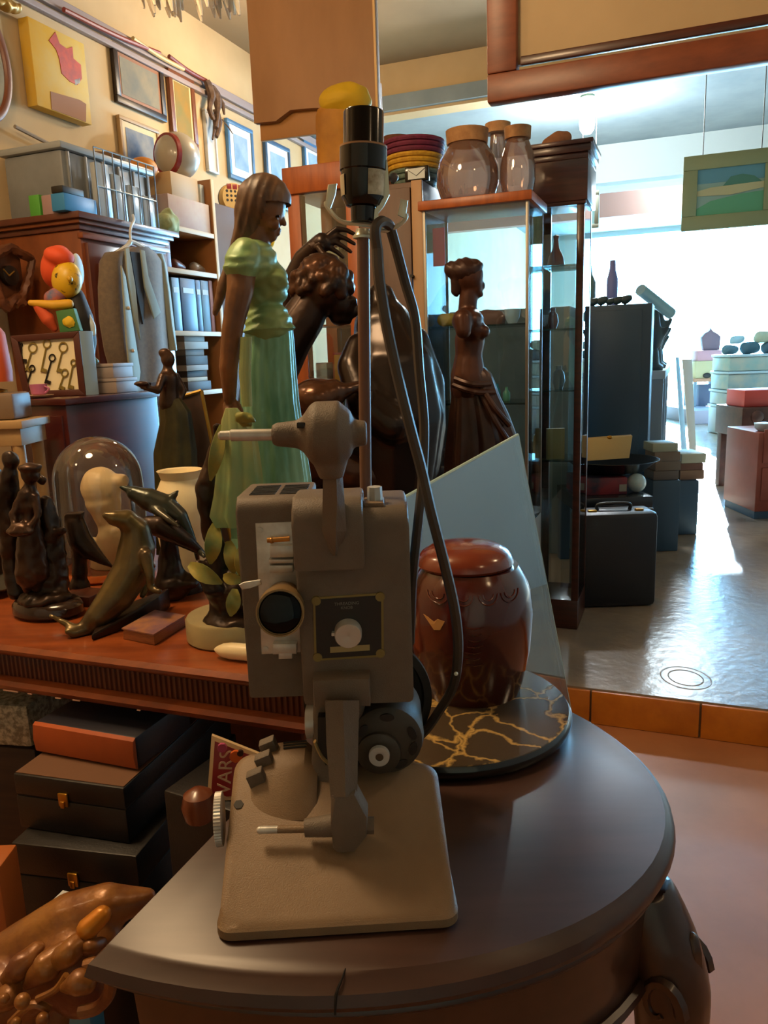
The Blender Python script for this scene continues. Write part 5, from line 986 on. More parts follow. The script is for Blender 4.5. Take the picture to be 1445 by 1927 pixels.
a_.z = b_.z = 0; zz0 = zB + .0006; zz1 = zz0 + .05
bm = B(); fbox(bm, a_, b_, 0.02, zz0, zz1, 0.003); part(gd, 'case', bm, M_black)
f0, f1 = a_ + (b_ - a_) * .14 - D2 * .0008, a_ + (b_ - a_) * .86 - D2 * .0008; bm = B(); fbox(bm, f0, f1, 0.002, zz0 + .008, zz1 - .006); part(gd, 'white_face', bm, mat('white_face', '#b8c4c8', 0.4))
m_ = (f0 + f1) / 2 - D2 * .001; bm = B(); tube(bm, [f0 - D2 * .001 + Z * (zz1 - .01), m_ + Z * (zz0 + .018), f1 - D2 * .001 + Z * (zz1 - .01)], 0.001, n=6, sub=1); part(gd, 'envelope_mark', bm, M_blackm)
# yellow bag with a ball of yellow paper
Yf = Of + D2 * 0.16; kb = lambda px, py: PP(px, py, Yf, D2); c = kb(648, 300); s_ = S(648, 250, c.y); z0 = zO + .0005
bg_ = thing('yellow_vase', 'ochre crumpled paper vase filled with yellow, standing on the orange cabinet', 'vase', V((c.x, c.y, zO)))
bm = B(); zt = kb(648, 205).z
loft(bm, [[V((c.x + math.cos(t) * s_ * r, c.y + math.sin(t) * s_ * r * .6, z0 + (zt - z0) * f)) for t in [2 * math.pi * i / 28 for i in range(28)]] for f, r in ((0, 46), (.1, 50), (.3, 50), (.5, 52), (.7, 52), (.9, 50), (1, 47))]); bmesh.ops.subdivide_edges(bm, edges=bm.edges, cuts=1); rough_up(bm, 0.006, 22)
for v in bm.verts: v.co.z = max(v.co.z, z0)
part(bg_, 'body', bm, mat('ochre_paper', '#c58a28', 0.6, col2='#a8701c', scale=8), smooth=True)
bm = B(); ell(bm, kb(650, 192), s_ * 50, s_ * 36, s_ * 32, None, 28, 18); rough_up(bm, 0.008, 30); part(bg_, 'yellow_filling', bm, mat('yellow_paper', '#c9a415', 0.7))
# hanging wooden panel and the big hanging frame
Hp = PY(478, 150, 3.55); a_, b_ = at_front(Hp, 478, 240), at_front(Hp, 713, 240); zh = at_front(Hp, 500, 232).z
hpn = thing('plywood_sheet', 'large plain tan wooden panel hung from the ceiling above the orange cabinet', 'panel', V(((a_.x + b_.x) / 2, (a_.y + b_.y) / 2, zh)))
M_tan = mat('tan_plywood', '#9a7048', 0.55, col2='#8c643e', scale=1.5, stretch=(3, 3, 1))
pq = [(478, 232), (520, 228), (546, 206), (590, 203), (640, 203), (712, 214)]
pts = [at_front(Hp, *q) for q in pq]; up_ = [V((pts[-1].x, pts[-1].y, 3.255)), V((pts[0].x, pts[0].y, 3.255))]
bm = B(); prism(bm, pts + up_, D2 * 0.03, 0.002); part(hpn, 'board', bm, M_tan)
bm = B(); r0, r1 = at_front(Hp, 484, 262), at_front(Hp, 712, 232); prism(bm, [r0 + D2 * .031, r1 + D2 * .031, r1 + D2 * .031 + Z * .16, r0 + D2 * .031 + Z * .10], D2 * 0.02, 0.001); part(hpn, 'lower_plank', bm, mat('tan_plywood_b', '#a0703a', 0.5))
bm = B(); p = at_front(Hp, 711, 240); fbox(bm, V((p.x, p.y, 0)) - C2 * .006 - D2 * .002, V((p.x, p.y, 0)) + C2 * .004 - D2 * .002, 0.034, pts[-1].z, 3.255, 0.001); part(hpn, 'pale_edge', bm, mat('pale_edge_strip', '#c9a46c', 0.5))
Fp = PY(920, 150, 2.55); f0, f1 = at_front(Fp, 917, 190), at_front(Fp, 1640, 90); zf0 = at_front(Fp, 917, 195).z
hf = thing('framed_wall_picture', 'huge red-brown picture frame round a tan panel, hung in the upper right', 'picture', V(((f0.x + f1.x) / 2, (f0.y + f1.y) / 2, zf0)))
M_frm = mat('red_brown_frame', '#7d4227', 0.4, col2='#6a3620', scale=5, stretch=(2, 2, 6)); wd = (f1 - f0).dot(C2); f0.z = 0
bm = B(); box(bm, f0 + C2 * wd / 2 + D2 * 0.03 + Z * (zf0 + 0.6), C2 * (wd - 0.1), D2 * 0.02, Z * 1.0); part(hf, 'panel', bm, mat('tan_cloth_panel', '#b39c78', 0.7, col2='#a08a68', scale=1.2))
for c_, ax, az in ((f0 + C2 * wd / 2 + Z * (zf0 + .04), C2 * wd, Z * .08), (f0 + C2 * wd / 2 + Z * (zf0 + 1.12), C2 * wd, Z * .08), (f0 + C2 * .045 + Z * (zf0 + .58), C2 * .09, Z * 1.0), (f0 + C2 * (wd - .045) + Z * (zf0 + .58), C2 * .09, Z * 1.0)):
    bm = B(); box(bm, c_ + D2 * .02, ax, D2 * .05, az, 0.006); part(hf, 'frame_bar', bm, M_frm)
bm = B(); box(bm, f0 + C2 * (wd / 2 + .02) + D2 * 0.012 + Z * (zf0 + .105), C2 * (wd - .16), D2 * .02, Z * .025, 0.004); part(hf, 'inner_bead', bm, M_dkwood)
for a in (0.15, 0.85):
    bm = B(); p = f0 + C2 * wd * a + D2 * .02; cyl(bm, p + Z * (zf0 + 1.14), p + Z * 3.258, 0.004, n=6); part(hf, 'hanging_wire', bm, M_blackm)
# ================================================================ pictures on the left wall
def wall_rect(px0, py0, px1, py1, off=0.0):
    a, b = PW(px0, py0, off), PW(px1, py1, off); return wt(a), wt(b), b.z, a.z
def framed(name, label, corners, fw, frame_m, inner_m, th=0.025, mat_m=None, mw=0.0, off=0.003):
    t0, t1, z0, z1 = wall_rect(*corners)
    t = thing(name, label, 'picture', WL((t0 + t1) / 2, off, (z0 + z1) / 2))
    bm = B(); box(bm, WL((t0 + t1) / 2, off + th * .4, (z0 + z1) / 2), D2 * (t1 - t0 - fw), C2 * th * .5, Z * (z1 - z0 - fw)); part(t, 'mount', bm, mat_m or inner_m)
    if mat_m:
        bm = B(); box(bm, WL((t0 + t1) / 2, off + th * .68, (z0 + z1) / 2), D2 * (t1 - t0 - 2 * fw - 2 * mw), C2 * .002, Z * (z1 - z0 - 2 * fw - 2 * mw)); part(t, 'print', bm, inner_m)
    for cc, dt, dz in ((WL((t0 + t1) / 2, 0, z1 - fw / 2), t1 - t0, fw), (WL((t0 + t1) / 2, 0, z0 + fw / 2), t1 - t0, fw), (WL(t0 + fw / 2, 0, (z0 + z1) / 2), fw, z1 - z0 - 2 * fw), (WL(t1 - fw / 2, 0, (z0 + z1) / 2), fw, z1 - z0 - 2 * fw)):
        bm = B(); box(bm, cc + C2 * (off + th / 2), D2 * dt, C2 * th, Z * dz, 0.003); part(t, 'frame_bar', bm, frame_m)
    return t, t0, t1, z0, z1
M_bfr = mat('black_brown_frame', '#221712', 0.4); M_brf = mat('brown_frame', '#6b3d22', 0.4); M_blf = mat('blue_frame', '#3d6a94', 0.4); M_mnt = mat('cream_mount', '#cdb98e', 0.7)
# yellow canvas with a red fish shape
t0, t1, z0, z1 = wall_rect(50, 30, 172, 236, 0.06)
cv = thing('yellow_canvas', 'thick yellow canvas painted with a red shape above a brown block', 'painting', WL((t0 + t1) / 2, 0.03, (z0 + z1) / 2))
bm = B(); box(bm, WL((t0 + t1) / 2, 0.035, (z0 + z1) / 2), D2 * (t1 - t0), C2 * 0.06, Z * (z1 - z0), 0.004); part(cv, 'canvas', bm, mat('yellow_canvas_paint', '#c79c24', 0.7, col2='#c2a252', scale=6))
def cvp(px, py): p = PW(px, py, 0.0665); return p
for pts, m in (([(92, 76), (104, 60), (112, 82), (126, 92), (136, 88), (138, 110), (152, 122), (154, 148), (146, 160), (132, 154), (116, 138), (112, 112), (106, 94)], mat('red_paint', '#bd3c1c', 0.6, col2='#8f2a22', scale=18)), ([(95, 172), (150, 188), (162, 196), (163, 242), (98, 212)], mat('brown_paint', '#8a5a34', 0.7)), ([(140, 150), (150, 147), (150, 156), (142, 160)], mat('white_face', '', 0))):
    q = [cvp(*p) for p in pts]; q = [v if v.z > z0 + .004 else V((v.x, v.y, z0 + .004)) for v in q]
    bm = B(); prism(bm, [v - C2 * .002 for v in q], C2 * 0.003); part(cv, 'painted_shape', bm, m, smooth=False)
framed('framed_picture', 'dark-framed landscape print beside the yellow canvas', (203, 78, 308, 232), 0.035, M_bfr, mat('grey_print', '#8f8670', 0.85, col2='#70726c', scale=5, spec=.2), mat_m=mat('brown_inner_wood', '#8a5a38', 0.6), mw=0.018)
framed('framed_picture', 'brown-framed yellowish print right of the dark-framed landscape', (309, 128, 368, 285), 0.035, M_brf, mat('yellow_print', '#94743a', 0.85, col2='#7a744a', scale=6, spec=.2), mat_m=M_mnt, mw=0.018)
framed('framed_picture', 'pale thin-framed picture with a blue-grey hill, below the dark-framed landscape', (216, 216, 300, 340), 0.02, mat('pale_thin_frame', '#9b7f58', 0.5), mat('blue_hill_print', '#9a9a94', 0.85, col2='#4f6480', scale=4, spec=.2), mat_m=M_mnt, mw=0.03)
framed('framed_picture', 'blue-framed pale picture, nearest the dried bundle on the rail', (420, 222, 476, 352), 0.026, M_blf, mat('pale_blue_print', '#9db2c4', 0.8, col2='#7293b0', scale=5), mat_m=mat('white_mount', '#d6dad6', 0.6), mw=0.05)
framed('framed_picture', 'slim dark blue framed picture just under the hanging wooden panel', (492, 258, 546, 400), 0.028, mat('dark_blue_frame', '#2e4a68', 0.4), mat('pale_blue_print', '', 0), mat_m=mat('white_mount', '', 0), mw=0.05)
framed('framed_picture', 'last small blue-framed picture, beside the ochre vase', (566, 262, 604, 380), 0.028, M_blf, mat('pale_blue_print', '', 0), mat_m=mat('white_mount', '', 0), mw=0.05)
framed('framed_picture', 'pale unframed sheet behind the motorcycle helmet', (378, 205, 406, 330), 0.015, mat('pale_grey_strip', '#aab0b4', 0.5), mat('grey_blue_sheet', '#a9adb3', 0.6, col2='#c6bfae', scale=6))
# oval mirror at the left edge
c = PW(-42, 110, 0.05); mr = thing('oval_mirror', 'brown-framed oval mirror cut by the left edge', 'mirror', c)
bm = B(); ra, rb = 0.155, 0.235; rg = []
for i in range(48):
    a = 2 * math.pi * i / 48; cc = c + D2 * ra * math.cos(a) + Z * rb * math.sin(a); dr = (D2 * rb * math.cos(a) + Z * ra * math.sin(a)).normalized()
    rg.append([cc + dr * 0.018 * math.cos(q) + C2 * 0.014 * math.sin(q) for q in [2 * math.pi * j / 8 for j in range(8)]])
vs_ = [rng(bm, r) for r in rg]
for i in range(48): bridge(bm, vs_[i], vs_[(i + 1) % 48])
part(mr, 'frame', bm, M_brf)
bm = B(); loft(bm, [circ(c - C2 * .03, D2, Z, ra, rb, 40), circ(c, D2, Z, ra, rb, 40)]); part(mr, 'mirror_glass', bm, mat('mirror_silver', '#c9c4ba', 0.05, 1.0))
c = PW(10, 6, 0.05); bm = B(); limb(bm, [c - D2 * .12, c, c + D2 * .06], [0.03, 0.035, 0.02]); bm = fuse(bm, 0.006, 1); rough_up(bm, 0.012, 30); solo('gilt_ornament', bm, mat('old_gilt', '#9a7430', 0.4, 0.5), 'curly gilt ornament on the wall in the top left corner', 'ornament', c)
# dried bundle hanging from the rail and slim rods along it
c = PW(402, 190, 0.06); db = thing('dried_bundle', 'dark dried bundle of twigs and feathers hung from the wall rail', 'ornament', c)
for pts, r in (([(388, 152), (398, 180), (394, 205), (402, 225)], .022), ([(396, 165), (408, 185), (410, 215), (406, 240)], .025), ([(405, 205), (412, 230), (408, 258)], .018), ([(402, 215), (404, 240), (400, 262)], .010), ([(418, 225), (430, 240), (438, 252)], .004), ([(410, 180), (418, 195), (422, 215)], .012)):
    bm = B(); tube(bm, [PW(a, b, 0.06 + 0.01 * i) for i, (a, b) in enumerate(pts)], [r, r * 1.2] + [r * .6] * (len(pts) - 2), n=7, sub=4); rough_up(bm, r * .3, 40); part(db, 'strand', bm, mat('dried_brown', '#3d2c22', 0.8, col2='#5a4534', scale=30))
for p0, p1, col, lb in (((120, 18), (300, 100), '#7a3020', 'dark red rod lying along the rail above the yellow canvas'), ((318, 106), (388, 152), '#6b2a1e', 'dark red curved rod on the rail above the brown-framed print'), ((250, 72), (345, 130), '#b3a070', 'straw coloured rod on the rail above the dark-framed landscape')):
    a, b = PW(*p0, 0.05), PW(*p1, 0.05); bm = B(); tube(bm, [a, (a + b) / 2 - Z * .01, b], 0.012, n=8); solo('wall_rod', bm, mat('rod_' + {'#7a3020': 'red', '#6b2a1e': 'maroon', '#b3a070': 'straw'}[col], col, 0.5), lb, 'rod', (a + b) / 2)
a, b = PW(28, 238, 0.05), PW(118, 284, 0.05); bm = B(); tube(bm, [a, (a + b) / 2, b], 0.009, n=8); solo('wall_rod', bm, mat('grey_rod', '#8a7f70', 0.5), 'slim grey rod slanting down the wall below the yellow canvas', 'rod', (a + b) / 2)
# white feather tassels at the top
p = PY(365, -10, 2.4); bm = B(); ft = thing('feather_tassel', 'white feathery tassel hanging from the ceiling at the top', 'tassel', p)
for i in range(60):
    a = random.uniform(-0.16, 0.12); d_ = random.uniform(-.08, .08); L_ = random.uniform(0.06, 0.125) * (1 - abs(a) * 1.5)
    bm = B(); q = p + V((a, d_, 0.06)); tube(bm, [q, q + V((0.004, 0, -L_ * .5)), q + V((0.012, 0, -L_))], [0.010, 0.011, 0.003], n=6, sub=3); part(ft, 'feather', bm, mat('white_feather', '#f0e6d0', 0.9))
bm = B(); cyl(bm, p + Z * 0.06, V((p.x, p.y, 3.258)), 0.006, n=8); part(ft, 'cord', bm, M_blackm)
bm = B(); limb(bm, [p + V((-.15, 0, .075)), p + V((.11, 0, .075))], [0.02, 0.02]); part(ft, 'bar', fuse(bm, .006, 1), mat('white_feather', '', 0))
# ================================================================ wardrobe, jacket, shelf unit
M_war = mat('wardrobe_wood', '#84451f', 0.38, col2='#6b3517', scale=3, stretch=(3, 3, 1), coat=0.2)
M_warv = mat('wardrobe_wood_dark', '#5f3022', 0.35, col2='#4c261a', scale=3, stretch=(3, 3, 1), coat=0.3)
OW = 0.46; p0 = PW(150, 440, OW); p1 = PW(300, 470, OW); t0, t1 = wt(p0), wt(p1) + 0.05; zc = PW(150, 432, OW).z
wd_ = thing('wardrobe', 'brown wooden wardrobe with a stepped cornice, against the cream wall', 'wardrobe', WL((t0 + t1) / 2, OW / 2, 0.12))
def wbox(ta, tb, oa, ob, za, zb, bevel=0.003): bm = B(); box(bm, WL((ta + tb) / 2, (oa + ob) / 2, (za + zb) / 2), D2 * (tb - ta), C2 * (ob - oa), Z * (zb - za), bevel); return bm
part(wd_, 'body', wbox(t0, t1, 0.005, OW, 0.1205, zc), M_war)
zt = PW(150, 396, OW + .05).z
for i, (e, f0, f1) in enumerate(((0.012, 0, .35), (0.03, .35, .6), (0.05, .6, 1.0))): part(wd_, 'cornice', wbox(t0 - e, t1 + e, 0.005, OW + e, zc + (zt - zc) * f0 + (.0 if i else .0005), zc + (zt - zc) * f1 - .0003), M_warv if i != 1 else M_war)
for a, b in ((t0 + .02, (t0 + t1) / 2 - .003), ((t0 + t1) / 2 + .003, t1 - .02)):
    d_ = part(wd_, 'door', wbox(a, b, OW, OW + 0.018, 0.25, zc - .05), M_warv)
    part(d_, 'door_panel', wbox(a + .05, b - .05, OW + .018, OW + .024, 0.35, zc - .13, 0.004), M_warv)
part(wd_, 'moulding', wbox(t0 - .006, t1 + .006, OW - .01, OW + .02, zc - .035, zc - .012), M_war)
ZT = zt + .0005
# jacket on its hanger, hung from the cornice
OJ = OW + 0.13
hk = thing('grey_jacket', 'grey-brown suit jacket on a hanger in front of the wardrobe', 'jacket', PW(255, 600, OJ))
J = lambda px, py, o=0.0: PW(px, py, OJ + o)
M_jk = mat('grey_tweed', '#6f6150', 0.85, col2='#62564a', scale=60, sheen=0.2); M_jl = mat('grey_green_lapel', '#8e9484', 0.7)
def jrows(rows, dep, nf, amp, ph=0.0):
    bm = B(); rings = []
    for q, (py, a, b) in enumerate(rows):
        A_, B_ = J(a, py), J(b, py); c = (A_ + B_) / 2; hx_ = (B_ - A_) / 2; f = q / (len(rows) - 1)
        rings.append([c + hx_ * math.cos(t) * (1 + amp * f * math.sin(nf * t + ph)) + C2 * dep * math.sin(t) * (1 + 2 * amp * f * math.sin(nf * t + ph)) for t in [2 * math.pi * i / 48 for i in range(48)]])
    loft(bm, rings); return bm
part(hk, 'body', jrows([(466, 232, 272), (476, 212, 288), (492, 206, 302), (540, 212, 304), (600, 216, 308), (660, 222, 312), (715, 228, 308), (720, 230, 300)], 0.055, 6, 0.05), M_jk)
part(hk, 'sleeve', jrows([(474, 205, 228), (490, 194, 226), (540, 190, 230), (600, 192, 240), (660, 202, 252), (720, 220, 262), (752, 232, 264)], 0.045, 4, 0.08), M_jk)
part(hk, 'sleeve', jrows([(478, 284, 300), (496, 290, 306), (550, 298, 315), (610, 304, 322), (660, 314, 327)], 0.035, 4, 0.08), M_jl)
for pts in ([(233, 468), (240, 466), (252, 540), (262, 640), (250, 600), (238, 520)], [(262, 470), (270, 472), (276, 520), (300, 588), (288, 600), (270, 540)], [(226, 500), (234, 520), (262, 700), (256, 745), (246, 748), (236, 640)]):
    bm = B(); prism(bm, [J(a, b, 0.062) for a, b in pts], C2 * 0.008, 0.002); part(hk, 'lapel', bm, M_jl)
bm = B(); prism(bm, [J(a, b, 0.05) for a, b in ((242, 474), (262, 476), (268, 540), (266, 610), (256, 560))], C2 * 0.010); part(hk, 'lining', bm, mat('dark_lining', '#1c1a1a', 0.8))
for a, b in ((242, 580), (250, 660)): bm = B(); ell(bm, J(a, b, 0.07), .008, .008, .008); part(hk, 'button', bm, mat('pale_button', '#b5aa95', 0.4))
bm = B(); tube(bm, [J(208, 485), J(240, 462), J(248, 455), J(275, 470), J(292, 486)], 0.010, n=8); hg = part(hk, 'hanger', bm, mat('white_plastic', '#cfd2cc', 0.4))
bm = B(); zj = PW(246, 420, OJ).z; tube(bm, [J(247, 458), J(245, 440), J(247, 425), J(252, 415, -.03), J(250, 405, -.07)], 0.006, n=8); part(hk, 'hook', bm, mat('white_plastic', '', 0))
# boxes and bins on top of the wardrobe
t = lambda px, off, py=400: wt(PW(px, py, off))
def wtop(name, label, cat, px0, px1, oa, ob, pyt, m, z=None, ref=400, bevel=0.004, group=None):
    ta, tb = t(px0, ob, ref), t(px1, ob, ref); z0 = ZT if z is None else z; z1 = PW(px0, pyt, ob).z
    bm = wbox(ta, tb, oa, ob, z0, z1, bevel); return solo(name, bm, m, label, cat, WL((ta + tb) / 2, (oa + ob) / 2, z0)), z1, ta, tb
ta, tb = t(165, 0.42, 330), t1 + .035; zz1 = PW(165, 275, 0.42).z
tt = thing('storage_tote', 'large translucent grey plastic storage tote lying on the wardrobe', 'tote', WL((ta + tb) / 2, 0.25, ZT))
M_tote = mat('translucent_grey_plastic', '#6a6e70', 0.35, col2='#7b8082', scale=4)
part(tt, 'body', wbox(t0 + .03, tb, 0.06, 0.38, ZT, zz1 - .03, 0.015), M_tote); part(tt, 'lid', wbox(t0 + .015, tb + .015, 0.045, 0.395, zz1 - .03, zz1, 0.01), mat('pale_grey_plastic', '#8b9192', 0.35))
for i in range(6):
    q = t0 + .06 + i * (tb - t0 - .09) / 5; bm = wbox(q - .006, q + .006, 0.38, 0.392, ZT + .01, zz1 - .035, 0.002); part(tt, 'rib', bm, M_tote)
o, _, _, _ = wtop('blue_box', 'blue printed box on the front of the wardrobe top', 'box', 122, 182, 0.40, 0.47, 362, mat('bright_blue_card', '#2f7db5', 0.4), ref=385)
ta, tb = wt(PP(56, 380, WL(t0 - .03, 0, 0), D2)), 0
def near_box(name, label, cat, px0, px1, pyt, m, dep=0.05, zb=None, tt_=None):
    """on the wardrobe's near edge, facing the camera side"""
    ref = WL((t0 - .02) if tt_ is None else tt_, 0, 0); a, b = PP(px0, 380, ref, D2), PP(px1, 380, ref, D2); z0 = ZT if zb is None else zb; z1 = PP(px0, pyt, ref, D2).z
    bm = B(); fbox(bm, V((a.x, a.y, 0)), V((b.x, b.y, 0)), dep, z0, z1, 0.003); return solo(name, bm, m, label, cat, V(((a.x + b.x) / 2, (a.y + b.y) / 2, z0))), z1
near_box('green_box', 'small bright green box at the wardrobe top edge', 'box', 54, 74, 368, mat('bright_green_card', '#4f9a3a', 0.4), 0.03)
near_box('pink_box', 'small dull pink box beside the bright green box', 'box', 78, 98, 368, mat('dull_pink_card', '#9a7f80', 0.4), 0.03)
wtop('black_box', 'flat black box lying on the blue printed box', 'box', 118, 158, 0.405, 0.465, 348, M_blackm, z=PW(122, 362, 0.47).z + .0008, ref=362)
# wire basket hanging at the wardrobe front
ta, tb = t(178, 0.47, 330), t(290, 0.47, 360); za, zb = ZT, PW(178, 278, 0.47).z
wb = thing('wire_basket', 'wire basket of clear boxes at the front of the wardrobe top', 'basket', WL((ta + tb) / 2, 0.45, za))
M_wire = mat('grey_wire', '#7f8688', 0.35, 0.8)
for z in (za + .004, za + (zb - za) * .45, zb): bm = B(); tube(bm, [WL(ta, .478, z), WL(tb, .478, z)], .003, n=6, sub=1); part(wb, 'wire', bm, M_wire)
for i in range(8): q = ta + (tb - ta) * i / 7; bm = B(); tube(bm, [WL(q, .478, za + .001), WL(q, .478, zb)], .003, n=6, sub=1); part(wb, 'wire', bm, M_wire)
for i in range(4):
    q = ta + (tb - ta) * (i + .1) / 4; bm = wbox(q, q + (tb - ta) * .2, .440, .474, za + .001, za + (zb - za) * (.8 - .1 * i), 0.003); part(wb, 'clear_box', bm, mat('clear_grey_box', '#a3aaac', 0.25))
bm = B(); c = WL(t(300, .40, 390), .42, ZT); limb(bm, [c + Z * .05, c + D2 * .06 + Z * .05, c + D2 * .03 + Z * .10], [.05, .045, .03]); bm = fuse(bm, .007, 1); rough_up(bm, .012, 22)
for v in bm.verts: v.co.z = max(v.co.z, ZT)
solo('green_cloth_cap', bm, mat('pale_green_cloth', '#aeb07c', 0.85, col2='#7d8a58', scale=12), 'crumpled pale green cap at the far front of the wardrobe top', 'cap', c)
c = WL(t(262, .2, 305), .22, zz1); bm = B(); ell(bm, c + Z * .055, .075, .075, .055); solo('orange_ball', bm, mat('orange_rubber', '#c07a2a', 0.5), 'orange ball lying on the lid of the storage tote', 'ball', c)
c = WL(t(170, .2, 300), .2, zz1); bm = B(); ell(bm, c + Z * .03, .16, .09, .03); bm = fuse(bm, .008, 1); rough_up(bm, .006, 14); solo('brown_cloth', bm, mat('brown_folded_cloth', '#6b5138', 0.9), 'folded brown cloth on the near half of the tote lid', 'cloth', c)
# shelf unit beyond the wardrobe
OS = 0.34; tA = t1 + 0.07; tB = wt(PW(407, 450, OS)); zS = PW(380, 432, OS).z + .02
su_ = thing('shelf_unit', 'pale-edged open wooden shelf unit against the wall, right of the wardrobe', 'shelf', WL((tA + tB) / 2, OS / 2, 0.12))
M_sh = mat('pale_edged_shelf', '#c3aa80', 0.55); M_shi = mat('shelf_inner_wood', '#96602a', 0.55)
zsh = [PW(380, y, OS).z for y in (436, 512, 624, 735)] + [0.45, 0.13]
part(su_, 'side_panel', wbox(tB - .02, tB, .01, OS, .1205, PW(403, 340, OS).z, .001), M_shi); part(su_, 'side_panel', wbox(tA, tA + .02, .01, OS, .1205, zsh[0], .001), M_shi); part(su_, 'back_panel', wbox(tA + .02, tB - .02, .01, .02, .1205, zsh[0], 0), M_shi)
part(su_, 'edge_strip', wbox(tB - .024, tB + .003, OS, OS + .006, .1205, PW(403, 340, OS).z, .001), M_sh)
for z in zsh: sp = part(su_, 'shelf_board', wbox(tA + .02, tB - .02, .02, OS - .004, z - .022, z, .001), M_shi); part(sp, 'edge_strip', wbox(tA + .02, tB - .024, OS - .004, OS + .004, z - .024, z + .001, .001), M_sh)
def sh(name, label, cat, px0, px1, pyt, zi, m, oa=.1, ob=OS - .02, ref=None, group=None, bevel=.003, z=None):
    z0 = (zsh[zi] + .0015) if z is None else z; rf = pyt if ref is None else ref; ta, tb = t(px0, ob, rf), min(t(px1, ob, rf), tB - .026); z1 = PW((px0 + px1) / 2, pyt, ob).z
    return solo(name, wbox(ta, tb, oa, ob, z0, z1, bevel), m, label, cat, WL((ta + tb) / 2, (oa + ob) / 2, z0), group), z1, ta, tb
for a, b, y, col, lb in ((322, 336, 522, '#5f86a0', 'pale blue binder, nearest of those on the shelf'), (338, 366, 524, '#2f4768', 'widest dark blue binder in the middle of the shelf'), (367, 376, 527, '#33527a', 'slim blue binder right of the widest one'), (377, 391, 528, '#5a7f99', 'grey-blue binder with a pale label at the far end')):
    o, z1, ta, tb = sh('ring_binder', lb, 'binder', a, b, y, 2, mat('binder_' + col[1:] + '_board', col, 0.45), group='blue binders on the shelf'); zb = zsh[2]
    bm = wbox(ta + (tb - ta) * .15, tb - (tb - ta) * .15, OS - .02, OS - .018, zb + (z1 - zb) * .72, zb + (z1 - zb) * .82, 0); part(o, 'label', bm, mat('pale_label', '#b9c6cc', 0.5), smooth=False)
sh('pink_folder', 'pinkish folder at the far end of the binder shelf', 'folder', 393, 399, 528, 2, mat('pinkish_card', '#a08088', 0.6))
sh('brown_album', 'brown album upright at the near end of the shoe shelf', 'book', 306, 318, 440, 1, mat('reddish_brown_board', '#7a4228', 0.5))
c = WL(t(343, .2, 490), .2, zsh[1] + .0015)
for i, (dt, do, z, col, lb) in enumerate(((-.12, .05, 0.0, '#5a2f24', 'brown leather shoe on the shelf under the pale carton'), (.07, .05, 0.0, '#9a9288', 'pale-soled shoe on the shelf beside the brown leather shoe'))):
    p = c + D2 * dt + C2 * do + Z * z; bm = B(); limb(bm, [p + Z * .036 - D2 * .035, p + Z * .032, p + Z * .024 + D2 * .045], [.030, .027, .020]); bm = fuse(bm, .007, 2)
    for v in bm.verts: v.co.z = max(v.co.z, p.z)
    solo('shoe', bm, mat('shoe_leather_%s' % ('brown', 'pale')[i], col, 0.35), lb, 'shoe', p)
p = c - D2 * .06 - C2 * .11; bm = B(); limb(bm, [p + Z * .07 - D2 * .05, p + Z * .09, p + Z * .08 + D2 * .05], [.055, .06, .05]); bm = fuse(bm, .01, 2)
for v in bm.verts: v.co.z = max(v.co.z, p.z)
solo('black_bag', bm, M_blackm, 'crumpled black bag behind the shoes on the shelf', 'bag', p)
zz_ = zsh[3] + .0015; cols = ['#3a2a20', '#b9b09a', '#2b2320', '#8a8378', '#2f2926', '#6f6a62', '#9a9a92', '#8d8b82']; nm = ('lowest dark brown', 'cream second', 'black third', 'grey fourth', 'near-black fifth', 'mid-grey sixth', 'pale grey seventh', 'topmost pale')
hts = [.05, .022, .035, .03, .05, .035, .04, .03]
for i in range(8):
    q0, q1 = t(348 + 3 * (i % 3), OS - .03, 690), t(392 - 3 * (i % 2), OS - .03, 690); q1 = min(q1, tB - .03)
    solo('stacked_book', wbox(q0, q1, .08, OS - .02 - .01 * (i % 3), zz_, zz_ + hts[i], .002), mat('book_' + cols[i][1:] + '_cover', cols[i], 0.6), '%s book in the flat stack below the blue binders' % nm[i], 'book', WL((q0 + q1) / 2, .2, zz_), 'books stacked flat on the shelf'); zz_ += hts[i] + .0008
# on top of the shelf unit
o, zq, _, _ = sh('pale_carton', 'big pale pinkish carton on top of the shelf unit', 'box', 318, 394, 375, 0, mat('pale_pink_card', '#b8a590', 0.7, col2='#b09080', scale=5), .06, OS - .01, 400)
zq += .001
o, z2, _, _ = sh('wooden_box', 'light wooden box on the pale carton under the helmet', 'box', 322, 372, 330, 0, mat('light_box_wood', '#b09468', 0.6), .08, OS - .03, 345, z=zq)
sh('white_packet', 'white packet on the pale carton right of the light wooden box', 'box', 376, 398, 350, 0, mat('white_face', '', 0), .1, OS - .04, 350, z=zq)
c = WL(t(338, .24, 275), .22, z2 + .001); s2 = S(338, 280, c.y); R_ = s2 * 42
hm = thing('motorcycle_helmet', 'pale grey round helmet with a dark red band, on the light wooden box', 'helmet', c)
bm = B(); ell(bm, c + Z * R_, R_, R_, R_, None, 28, 20); part(hm, 'shell', bm, mat('pale_grey_shell', '#a39c8e', 0.3, coat=0.4))
bm = B(); q = V((0.35, -.94, 0)); x, y = C2 * .3 + D2 * .954, Z
ax_ = (D2 * 0.97 + C2 * .25).normalized(); ux_ = Z.cross(ax_).normalized()
rg = [[c + Z * R_ - ax_ * R_ * .5 + (ux_ * math.cos(a) + Z * math.sin(a)) * (R_ * rr) + ax_ * e for a in [2 * math.pi * i / 36 for i in range(36)]] for rr, e in ((.86, -.018), (.90, .018))]
loft(bm, rg); part(hm, 'red_band', bm, mat('dark_red_band', '#7a1d1c', 0.35))
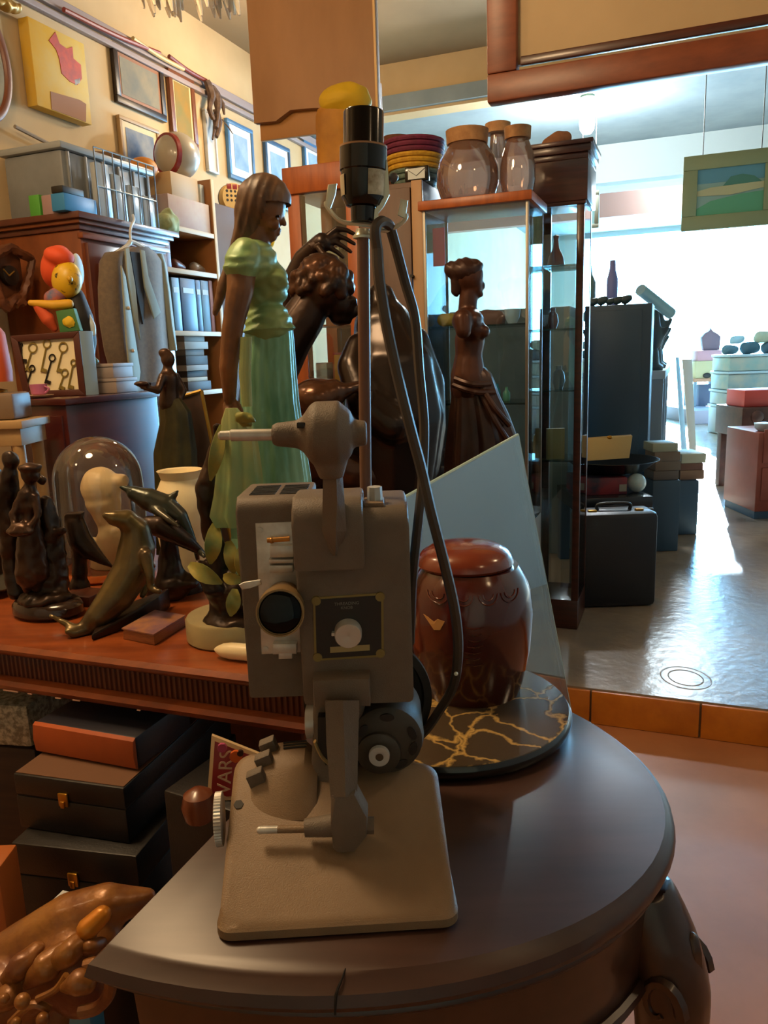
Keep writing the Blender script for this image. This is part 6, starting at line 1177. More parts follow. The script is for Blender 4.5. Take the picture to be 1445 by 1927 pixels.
# patterned drum and the yellow-red thing at the unit's far end
a = PW(440, 392, .25); tD = wt(a); 
bm = wbox(tB + .012, tD + .28, .06, .30, .12, PW(440, 392, .30).z, .003); solo('brown_side_shelf', bm, mat('deep_brown_board', '#4a3020', 0.55), 'plain brown box shelf beyond the pale-edged unit, carrying the patterned drum', 'shelf', WL(tD, .18, .12))
zD = PW(440, 392, .30).z + .001; c = WL(wt(PW(440, 385, .2)), .2, zD); s2 = S(440, 370, c.y); dr = thing('patterned_drum', 'round tan drum with dark dots and a navy band, behind the girl\'s headscarf', 'drum', c)
bm = B(); r = s2 * 27; ax_ = (-D2 * .55 + C2 * .8 + Z * 0).normalized(); ux_ = Z.cross(ax_).normalized(); cc = c + Z * (r + .001)
turn(bm, cc - ax_ * .03, ax_, [(0, r * .9), (.01, r), (.05, r), (.06, r * .94), (.062, r * .3)], 32); part(dr, 'body', bm, mat('tan_drum_skin', '#b89a5c', 0.6))
for i in range(14):
    a, b = (i % 5 - 2) * .3, (i // 5 - .6) * .3; bm = B(); p = cc + ax_ * .030 + ux_ * r * a + Z * r * b; turn(bm, p, ax_, [(0, .009), (.0025, .008)], 8); part(dr, 'dot', bm, M_blackm)
bm = B(); turn(bm, cc - ax_ * .032, ax_, [(-.006, r * .6), (.002, r * 1.015), (.012, r * 1.015)], 32); part(dr, 'navy_band', bm, mat('navy_band', '#26303f', 0.5))
for i in range(3): bm = B(); p = cc + ax_ * .030 + Z * r * .72 + ux_ * r * (i - 1) * .42; box(bm, p, ux_ * .03, ax_ * .004, Z * .03, .001); part(dr, 'red_mark', bm, mat('dark_red_band', '', 0))
# ================================================================ dark red chest, key frame, boxes, puppet, cup
Yc = 2.36; pc = PY(122, 750, Yc); zC = pc.z; pl_ = PP(8, 750, pc, D2); pl_.z = pc.z = 0
cht = thing('dark_red_chest', 'dark red wooden chest of drawers behind the side table, under the framed keys', 'chest', (pl_ + pc) / 2 + D2 * .22)
bm = B(); fbox(bm, pl_, pc, .44, .0005, zC - .02, .003); part(cht, 'body', bm, mat('dark_red_varnish', '#4a1a12', 0.32, col2='#3b1418', scale=3, stretch=(1, 1, 6), coat=.5))
bm = B(); fbox(bm, pl_ - C2 * .012 - D2 * .012, pc + C2 * .012 - D2 * .012, .465, zC - .02, zC, .003); part(cht, 'top', bm, mat('dark_red_varnish', '', 0))
for i in range(4):
    z0 = .08 + i * (zC - .12) / 4; bm = B(); fbox(bm, pl_ + C2 * .015 - D2 * .008, pc - C2 * .015 - D2 * .008, .01, z0, z0 + (zC - .12) / 4 - .012, .002); d_ = part(cht, 'drawer', bm, mat('dark_red_varnish', '', 0))
    bm = B(); ell(bm, (pl_ + pc) / 2 - D2 * .018 + Z * (z0 + .1), .012, .012, .012); part(d_, 'knob', bm, M_brass)
zC2 = zC + .0008
Yk = 2.54; k = K(Yk, 90, 690); s_ = k.s
kf = thing('key_frame', 'brown shadow-box frame displaying old keys, tilted on the dark red chest', 'frame', V((k(95, 745).x, Yk, zC2)))
q = [k(45, 747), k(161, 742), k(148, 622), k(18, 631)]; dz = max(0, zC2 - min(v.z for v in q)); q = [v + Z * (zC2 - min(q[0].z, q[1].z)) * 0 for v in q]
base_z = min(q[0].z, q[1].z); q = [v + Z * (zC2 - base_z) for v in q]; q[0].z = q[1].z = zC2
bm = B(); prism(bm, [v + V((0, .012, 0)) for v in q], V((0, .03, 0))); part(kf, 'backing', bm, mat('cream_backing', '#e6dab4', 0.7), 'cream backing board')
ctr = sum(q, V()) / 4
for i in range(4):
    a, b = q[i], q[(i + 1) % 4]; ia, ib = a + (ctr - a) * .2, b + (ctr - b) * .2; bm = B(); prism(bm, [a, b, ib, ia], V((0, .045, 0)), .002); part(kf, 'frame_bar', bm, mat('key_frame_wood', '#4a2318', 0.4))
bm = B(); prism(bm, [q[1] + V((.001, .002, 0)), q[1] + V((.028, .04, 0)), q[2] + V((.028, .04, 0)), q[2] + V((.001, .002, 0))], V((0, .004, 0))); part(kf, 'side', bm, mat('daylit_side_tint', '#8fa6b0', 0.5), 'side coloured pale blue as if lit by daylight')  # daylight on the frame's side is put into this pale blue colour
for j, (rx, ry, rr, ex, ey, dark) in enumerate(((370, 1285, 58, 290, 1545, 0), (530, 1240, 50, 465, 1560, 0), (715, 1280, 58, 645, 1560, 0), (590, 1400, 42, 508, 1690, 1), (362, 1520, 38, 290, 1750, 1), (732, 1570, 45, 668, 1755, 0), (830, 1455, 36, 772, 1750, 0), (240, 1250, 14, 246, 1460, 1))):
    f = lambda X, Yv: k(X / 6.02, 440 + Yv / 6.02, .008) + Z * (zC2 - base_z)
    bm = B(); c = f(rx, ry); e = f(ex, ey); r = rr / 6.02 * s_ * .92; dd = (e - c).normalized(); sd_ = V((dd.z, 0, -dd.x))
    vs_ = [rng(bm, [c + (dd * math.cos(a) + sd_ * .85 * math.sin(a)) * (r + .0026 * math.cos(b)) + V((0, .0026 * math.sin(b), 0)) for b in [2 * math.pi * w_ / 6 for w_ in range(6)]]) for a in [2 * math.pi * i / 18 for i in range(18)]]
    for i in range(18): bridge(bm, vs_[i], vs_[(i + 1) % 18])
    cyl(bm, c + dd * r, e, .0026, n=7); ee = e - dd * .008; box(bm, ee - sd_ * .008, dd * .011, V((0, .004, 0)), sd_ * .016); part(kf, 'key', bm, mat('dark_iron_key', '#2a231b', 0.5, .6) if dark else mat('pale_brass_key', '#8f7d3c', 0.45, .5))
# pink cup and saucer
c = PY(74, 742, 2.465); c.z = zC2; s_ = S(74, 740, c.y); 
bm = B(); lathe(bm, c.x, c.y, [(s_ * 12, zC2), (s_ * 22, zC2 + .004), (s_ * 26, zC2 + .009), (s_ * 25, zC2 + .0095), (0, zC2 + .005)], 28); solo('saucer', bm, mat('cream_saucer', '#c9a78a', 0.3), 'cream saucer under the pink cup before the framed keys', 'saucer', V((c.x, c.y, zC2)))
bm = B(); z0 = zC2 + .0056; lathe(bm, c.x, c.y, [(s_ * 9, z0), (s_ * 14, z0 + .008), (s_ * 16, z0 + s_ * 22), (s_ * 14.5, z0 + s_ * 22), (s_ * 12, z0 + .012), (0, z0 + .01)], 24)
cp = thing('pink_cup', 'small pink cup on a saucer before the framed keys', 'cup', V((c.x, c.y, z0))); part(cp, 'bowl', bm, mat('pink_glaze', '#b5688c', 0.3))
bm = B(); tube(bm, [V((c.x + s_ * 14, c.y - .01, z0 + s_ * 18)), V((c.x + s_ * 23, c.y - .014, z0 + s_ * 13)), V((c.x + s_ * 14, c.y - .01, z0 + s_ * 6))], .003, n=6); part(cp, 'handle', bm, mat('pink_glaze', '', 0))
# two grey boxes
a, b = PY(179, 745, 2.65), PY(222, 745, 2.63)
z0 = zC2
for i, (yt, lb) in enumerate(((712, 'lower of the two grey boxes behind the framed keys'), (684, 'upper of the two grey boxes behind the framed keys'))):
    z1 = PY(190, yt, 2.65).z; bm = B(); fbox(bm, V((a.x, a.y + .004, 0)) - C2 * .004 * (1 - i), V((b.x, b.y + .004, 0)) - C2 * (.004 + .008 * i), .13, z0, z1 - .012, .002); o = solo('grey_box', bm, mat('warm_grey_card', '#94857c', 0.6), lb, 'box', V((a.x, a.y, z0)), 'grey boxes in a stack')
    bm = B(); fbox(bm, V((a.x - .003, a.y + .001, 0)) - C2 * .004 * (1 - i), V((b.x + .003, b.y + .001, 0)) - C2 * (.004 + .008 * i), .137, z1 - .012, z1 - .0008, .001); part(o, 'lid', bm, mat('warm_grey_card_b', '#a09188', 0.6)); z0 = z1
# costumed puppet sitting behind the frame
k = K(2.69, 130, 580); s_ = k.s
pu = thing('costumed_puppet', 'toy puppet with a yellow painted face, orange beret and black jacket', 'puppet', V((k(130, 680).x, 2.69, zC2)))
bm = B(); ell(bm, k(126, 527, -.02), s_ * 27, s_ * 27, s_ * 34, MX.Rotation(.2, 3, 'Y'), 24, 16); part(pu, 'head', bm, mat('yellow_painted_face', '#c9a01a', 0.4, col2='#20170c', scale=34, sharp=(.57, .62)))
bm = B(); ell(bm, k(108, 502, .018), s_ * 28, s_ * 34, s_ * 40, MX.Rotation(.35, 3, 'Y'), 24, 16); ell(bm, k(112, 484, -.012), s_ * 28, s_ * 28, s_ * 19, MX.Rotation(.3, 3, 'Y'), 24, 16); bm = fuse(bm, .005, 3); part(pu, 'beret', bm, mat('orange_felt', '#c8461a', 0.7), 'big orange-red beret')
bm = B(); ell(bm, k(146, 508, .02), s_ * 9, s_ * 20, s_ * 30); part(pu, 'white_hair', bm, mat('pale_hair', '#b8c6cc', 0.6))
bm = B(); ell(bm, k(132, 525, -.068), s_ * 5, s_ * 7, s_ * 6); part(pu, 'nose', fuse(bm, .004, 1), mat('yellow_painted_face_b', '#b98f14', 0.4))
bm = B(); limb(bm, [k(140, 560, .01), k(148, 600, .01), k(158, 640, .02), k(150, 690, .02), k(140, 735, .03)], [s_ * q for q in (20, 28, 24, 24, 28)]); bm = fuse(bm, .007, 3)
for v in bm.verts: v.co.z = max(v.co.z, zC2)
part(pu, 'jacket', bm, mat('black_cloth', '#151211', 0.7))
bm = B(); limb(bm, [k(115, 550, -.03), k(98, 562, -.04)], [s_ * 14, s_ * 15]); part(pu, 'scarf', fuse(bm, .005, 2), mat('blue_orange_scarf', '#4a5a7a', 0.7, col2='#b5582c', scale=25))
bm = B(); limb(bm, [k(130, 572, -.05), k(100, 574, -.07), k(58, 570, -.08)], [s_ * 9, s_ * 9, s_ * 6]); part(pu, 'yellow_cuff', fuse(bm, .005, 2), mat('yellow_cloth', '#c9971a', 0.6))
bm = B(); limb(bm, [k(72, 578, -.07), k(90, 600, -.06), k(102, 618, -.05)], [s_ * 9, s_ * 13, s_ * 7]); part(pu, 'orange_sleeve', fuse(bm, .005, 2), mat('orange_felt_b', '#c24a1e', 0.7))
bm = B(); prism(bm, [k(a, b, -.075) for a, b in ((104, 585), (138, 580), (151, 622), (112, 626))], V((0, .03, 0)), .004); part(pu, 'green_panel', bm, mat('green_cloth', '#3a6a34', 0.7))
bm = B(); ell(bm, k(130, 606, -.077), s_ * 12, s_ * 4, s_ * 11); bm = fuse(bm, .004, 0); rough_up(bm, .004, 70); part(pu, 'yellow_rose', bm, mat('yellow_paper', '', 0))
bm = B(); limb(bm, [k(164, 590), k(174, 612), k(176, 628)], [s_ * 5, s_ * 6, s_ * 5]); part(pu, 'white_trim', fuse(bm, .004, 1), mat('white_face', '', 0))
bm = B(); limb(bm, [k(162, 650, -.02), k(166, 672, -.03), k(180, 680, -.05)], [s_ * 9, s_ * 8, s_ * 6]); part(pu, 'green_shoe', fuse(bm, .005, 1), mat('pale_green_shoe', '#7fa088', 0.5))
# carved wall clock
c = PW(38, 535, .09); c = WL(t0 - .19, .12, c.z); dS = WL(t0 - .19, .24, c.z) - PW(38, 535, .24); s_ = S(38, 535, c.y); ck = thing('carved_clock', 'small brown carved wooden wall clock left of the puppet', 'clock', c)
f = lambda px, py, o=.0: PW(px, py, .24 + o) + dS
bm = B(); box(bm, WL(wt(c), .12, c.z), D2 * .16, C2 * .23, Z * .22, .01); part(ck, 'case', bm, mat('carved_brown_wood', '#6a3a1c', 0.5, col2='#4f2a14', scale=12))
for pts in ([(2, 505), (22, 488), (40, 478), (58, 488), (80, 500)], [(2, 505), (10, 530), (18, 560), (30, 580)], [(80, 500), (74, 530), (66, 560), (48, 585)], [(20, 560), (34, 590), (50, 570), (64, 580)]):
    bm = B(); tube(bm, [f(a, b, .02) for a, b in pts], .018, n=7, sub=5); rough_up(bm, .008, 40); part(ck, 'carved_leafwork', bm, mat('carved_brown_wood', '', 0))
bm = B(); turn(bm, f(38, 530, .01), C2, [(-.01, .04), (.012, .04), (.014, .034)], 24); part(ck, 'dial', bm, mat('dark_clock_dial', '#1c1410', 0.4)); 
for a in (0.6, 2.4):
    bm = B(); p = f(38, 530, .027); cyl(bm, p, p + (D2 * math.cos(a) + Z * math.sin(a)) * .035, .003, n=6); part(ck, 'hand', bm, mat('old_gilt', '', 0))
# small cream table at the far left with lamp and box
Yz = 2.13; k = K(Yz, 20, 800); a, b = k(-120, 792), k(40, 792); zs = b.z
cs = thing('cream_side_table', 'small worn cream table at the left edge, before the dark red chest', 'table', V((a.x / 2 + b.x / 2, Yz + .1, 0)))
M_cr = mat('worn_cream_paint', '#b08f5f', 0.6, col2='#98794e', scale=8)
bm = B(); fbox(bm, V((a.x, Yz, 0)), V((b.x, Yz, 0)), .19, zs - .022, zs, .003); part(cs, 'tabletop', bm, M_cr); bm = B(); fbox(bm, V((a.x + .015, Yz + .012, 0)), V((b.x - .012, Yz + .012, 0)), .165, zs - .07, zs - .0225, .002); part(cs, 'apron', bm, M_cr)
for x_ in (a.x + .03, b.x - .03):
    for y_ in (Yz + .03, Yz + .15): bm = B(); cyl(bm, V((x_, y_, 0)), V((x_, y_, zs - .07)), .013, .017, 10); part(cs, 'leg', bm, M_cr)
bm = B(); q = PY(0, 740, Yz + .05); fbox(bm, V((PY(-70, 740, Yz + .04).x, Yz + .04, 0)), V((PY(22, 740, Yz + .04).x, Yz + .04, 0)), .12, zs + .0005, q.z, .01); solo('round_cornered_box', bm, mat('grey_brown_tin', '#75604a', 0.5), 'grey-brown round-cornered tin on the small cream table', 'tin', V((q.x - .03, q.y, zs)))
bm = B(); lc = V((PY(-14, 700, Yz + .1).x, Yz + .1, 0)); z0, z1 = q.z + .0008, PY(0, 606, Yz + .1).z
lm = thing('orange_lamp', 'small lamp with a plain orange shade at the left edge', 'lamp', lc + Z * z0)
lathe(bm, lc.x, lc.y, [(.03, z0), (.034, z0 + .006), (.01, z0 + .012), (.008, z0 + .04)], 20); part(lm, 'base', bm, M_brass)
bm = B(); lathe(bm, lc.x, lc.y, [(.05, z0 + .03), (.052, z0 + .06), (.045, z1 - .03), (.028, z1 - .004), (0.0, z1)], 28); part(lm, 'shade', bm, mat('orange_shade', '#b84a14', 0.6))

# painted mask hung on the plain brown shelf
p = WL(tD + .10, .385, PW(425, 452, .31).z); k = K(p.y, 425, 450); pm = thing('painted_mask', 'small yellow and red painted mask hung on the plain brown box shelf', 'mask', p)
bm = B(); ell(bm, p + Z * .05, .06, .02, .07); ell(bm, p + Z * .04 + D2 * .05, .05, .02, .06); part(pm, 'yellow_face', fuse(bm, .008, 1), mat('yellow_paper', '', 0))
bm = B(); ell(bm, p - Z * .07, .05, .02, .06); part(pm, 'red_chin', fuse(bm, .008, 1), mat('red_card', '', 0))
bm = B(); ell(bm, p + Z * .03 + C2 * .02, .025, .008, .03); part(pm, 'dark_mouth', bm, M_blackm)
# ================================================================ the bright back room
M_navy = mat('navy_paint_haze_tint', '#2c4a63', 0.5)  # navy lightened towards blue to stand in for the hazy glow by the doorway
# bare bulb
p = PT(1105, 214, 3.35); bz = 2.94
p = PP(1105, 214, V((0, 5.82, 0)), V((0, 1, 0))); bb = thing('ceiling_bulb', 'lit bare bulb in a small holder under the back ceiling', 'bulb', V((p.x, p.y, 2.94)))
bm = B(); lathe(bm, p.x, p.y, [(.05, 2.94), (.05, 2.925), (.03, 2.915), (.024, 2.87), (0.02, 2.865)], 20); part(bb, 'holder', bm, mat('greenish_holder', '#7f9a80', 0.5))
bm = B(); lathe(bm, p.x, p.y, [(.018, 2.866), (.03, 2.84), (.046, 2.80), (.052, 2.76), (.046, 2.72), (.028, 2.695), (0, 2.688)], 24); part(bb, 'glass_bulb', bm, mat('lit_bulb_glass', '#f4fbff', 0.3, emit=900))
# green landscape painting hung from the beam
Pf = PY(1360, 360, 5.0); R_ = lambda px, py: PP(px, py, Pf, D2)
def hung(name, label, px0, px1, pyt, pyb, fw, frame_m, ref, tilt=0.0):
    f = lambda px, py: PP(px, py, ref, D2); a, b = f(px0, pyb), f(px1, pyb); z0 = a.z; z1 = f(px0, pyt).z; wd = (b - a).dot(C2); a.z = 0
    t = thing(name, label, 'painting', a + C2 * wd / 2 + Z * z0)
    bm = B(); box(bm, a + C2 * wd / 2 + D2 * .02 + Z * (z0 + z1) / 2, C2 * (wd - fw), D2 * .012, Z * (z1 - z0 - fw)); part(t, 'canvas', bm, mat('pale_sky_paint', '#7fb0b8', 0.6))
    for c_, ax, az in ((Z * (z1 - fw / 2), wd, fw), (Z * (z0 + fw / 2), wd, fw)):
        bm = B(); box(bm, a + C2 * wd / 2 + D2 * .015 + c_, C2 * ax, D2 * .035, Z * az, .004); part(t, 'frame_bar', bm, frame_m)
    for o in (fw / 2, wd - fw / 2): bm = B(); box(bm, a + C2 * o + D2 * .015 + Z * (z0 + z1) / 2, C2 * fw, D2 * .035, Z * (z1 - z0 - 2 * fw), .004); part(t, 'frame_bar', bm, frame_m)
    for o in (.2, .8): bm = B(); cyl(bm, a + C2 * wd * o + D2 * .03 + Z * (z1 - .01), a + C2 * wd * o + D2 * .03 + Z * 2.93, .003, n=6); part(t, 'hanging_wire', bm, M_blackm)
    return t, a, wd, z0, z1
M_gf = mat('grey_green_frame', '#7d9478', 0.5)
pt, a, wd, z0, z1 = hung('landscape_painting', 'green and turquoise landscape painting in a grey-green frame, hung before the bright opening', 1281, 1462, 296, 436, .085, M_gf, Pf)
def patch(fx0, fz0, pts, m, dy):
    bm = B(); prism(bm, [a + C2 * wd * u + D2 * dy + Z * (z0 + (z1 - z0) * v) for u, v in pts], D2 * .004); part(pt, 'painted_shape', bm, m, smooth=False)
patch(0, 0, [(.14, .62), (.86, .62), (.86, .84), (.14, .84)], mat('sky_blue_paint', '#4f93b5', 0.6), .011)
patch(0, 0, [(.42, .56), (.50, .68), (.62, .70), (.74, .66), (.82, .58)], mat('dark_teal_hill', '#3c7f7d', 0.6), .009)
patch(0, 0, [(.14, .52), (.30, .56), (.86, .58), (.86, .50), (.50, .44), (.14, .46)], mat('sand_paint', '#a9b79a', 0.6), .008)
patch(0, 0, [(.14, .18), (.86, .18), (.86, .46), (.60, .44), (.30, .38), (.14, .28)], mat('emerald_paint', '#4fa389', 0.6), .009)
hung('small_painting', 'small pale painting in a thin grey frame, left part hidden by the wooden cabinet', 1085, 1126, 362, 432, .03, mat('grey_thin_frame', '#8a8f80', 0.5), PY(1100, 400, 5.9))
# tall dark cabinet, toys on the shelf behind it
Yb = 4.3; ref = PY(1223, 700, Yb); f = lambda px, py, dd=0: PP(px, py, ref + D2 * dd, D2)
a, b = f(1082, 700), f(1223, 700); zt = f(1223, 570).z; a.z = b.z = 0
bc2 = thing('tall_dark_cabinet', 'tall plain blue-black cabinet standing by the bright corridor', 'cabinet', (a + b) / 2 + D2 * .15 + Z * .12)
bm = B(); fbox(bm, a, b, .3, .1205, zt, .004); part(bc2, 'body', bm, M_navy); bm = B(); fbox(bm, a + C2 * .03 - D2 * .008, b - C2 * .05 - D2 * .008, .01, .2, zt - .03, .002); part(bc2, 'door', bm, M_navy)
M_toy = mat('dark_teal_clutter', '#274049', 0.5)
for i in range(6):
    c = f(1101 + i * 15, 570, .06); c.z = zt + .0005; r = .020 + .003 * (i % 3); bm = B(); limb(bm, [c + Z * r, c + Z * r * 1.3 + C2 * .02], [r, r * .8]); bm = fuse(bm, .008, 1)
    for v in bm.verts: v.co.z = max(v.co.z, c.z)
    solo('dusty_ornament', bm, M_toy, '%s small dark lump along the top of the tall dark cabinet' % ('first', 'second', 'third', 'fourth', 'fifth', 'last')[i], 'ornament', c, 'small lumps on the dark cabinet')
for px, py, w_, lb, col in ((1105, 500, .07, 'pale rounded ornament on the ledge against the light', '#5f7a72'), (1152, 490, .045, 'violet-grey bottle against the light', '#6a78b8')):
    c = f(px, 535, .24); c.z = zt + .0005; h = f(px, py, .24).z - c.z; bm = B(); lathe(bm, c.x, c.y, [(w_ * .6, c.z), (w_ * .7, c.z + h * .1), (w_ * .7, c.z + h * .6), (w_ * .4, c.z + h * .8), (w_ * .35, c.z + h)], 16); solo('backlit_ornament', bm, mat('backlit_' + ('sage', 'violet')[col == '#6a78b8'], col, 0.4), lb, 'ornament', c)
# shelf running back along the corridor
sh0 = f(1252, 700, .46); to, oo = wt(sh0), wo(sh0); zs = PP(1227, 698, sh0, D2).z
cs_ = thing('corridor_shelf', 'pale shelf counter running back along the corridor behind the tall dark cabinet', 'shelf', WL(to + .55, oo - .2, .12))
M_ps = mat('pale_blue_shelf', '#9fb3c2', 0.5)
part(cs_, 'board', wbox(to, to + 1.3, oo - .4, oo, zs - .05, zs), M_ps); 
for q in (to + .01, to + .62, to + 1.25): part(cs_, 'upright', wbox(q, q + .04, oo - .38, oo - .01, .1205, zs - .05), mat('grey_blue_board', '#6f8494', 0.5))
for q in (.45,): part(cs_, 'board', wbox(to + .05, to + 1.25, oo - .38, oo - .02, q, q + .03), M_ps)
for i, (dt, h, r, lb) in enumerate(((.10, .34, .07, 'nearest dark tripod instrument on the corridor shelf'), (.34, .30, .06, 'squat dark instrument second along the corridor shelf'), (.58, .42, .075, 'tall dark instrument third along the corridor shelf'), (.85, .28, .06, 'small dark instrument fourth along the corridor shelf'), (1.1, .36, .065, 'farthest dark instrument on the corridor shelf'))):
    c = WL(to + dt, oo - .075, zs + .0005); ob = thing('old_instrument', lb, 'instrument', c, 'dark instruments on the corridor shelf')
    bm = B(); lathe(bm, c.x, c.y, [(r * .8, c.z), (r * .9, c.z + .02), (r * .5, c.z + .04), (r * .35, c.z + h * .4)], 14); part(ob, 'foot', bm, M_toy)
    bm = B(); ell(bm, c + Z * h * .6, r * .8, r * .7, h * .25); limb(bm, [c + Z * h * .8, c + Z * h + D2 * .05], [r * .5, r * .35]); limb(bm, [c + Z * h * .6 + C2 * r * .6, c + Z * h * .75 + C2 * r * 1.1], [r * .3, r * .2]); part(ob, 'body', fuse(bm, .012, 1), M_toy)
bm = B(); p0, p1 = f(1205, 545, .5), f(1262, 590, .75); cyl(bm, p0, p1, .035, n=14); solo('grey_tube', bm, mat('pale_teal_tube', '#6f9aa4', 0.4), 'slanting pale teal tube lying over the old instruments', 'tube', p1)
# boards leaning in the corridor
for px0, px1, pyt, pyb, px2, px3, Yq, col, lb in ((1272, 1278, 672, 845, 1288, 1300, 6.3, '#86b4cc', 'long pale blue board leaning beside the corridor shelf'), (1284, 1302, 676, 815, 1302, 1314, 7.1, '#a39685', 'long beige board leaning next to the pale blue one')):
    q = [PY(px2, pyb, Yq), PY(px3, pyb, Yq + .1), PY(px1, pyt, Yq + .12), PY(px0, pyt, Yq)]
    zz0 = min(q[0].z, q[1].z); sh_ = .1212 - zz0; q[0].z = q[1].z = .1212
    bm = B(); prism(bm, q, V((0.01, .04, 0)), .004); solo('leaning_board', bm, mat('board_' + col[1:] + '_paint', col, 0.5), lb, 'board', (q[0] + q[1]) / 2, 'boards leaning in the corridor')
# far end: little table with boxes and sewing machine silhouette, bins
Yf = 11.5; g = lambda px, py: PY(px, py, Yf); zf = .1205; zp = PY(1306, 773, 10.8).z + .0005
def fb(name, label, cat, px0, px1, pyt, pyb, m, dep=.3, Y=Yf, z0=None, bevel=.006, group=None):
    a, b = PY(px0, pyb, Y), PY(px1, pyb, Y); z0_ = a.z if z0 is None else z0; bm = B(); fbox(bm, V((a.x, Y, 0)), V((b.x, Y, 0)), dep, z0_, PY(px0, pyt, Y).z, bevel); return solo(name, bm, m, label, cat, V(((a.x + b.x) / 2, Y + dep / 2, z0_)), group)
ztt = g(1330, 712).z
ft = thing('far_table', 'small orange-topped table at the far end of the corridor', 'table', V((g(1335, 730).x, Yf + .2, zp)))
a, b = g(1306, 712), g(1360, 712); bm = B(); fbox(bm, V((a.x, Yf, 0)), V((b.x, Yf, 0)), .4, ztt - .05, ztt, .004); part(ft, 'tabletop', bm, mat('faded_orange_top', '#a87a5c', 0.5))
for x_ in (a.x + .03, b.x - .03):
    for y_ in (Yf + .03, Yf + .37): bm = B(); box(bm, V((x_, y_, (ztt - .05 + zp) / 2 + .0005)), V((.04, 0, 0)), V((0, .04, 0)), Z * (ztt - .0515 - zp)); part(ft, 'leg', bm, mat('grey_blue_board', '', 0))
z1 = g(1330, 680).z
o = fb('yellow_crate', 'pale yellow crate on the far little table', 'crate', 1308, 1354, 680, 710, mat('pale_yellow_crate', '#b5ac84', 0.6), .3, Yf + .03, ztt + .0006)
o = fb('pink_carton', 'pink and white carton on the pale yellow crate', 'box', 1312, 1358, 660, 678, mat('pink_white_card', '#b88a94', 0.6), .25, Yf + .05, PY(1308, 680, Yf + .03).z + .0008)
zt = PY(1312, 660, Yf + .05).z + .0006; k = K(Yf + .12, 1338, 640); s_ = k.s
bm = B(); pts = [(1324, 661), (1354, 661), (1356, 636), (1350, 630), (1341, 626), (1338, 620), (1334, 626), (1326, 630), (1321, 638)]
q = [k(a, b) for a, b in pts]; dz_ = zt - min(v.z for v in q); q = [v + Z * dz_ for v in q]; q[0].z = q[1].z = zt
prism(bm, q, V((0, .1, 0)), .004); solo('carved_box', bm, mat('dim_purple_wood', '#6a5560', 0.5), 'purplish domed wooden box silhouetted on the pink and white carton', 'box', V((q[0].x, q[0].y, zt)))
bm = B(); c = PY(1331, 707, Yf - .0); c = V((c.x, Yf + .015, ztt + .0006)); ell(bm, c + Z * .04, .06, .012, .04); solo('black_cup', bm, M_blackm, 'small black round thing at the front of the far table', 'cup', c)
fb('dark_bin', 'dark blue bin under the far little table', 'bin', 1314, 1346, 724, 762, mat('dim_blue_bin', '#44506a', 0.5), .25, Yf + .08, zp + .0006)
fb('grey_step', 'low grey-violet platform at the far end of the corridor', 'platform', 1306, 1372, 773, 800, mat('grey_violet_step', '#8a8797', 0.6), 1.6, 10.8, zf)
# plastic tubs stacked at the far right, bags on top
Yt = 9.3; z0 = zf; prev = PY(1365, 800, Yt).z
ys = [800, 764, 735, 700, 668]
for i in range(4):
    zt = PY(1365, ys[i + 1], Yt).z; a, b = PY(1366 + i, 760, Yt), PY(1475, 760, Yt); lo = z0
    lab_ = ('lowest of the stacked translucent tubs at the far right', 'second translucent tub from the bottom of the far stack', 'third translucent tub in the far stack', 'topmost translucent tub, under the heap of bags')[i]
    tbx = thing('plastic_tub', lab_, 'tub', V(((a.x + b.x) / 2, Yt + .25, lo)), 'translucent tubs stacked at the far right')
    bm = B(); fbox(bm, V((a.x, Yt, 0)), V((b.x, Yt, 0)), .5, lo + .0005, zt - .03, .02); part(tbx, 'body', bm, mat('tub_plastic_%s' % ('grey', 'blue', 'teal', 'sage')[i], ('#7b8494', '#6f8290', '#5f8088', '#6a8a88')[i], 0.4, col2='#8a8f84', scale=6))
    bm = B(); fbox(bm, V((a.x - .01, Yt - .01, 0)), V((b.x + .01, Yt - .01, 0)), .52, zt - .03, zt, .008); part(tbx, 'lid', bm, mat('tub_lid_plastic', '#8aa2ac', 0.4)); z0 = zt
for i, (px, py, r, col, lb) in enumerate(((1374, 655, .07, '#3f5f6a', 'teal bag at the left end of the heap on the tubs'), (1412, 650, .085, '#2f4c56', 'dark bag in the middle of the heap on the tubs'), (1452, 652, .085, '#35505a', 'dark bag at the right of the heap on the tubs'), (1388, 625, .06, '#7fa0aa', 'pale round bag upper left on the heap'), (1440, 618, .085, '#8a927c', 'pale beige bag on top of the heap'))):
    c = PY(px, py, Yt + .2); r *= 1.25; c.z = (z0 + .0006) if i < 3 else z0 + .125; bm = B(); limb(bm, [c + Z * r * .6 - V((r * .5, 0, 0)), c + Z * r * .7 + V((r * .5, 0, 0))], [r * .75, r * .65]); bm = fuse(bm, .02, 1); rough_up(bm, .012, 12)
    for v in bm.verts: v.co.z = max(v.co.z, c.z)
    solo('heaped_bag', bm, mat('bag_' + col[1:] + '_cloth', col, 0.8), lb, 'bag', c, 'bags heaped on the tubs')
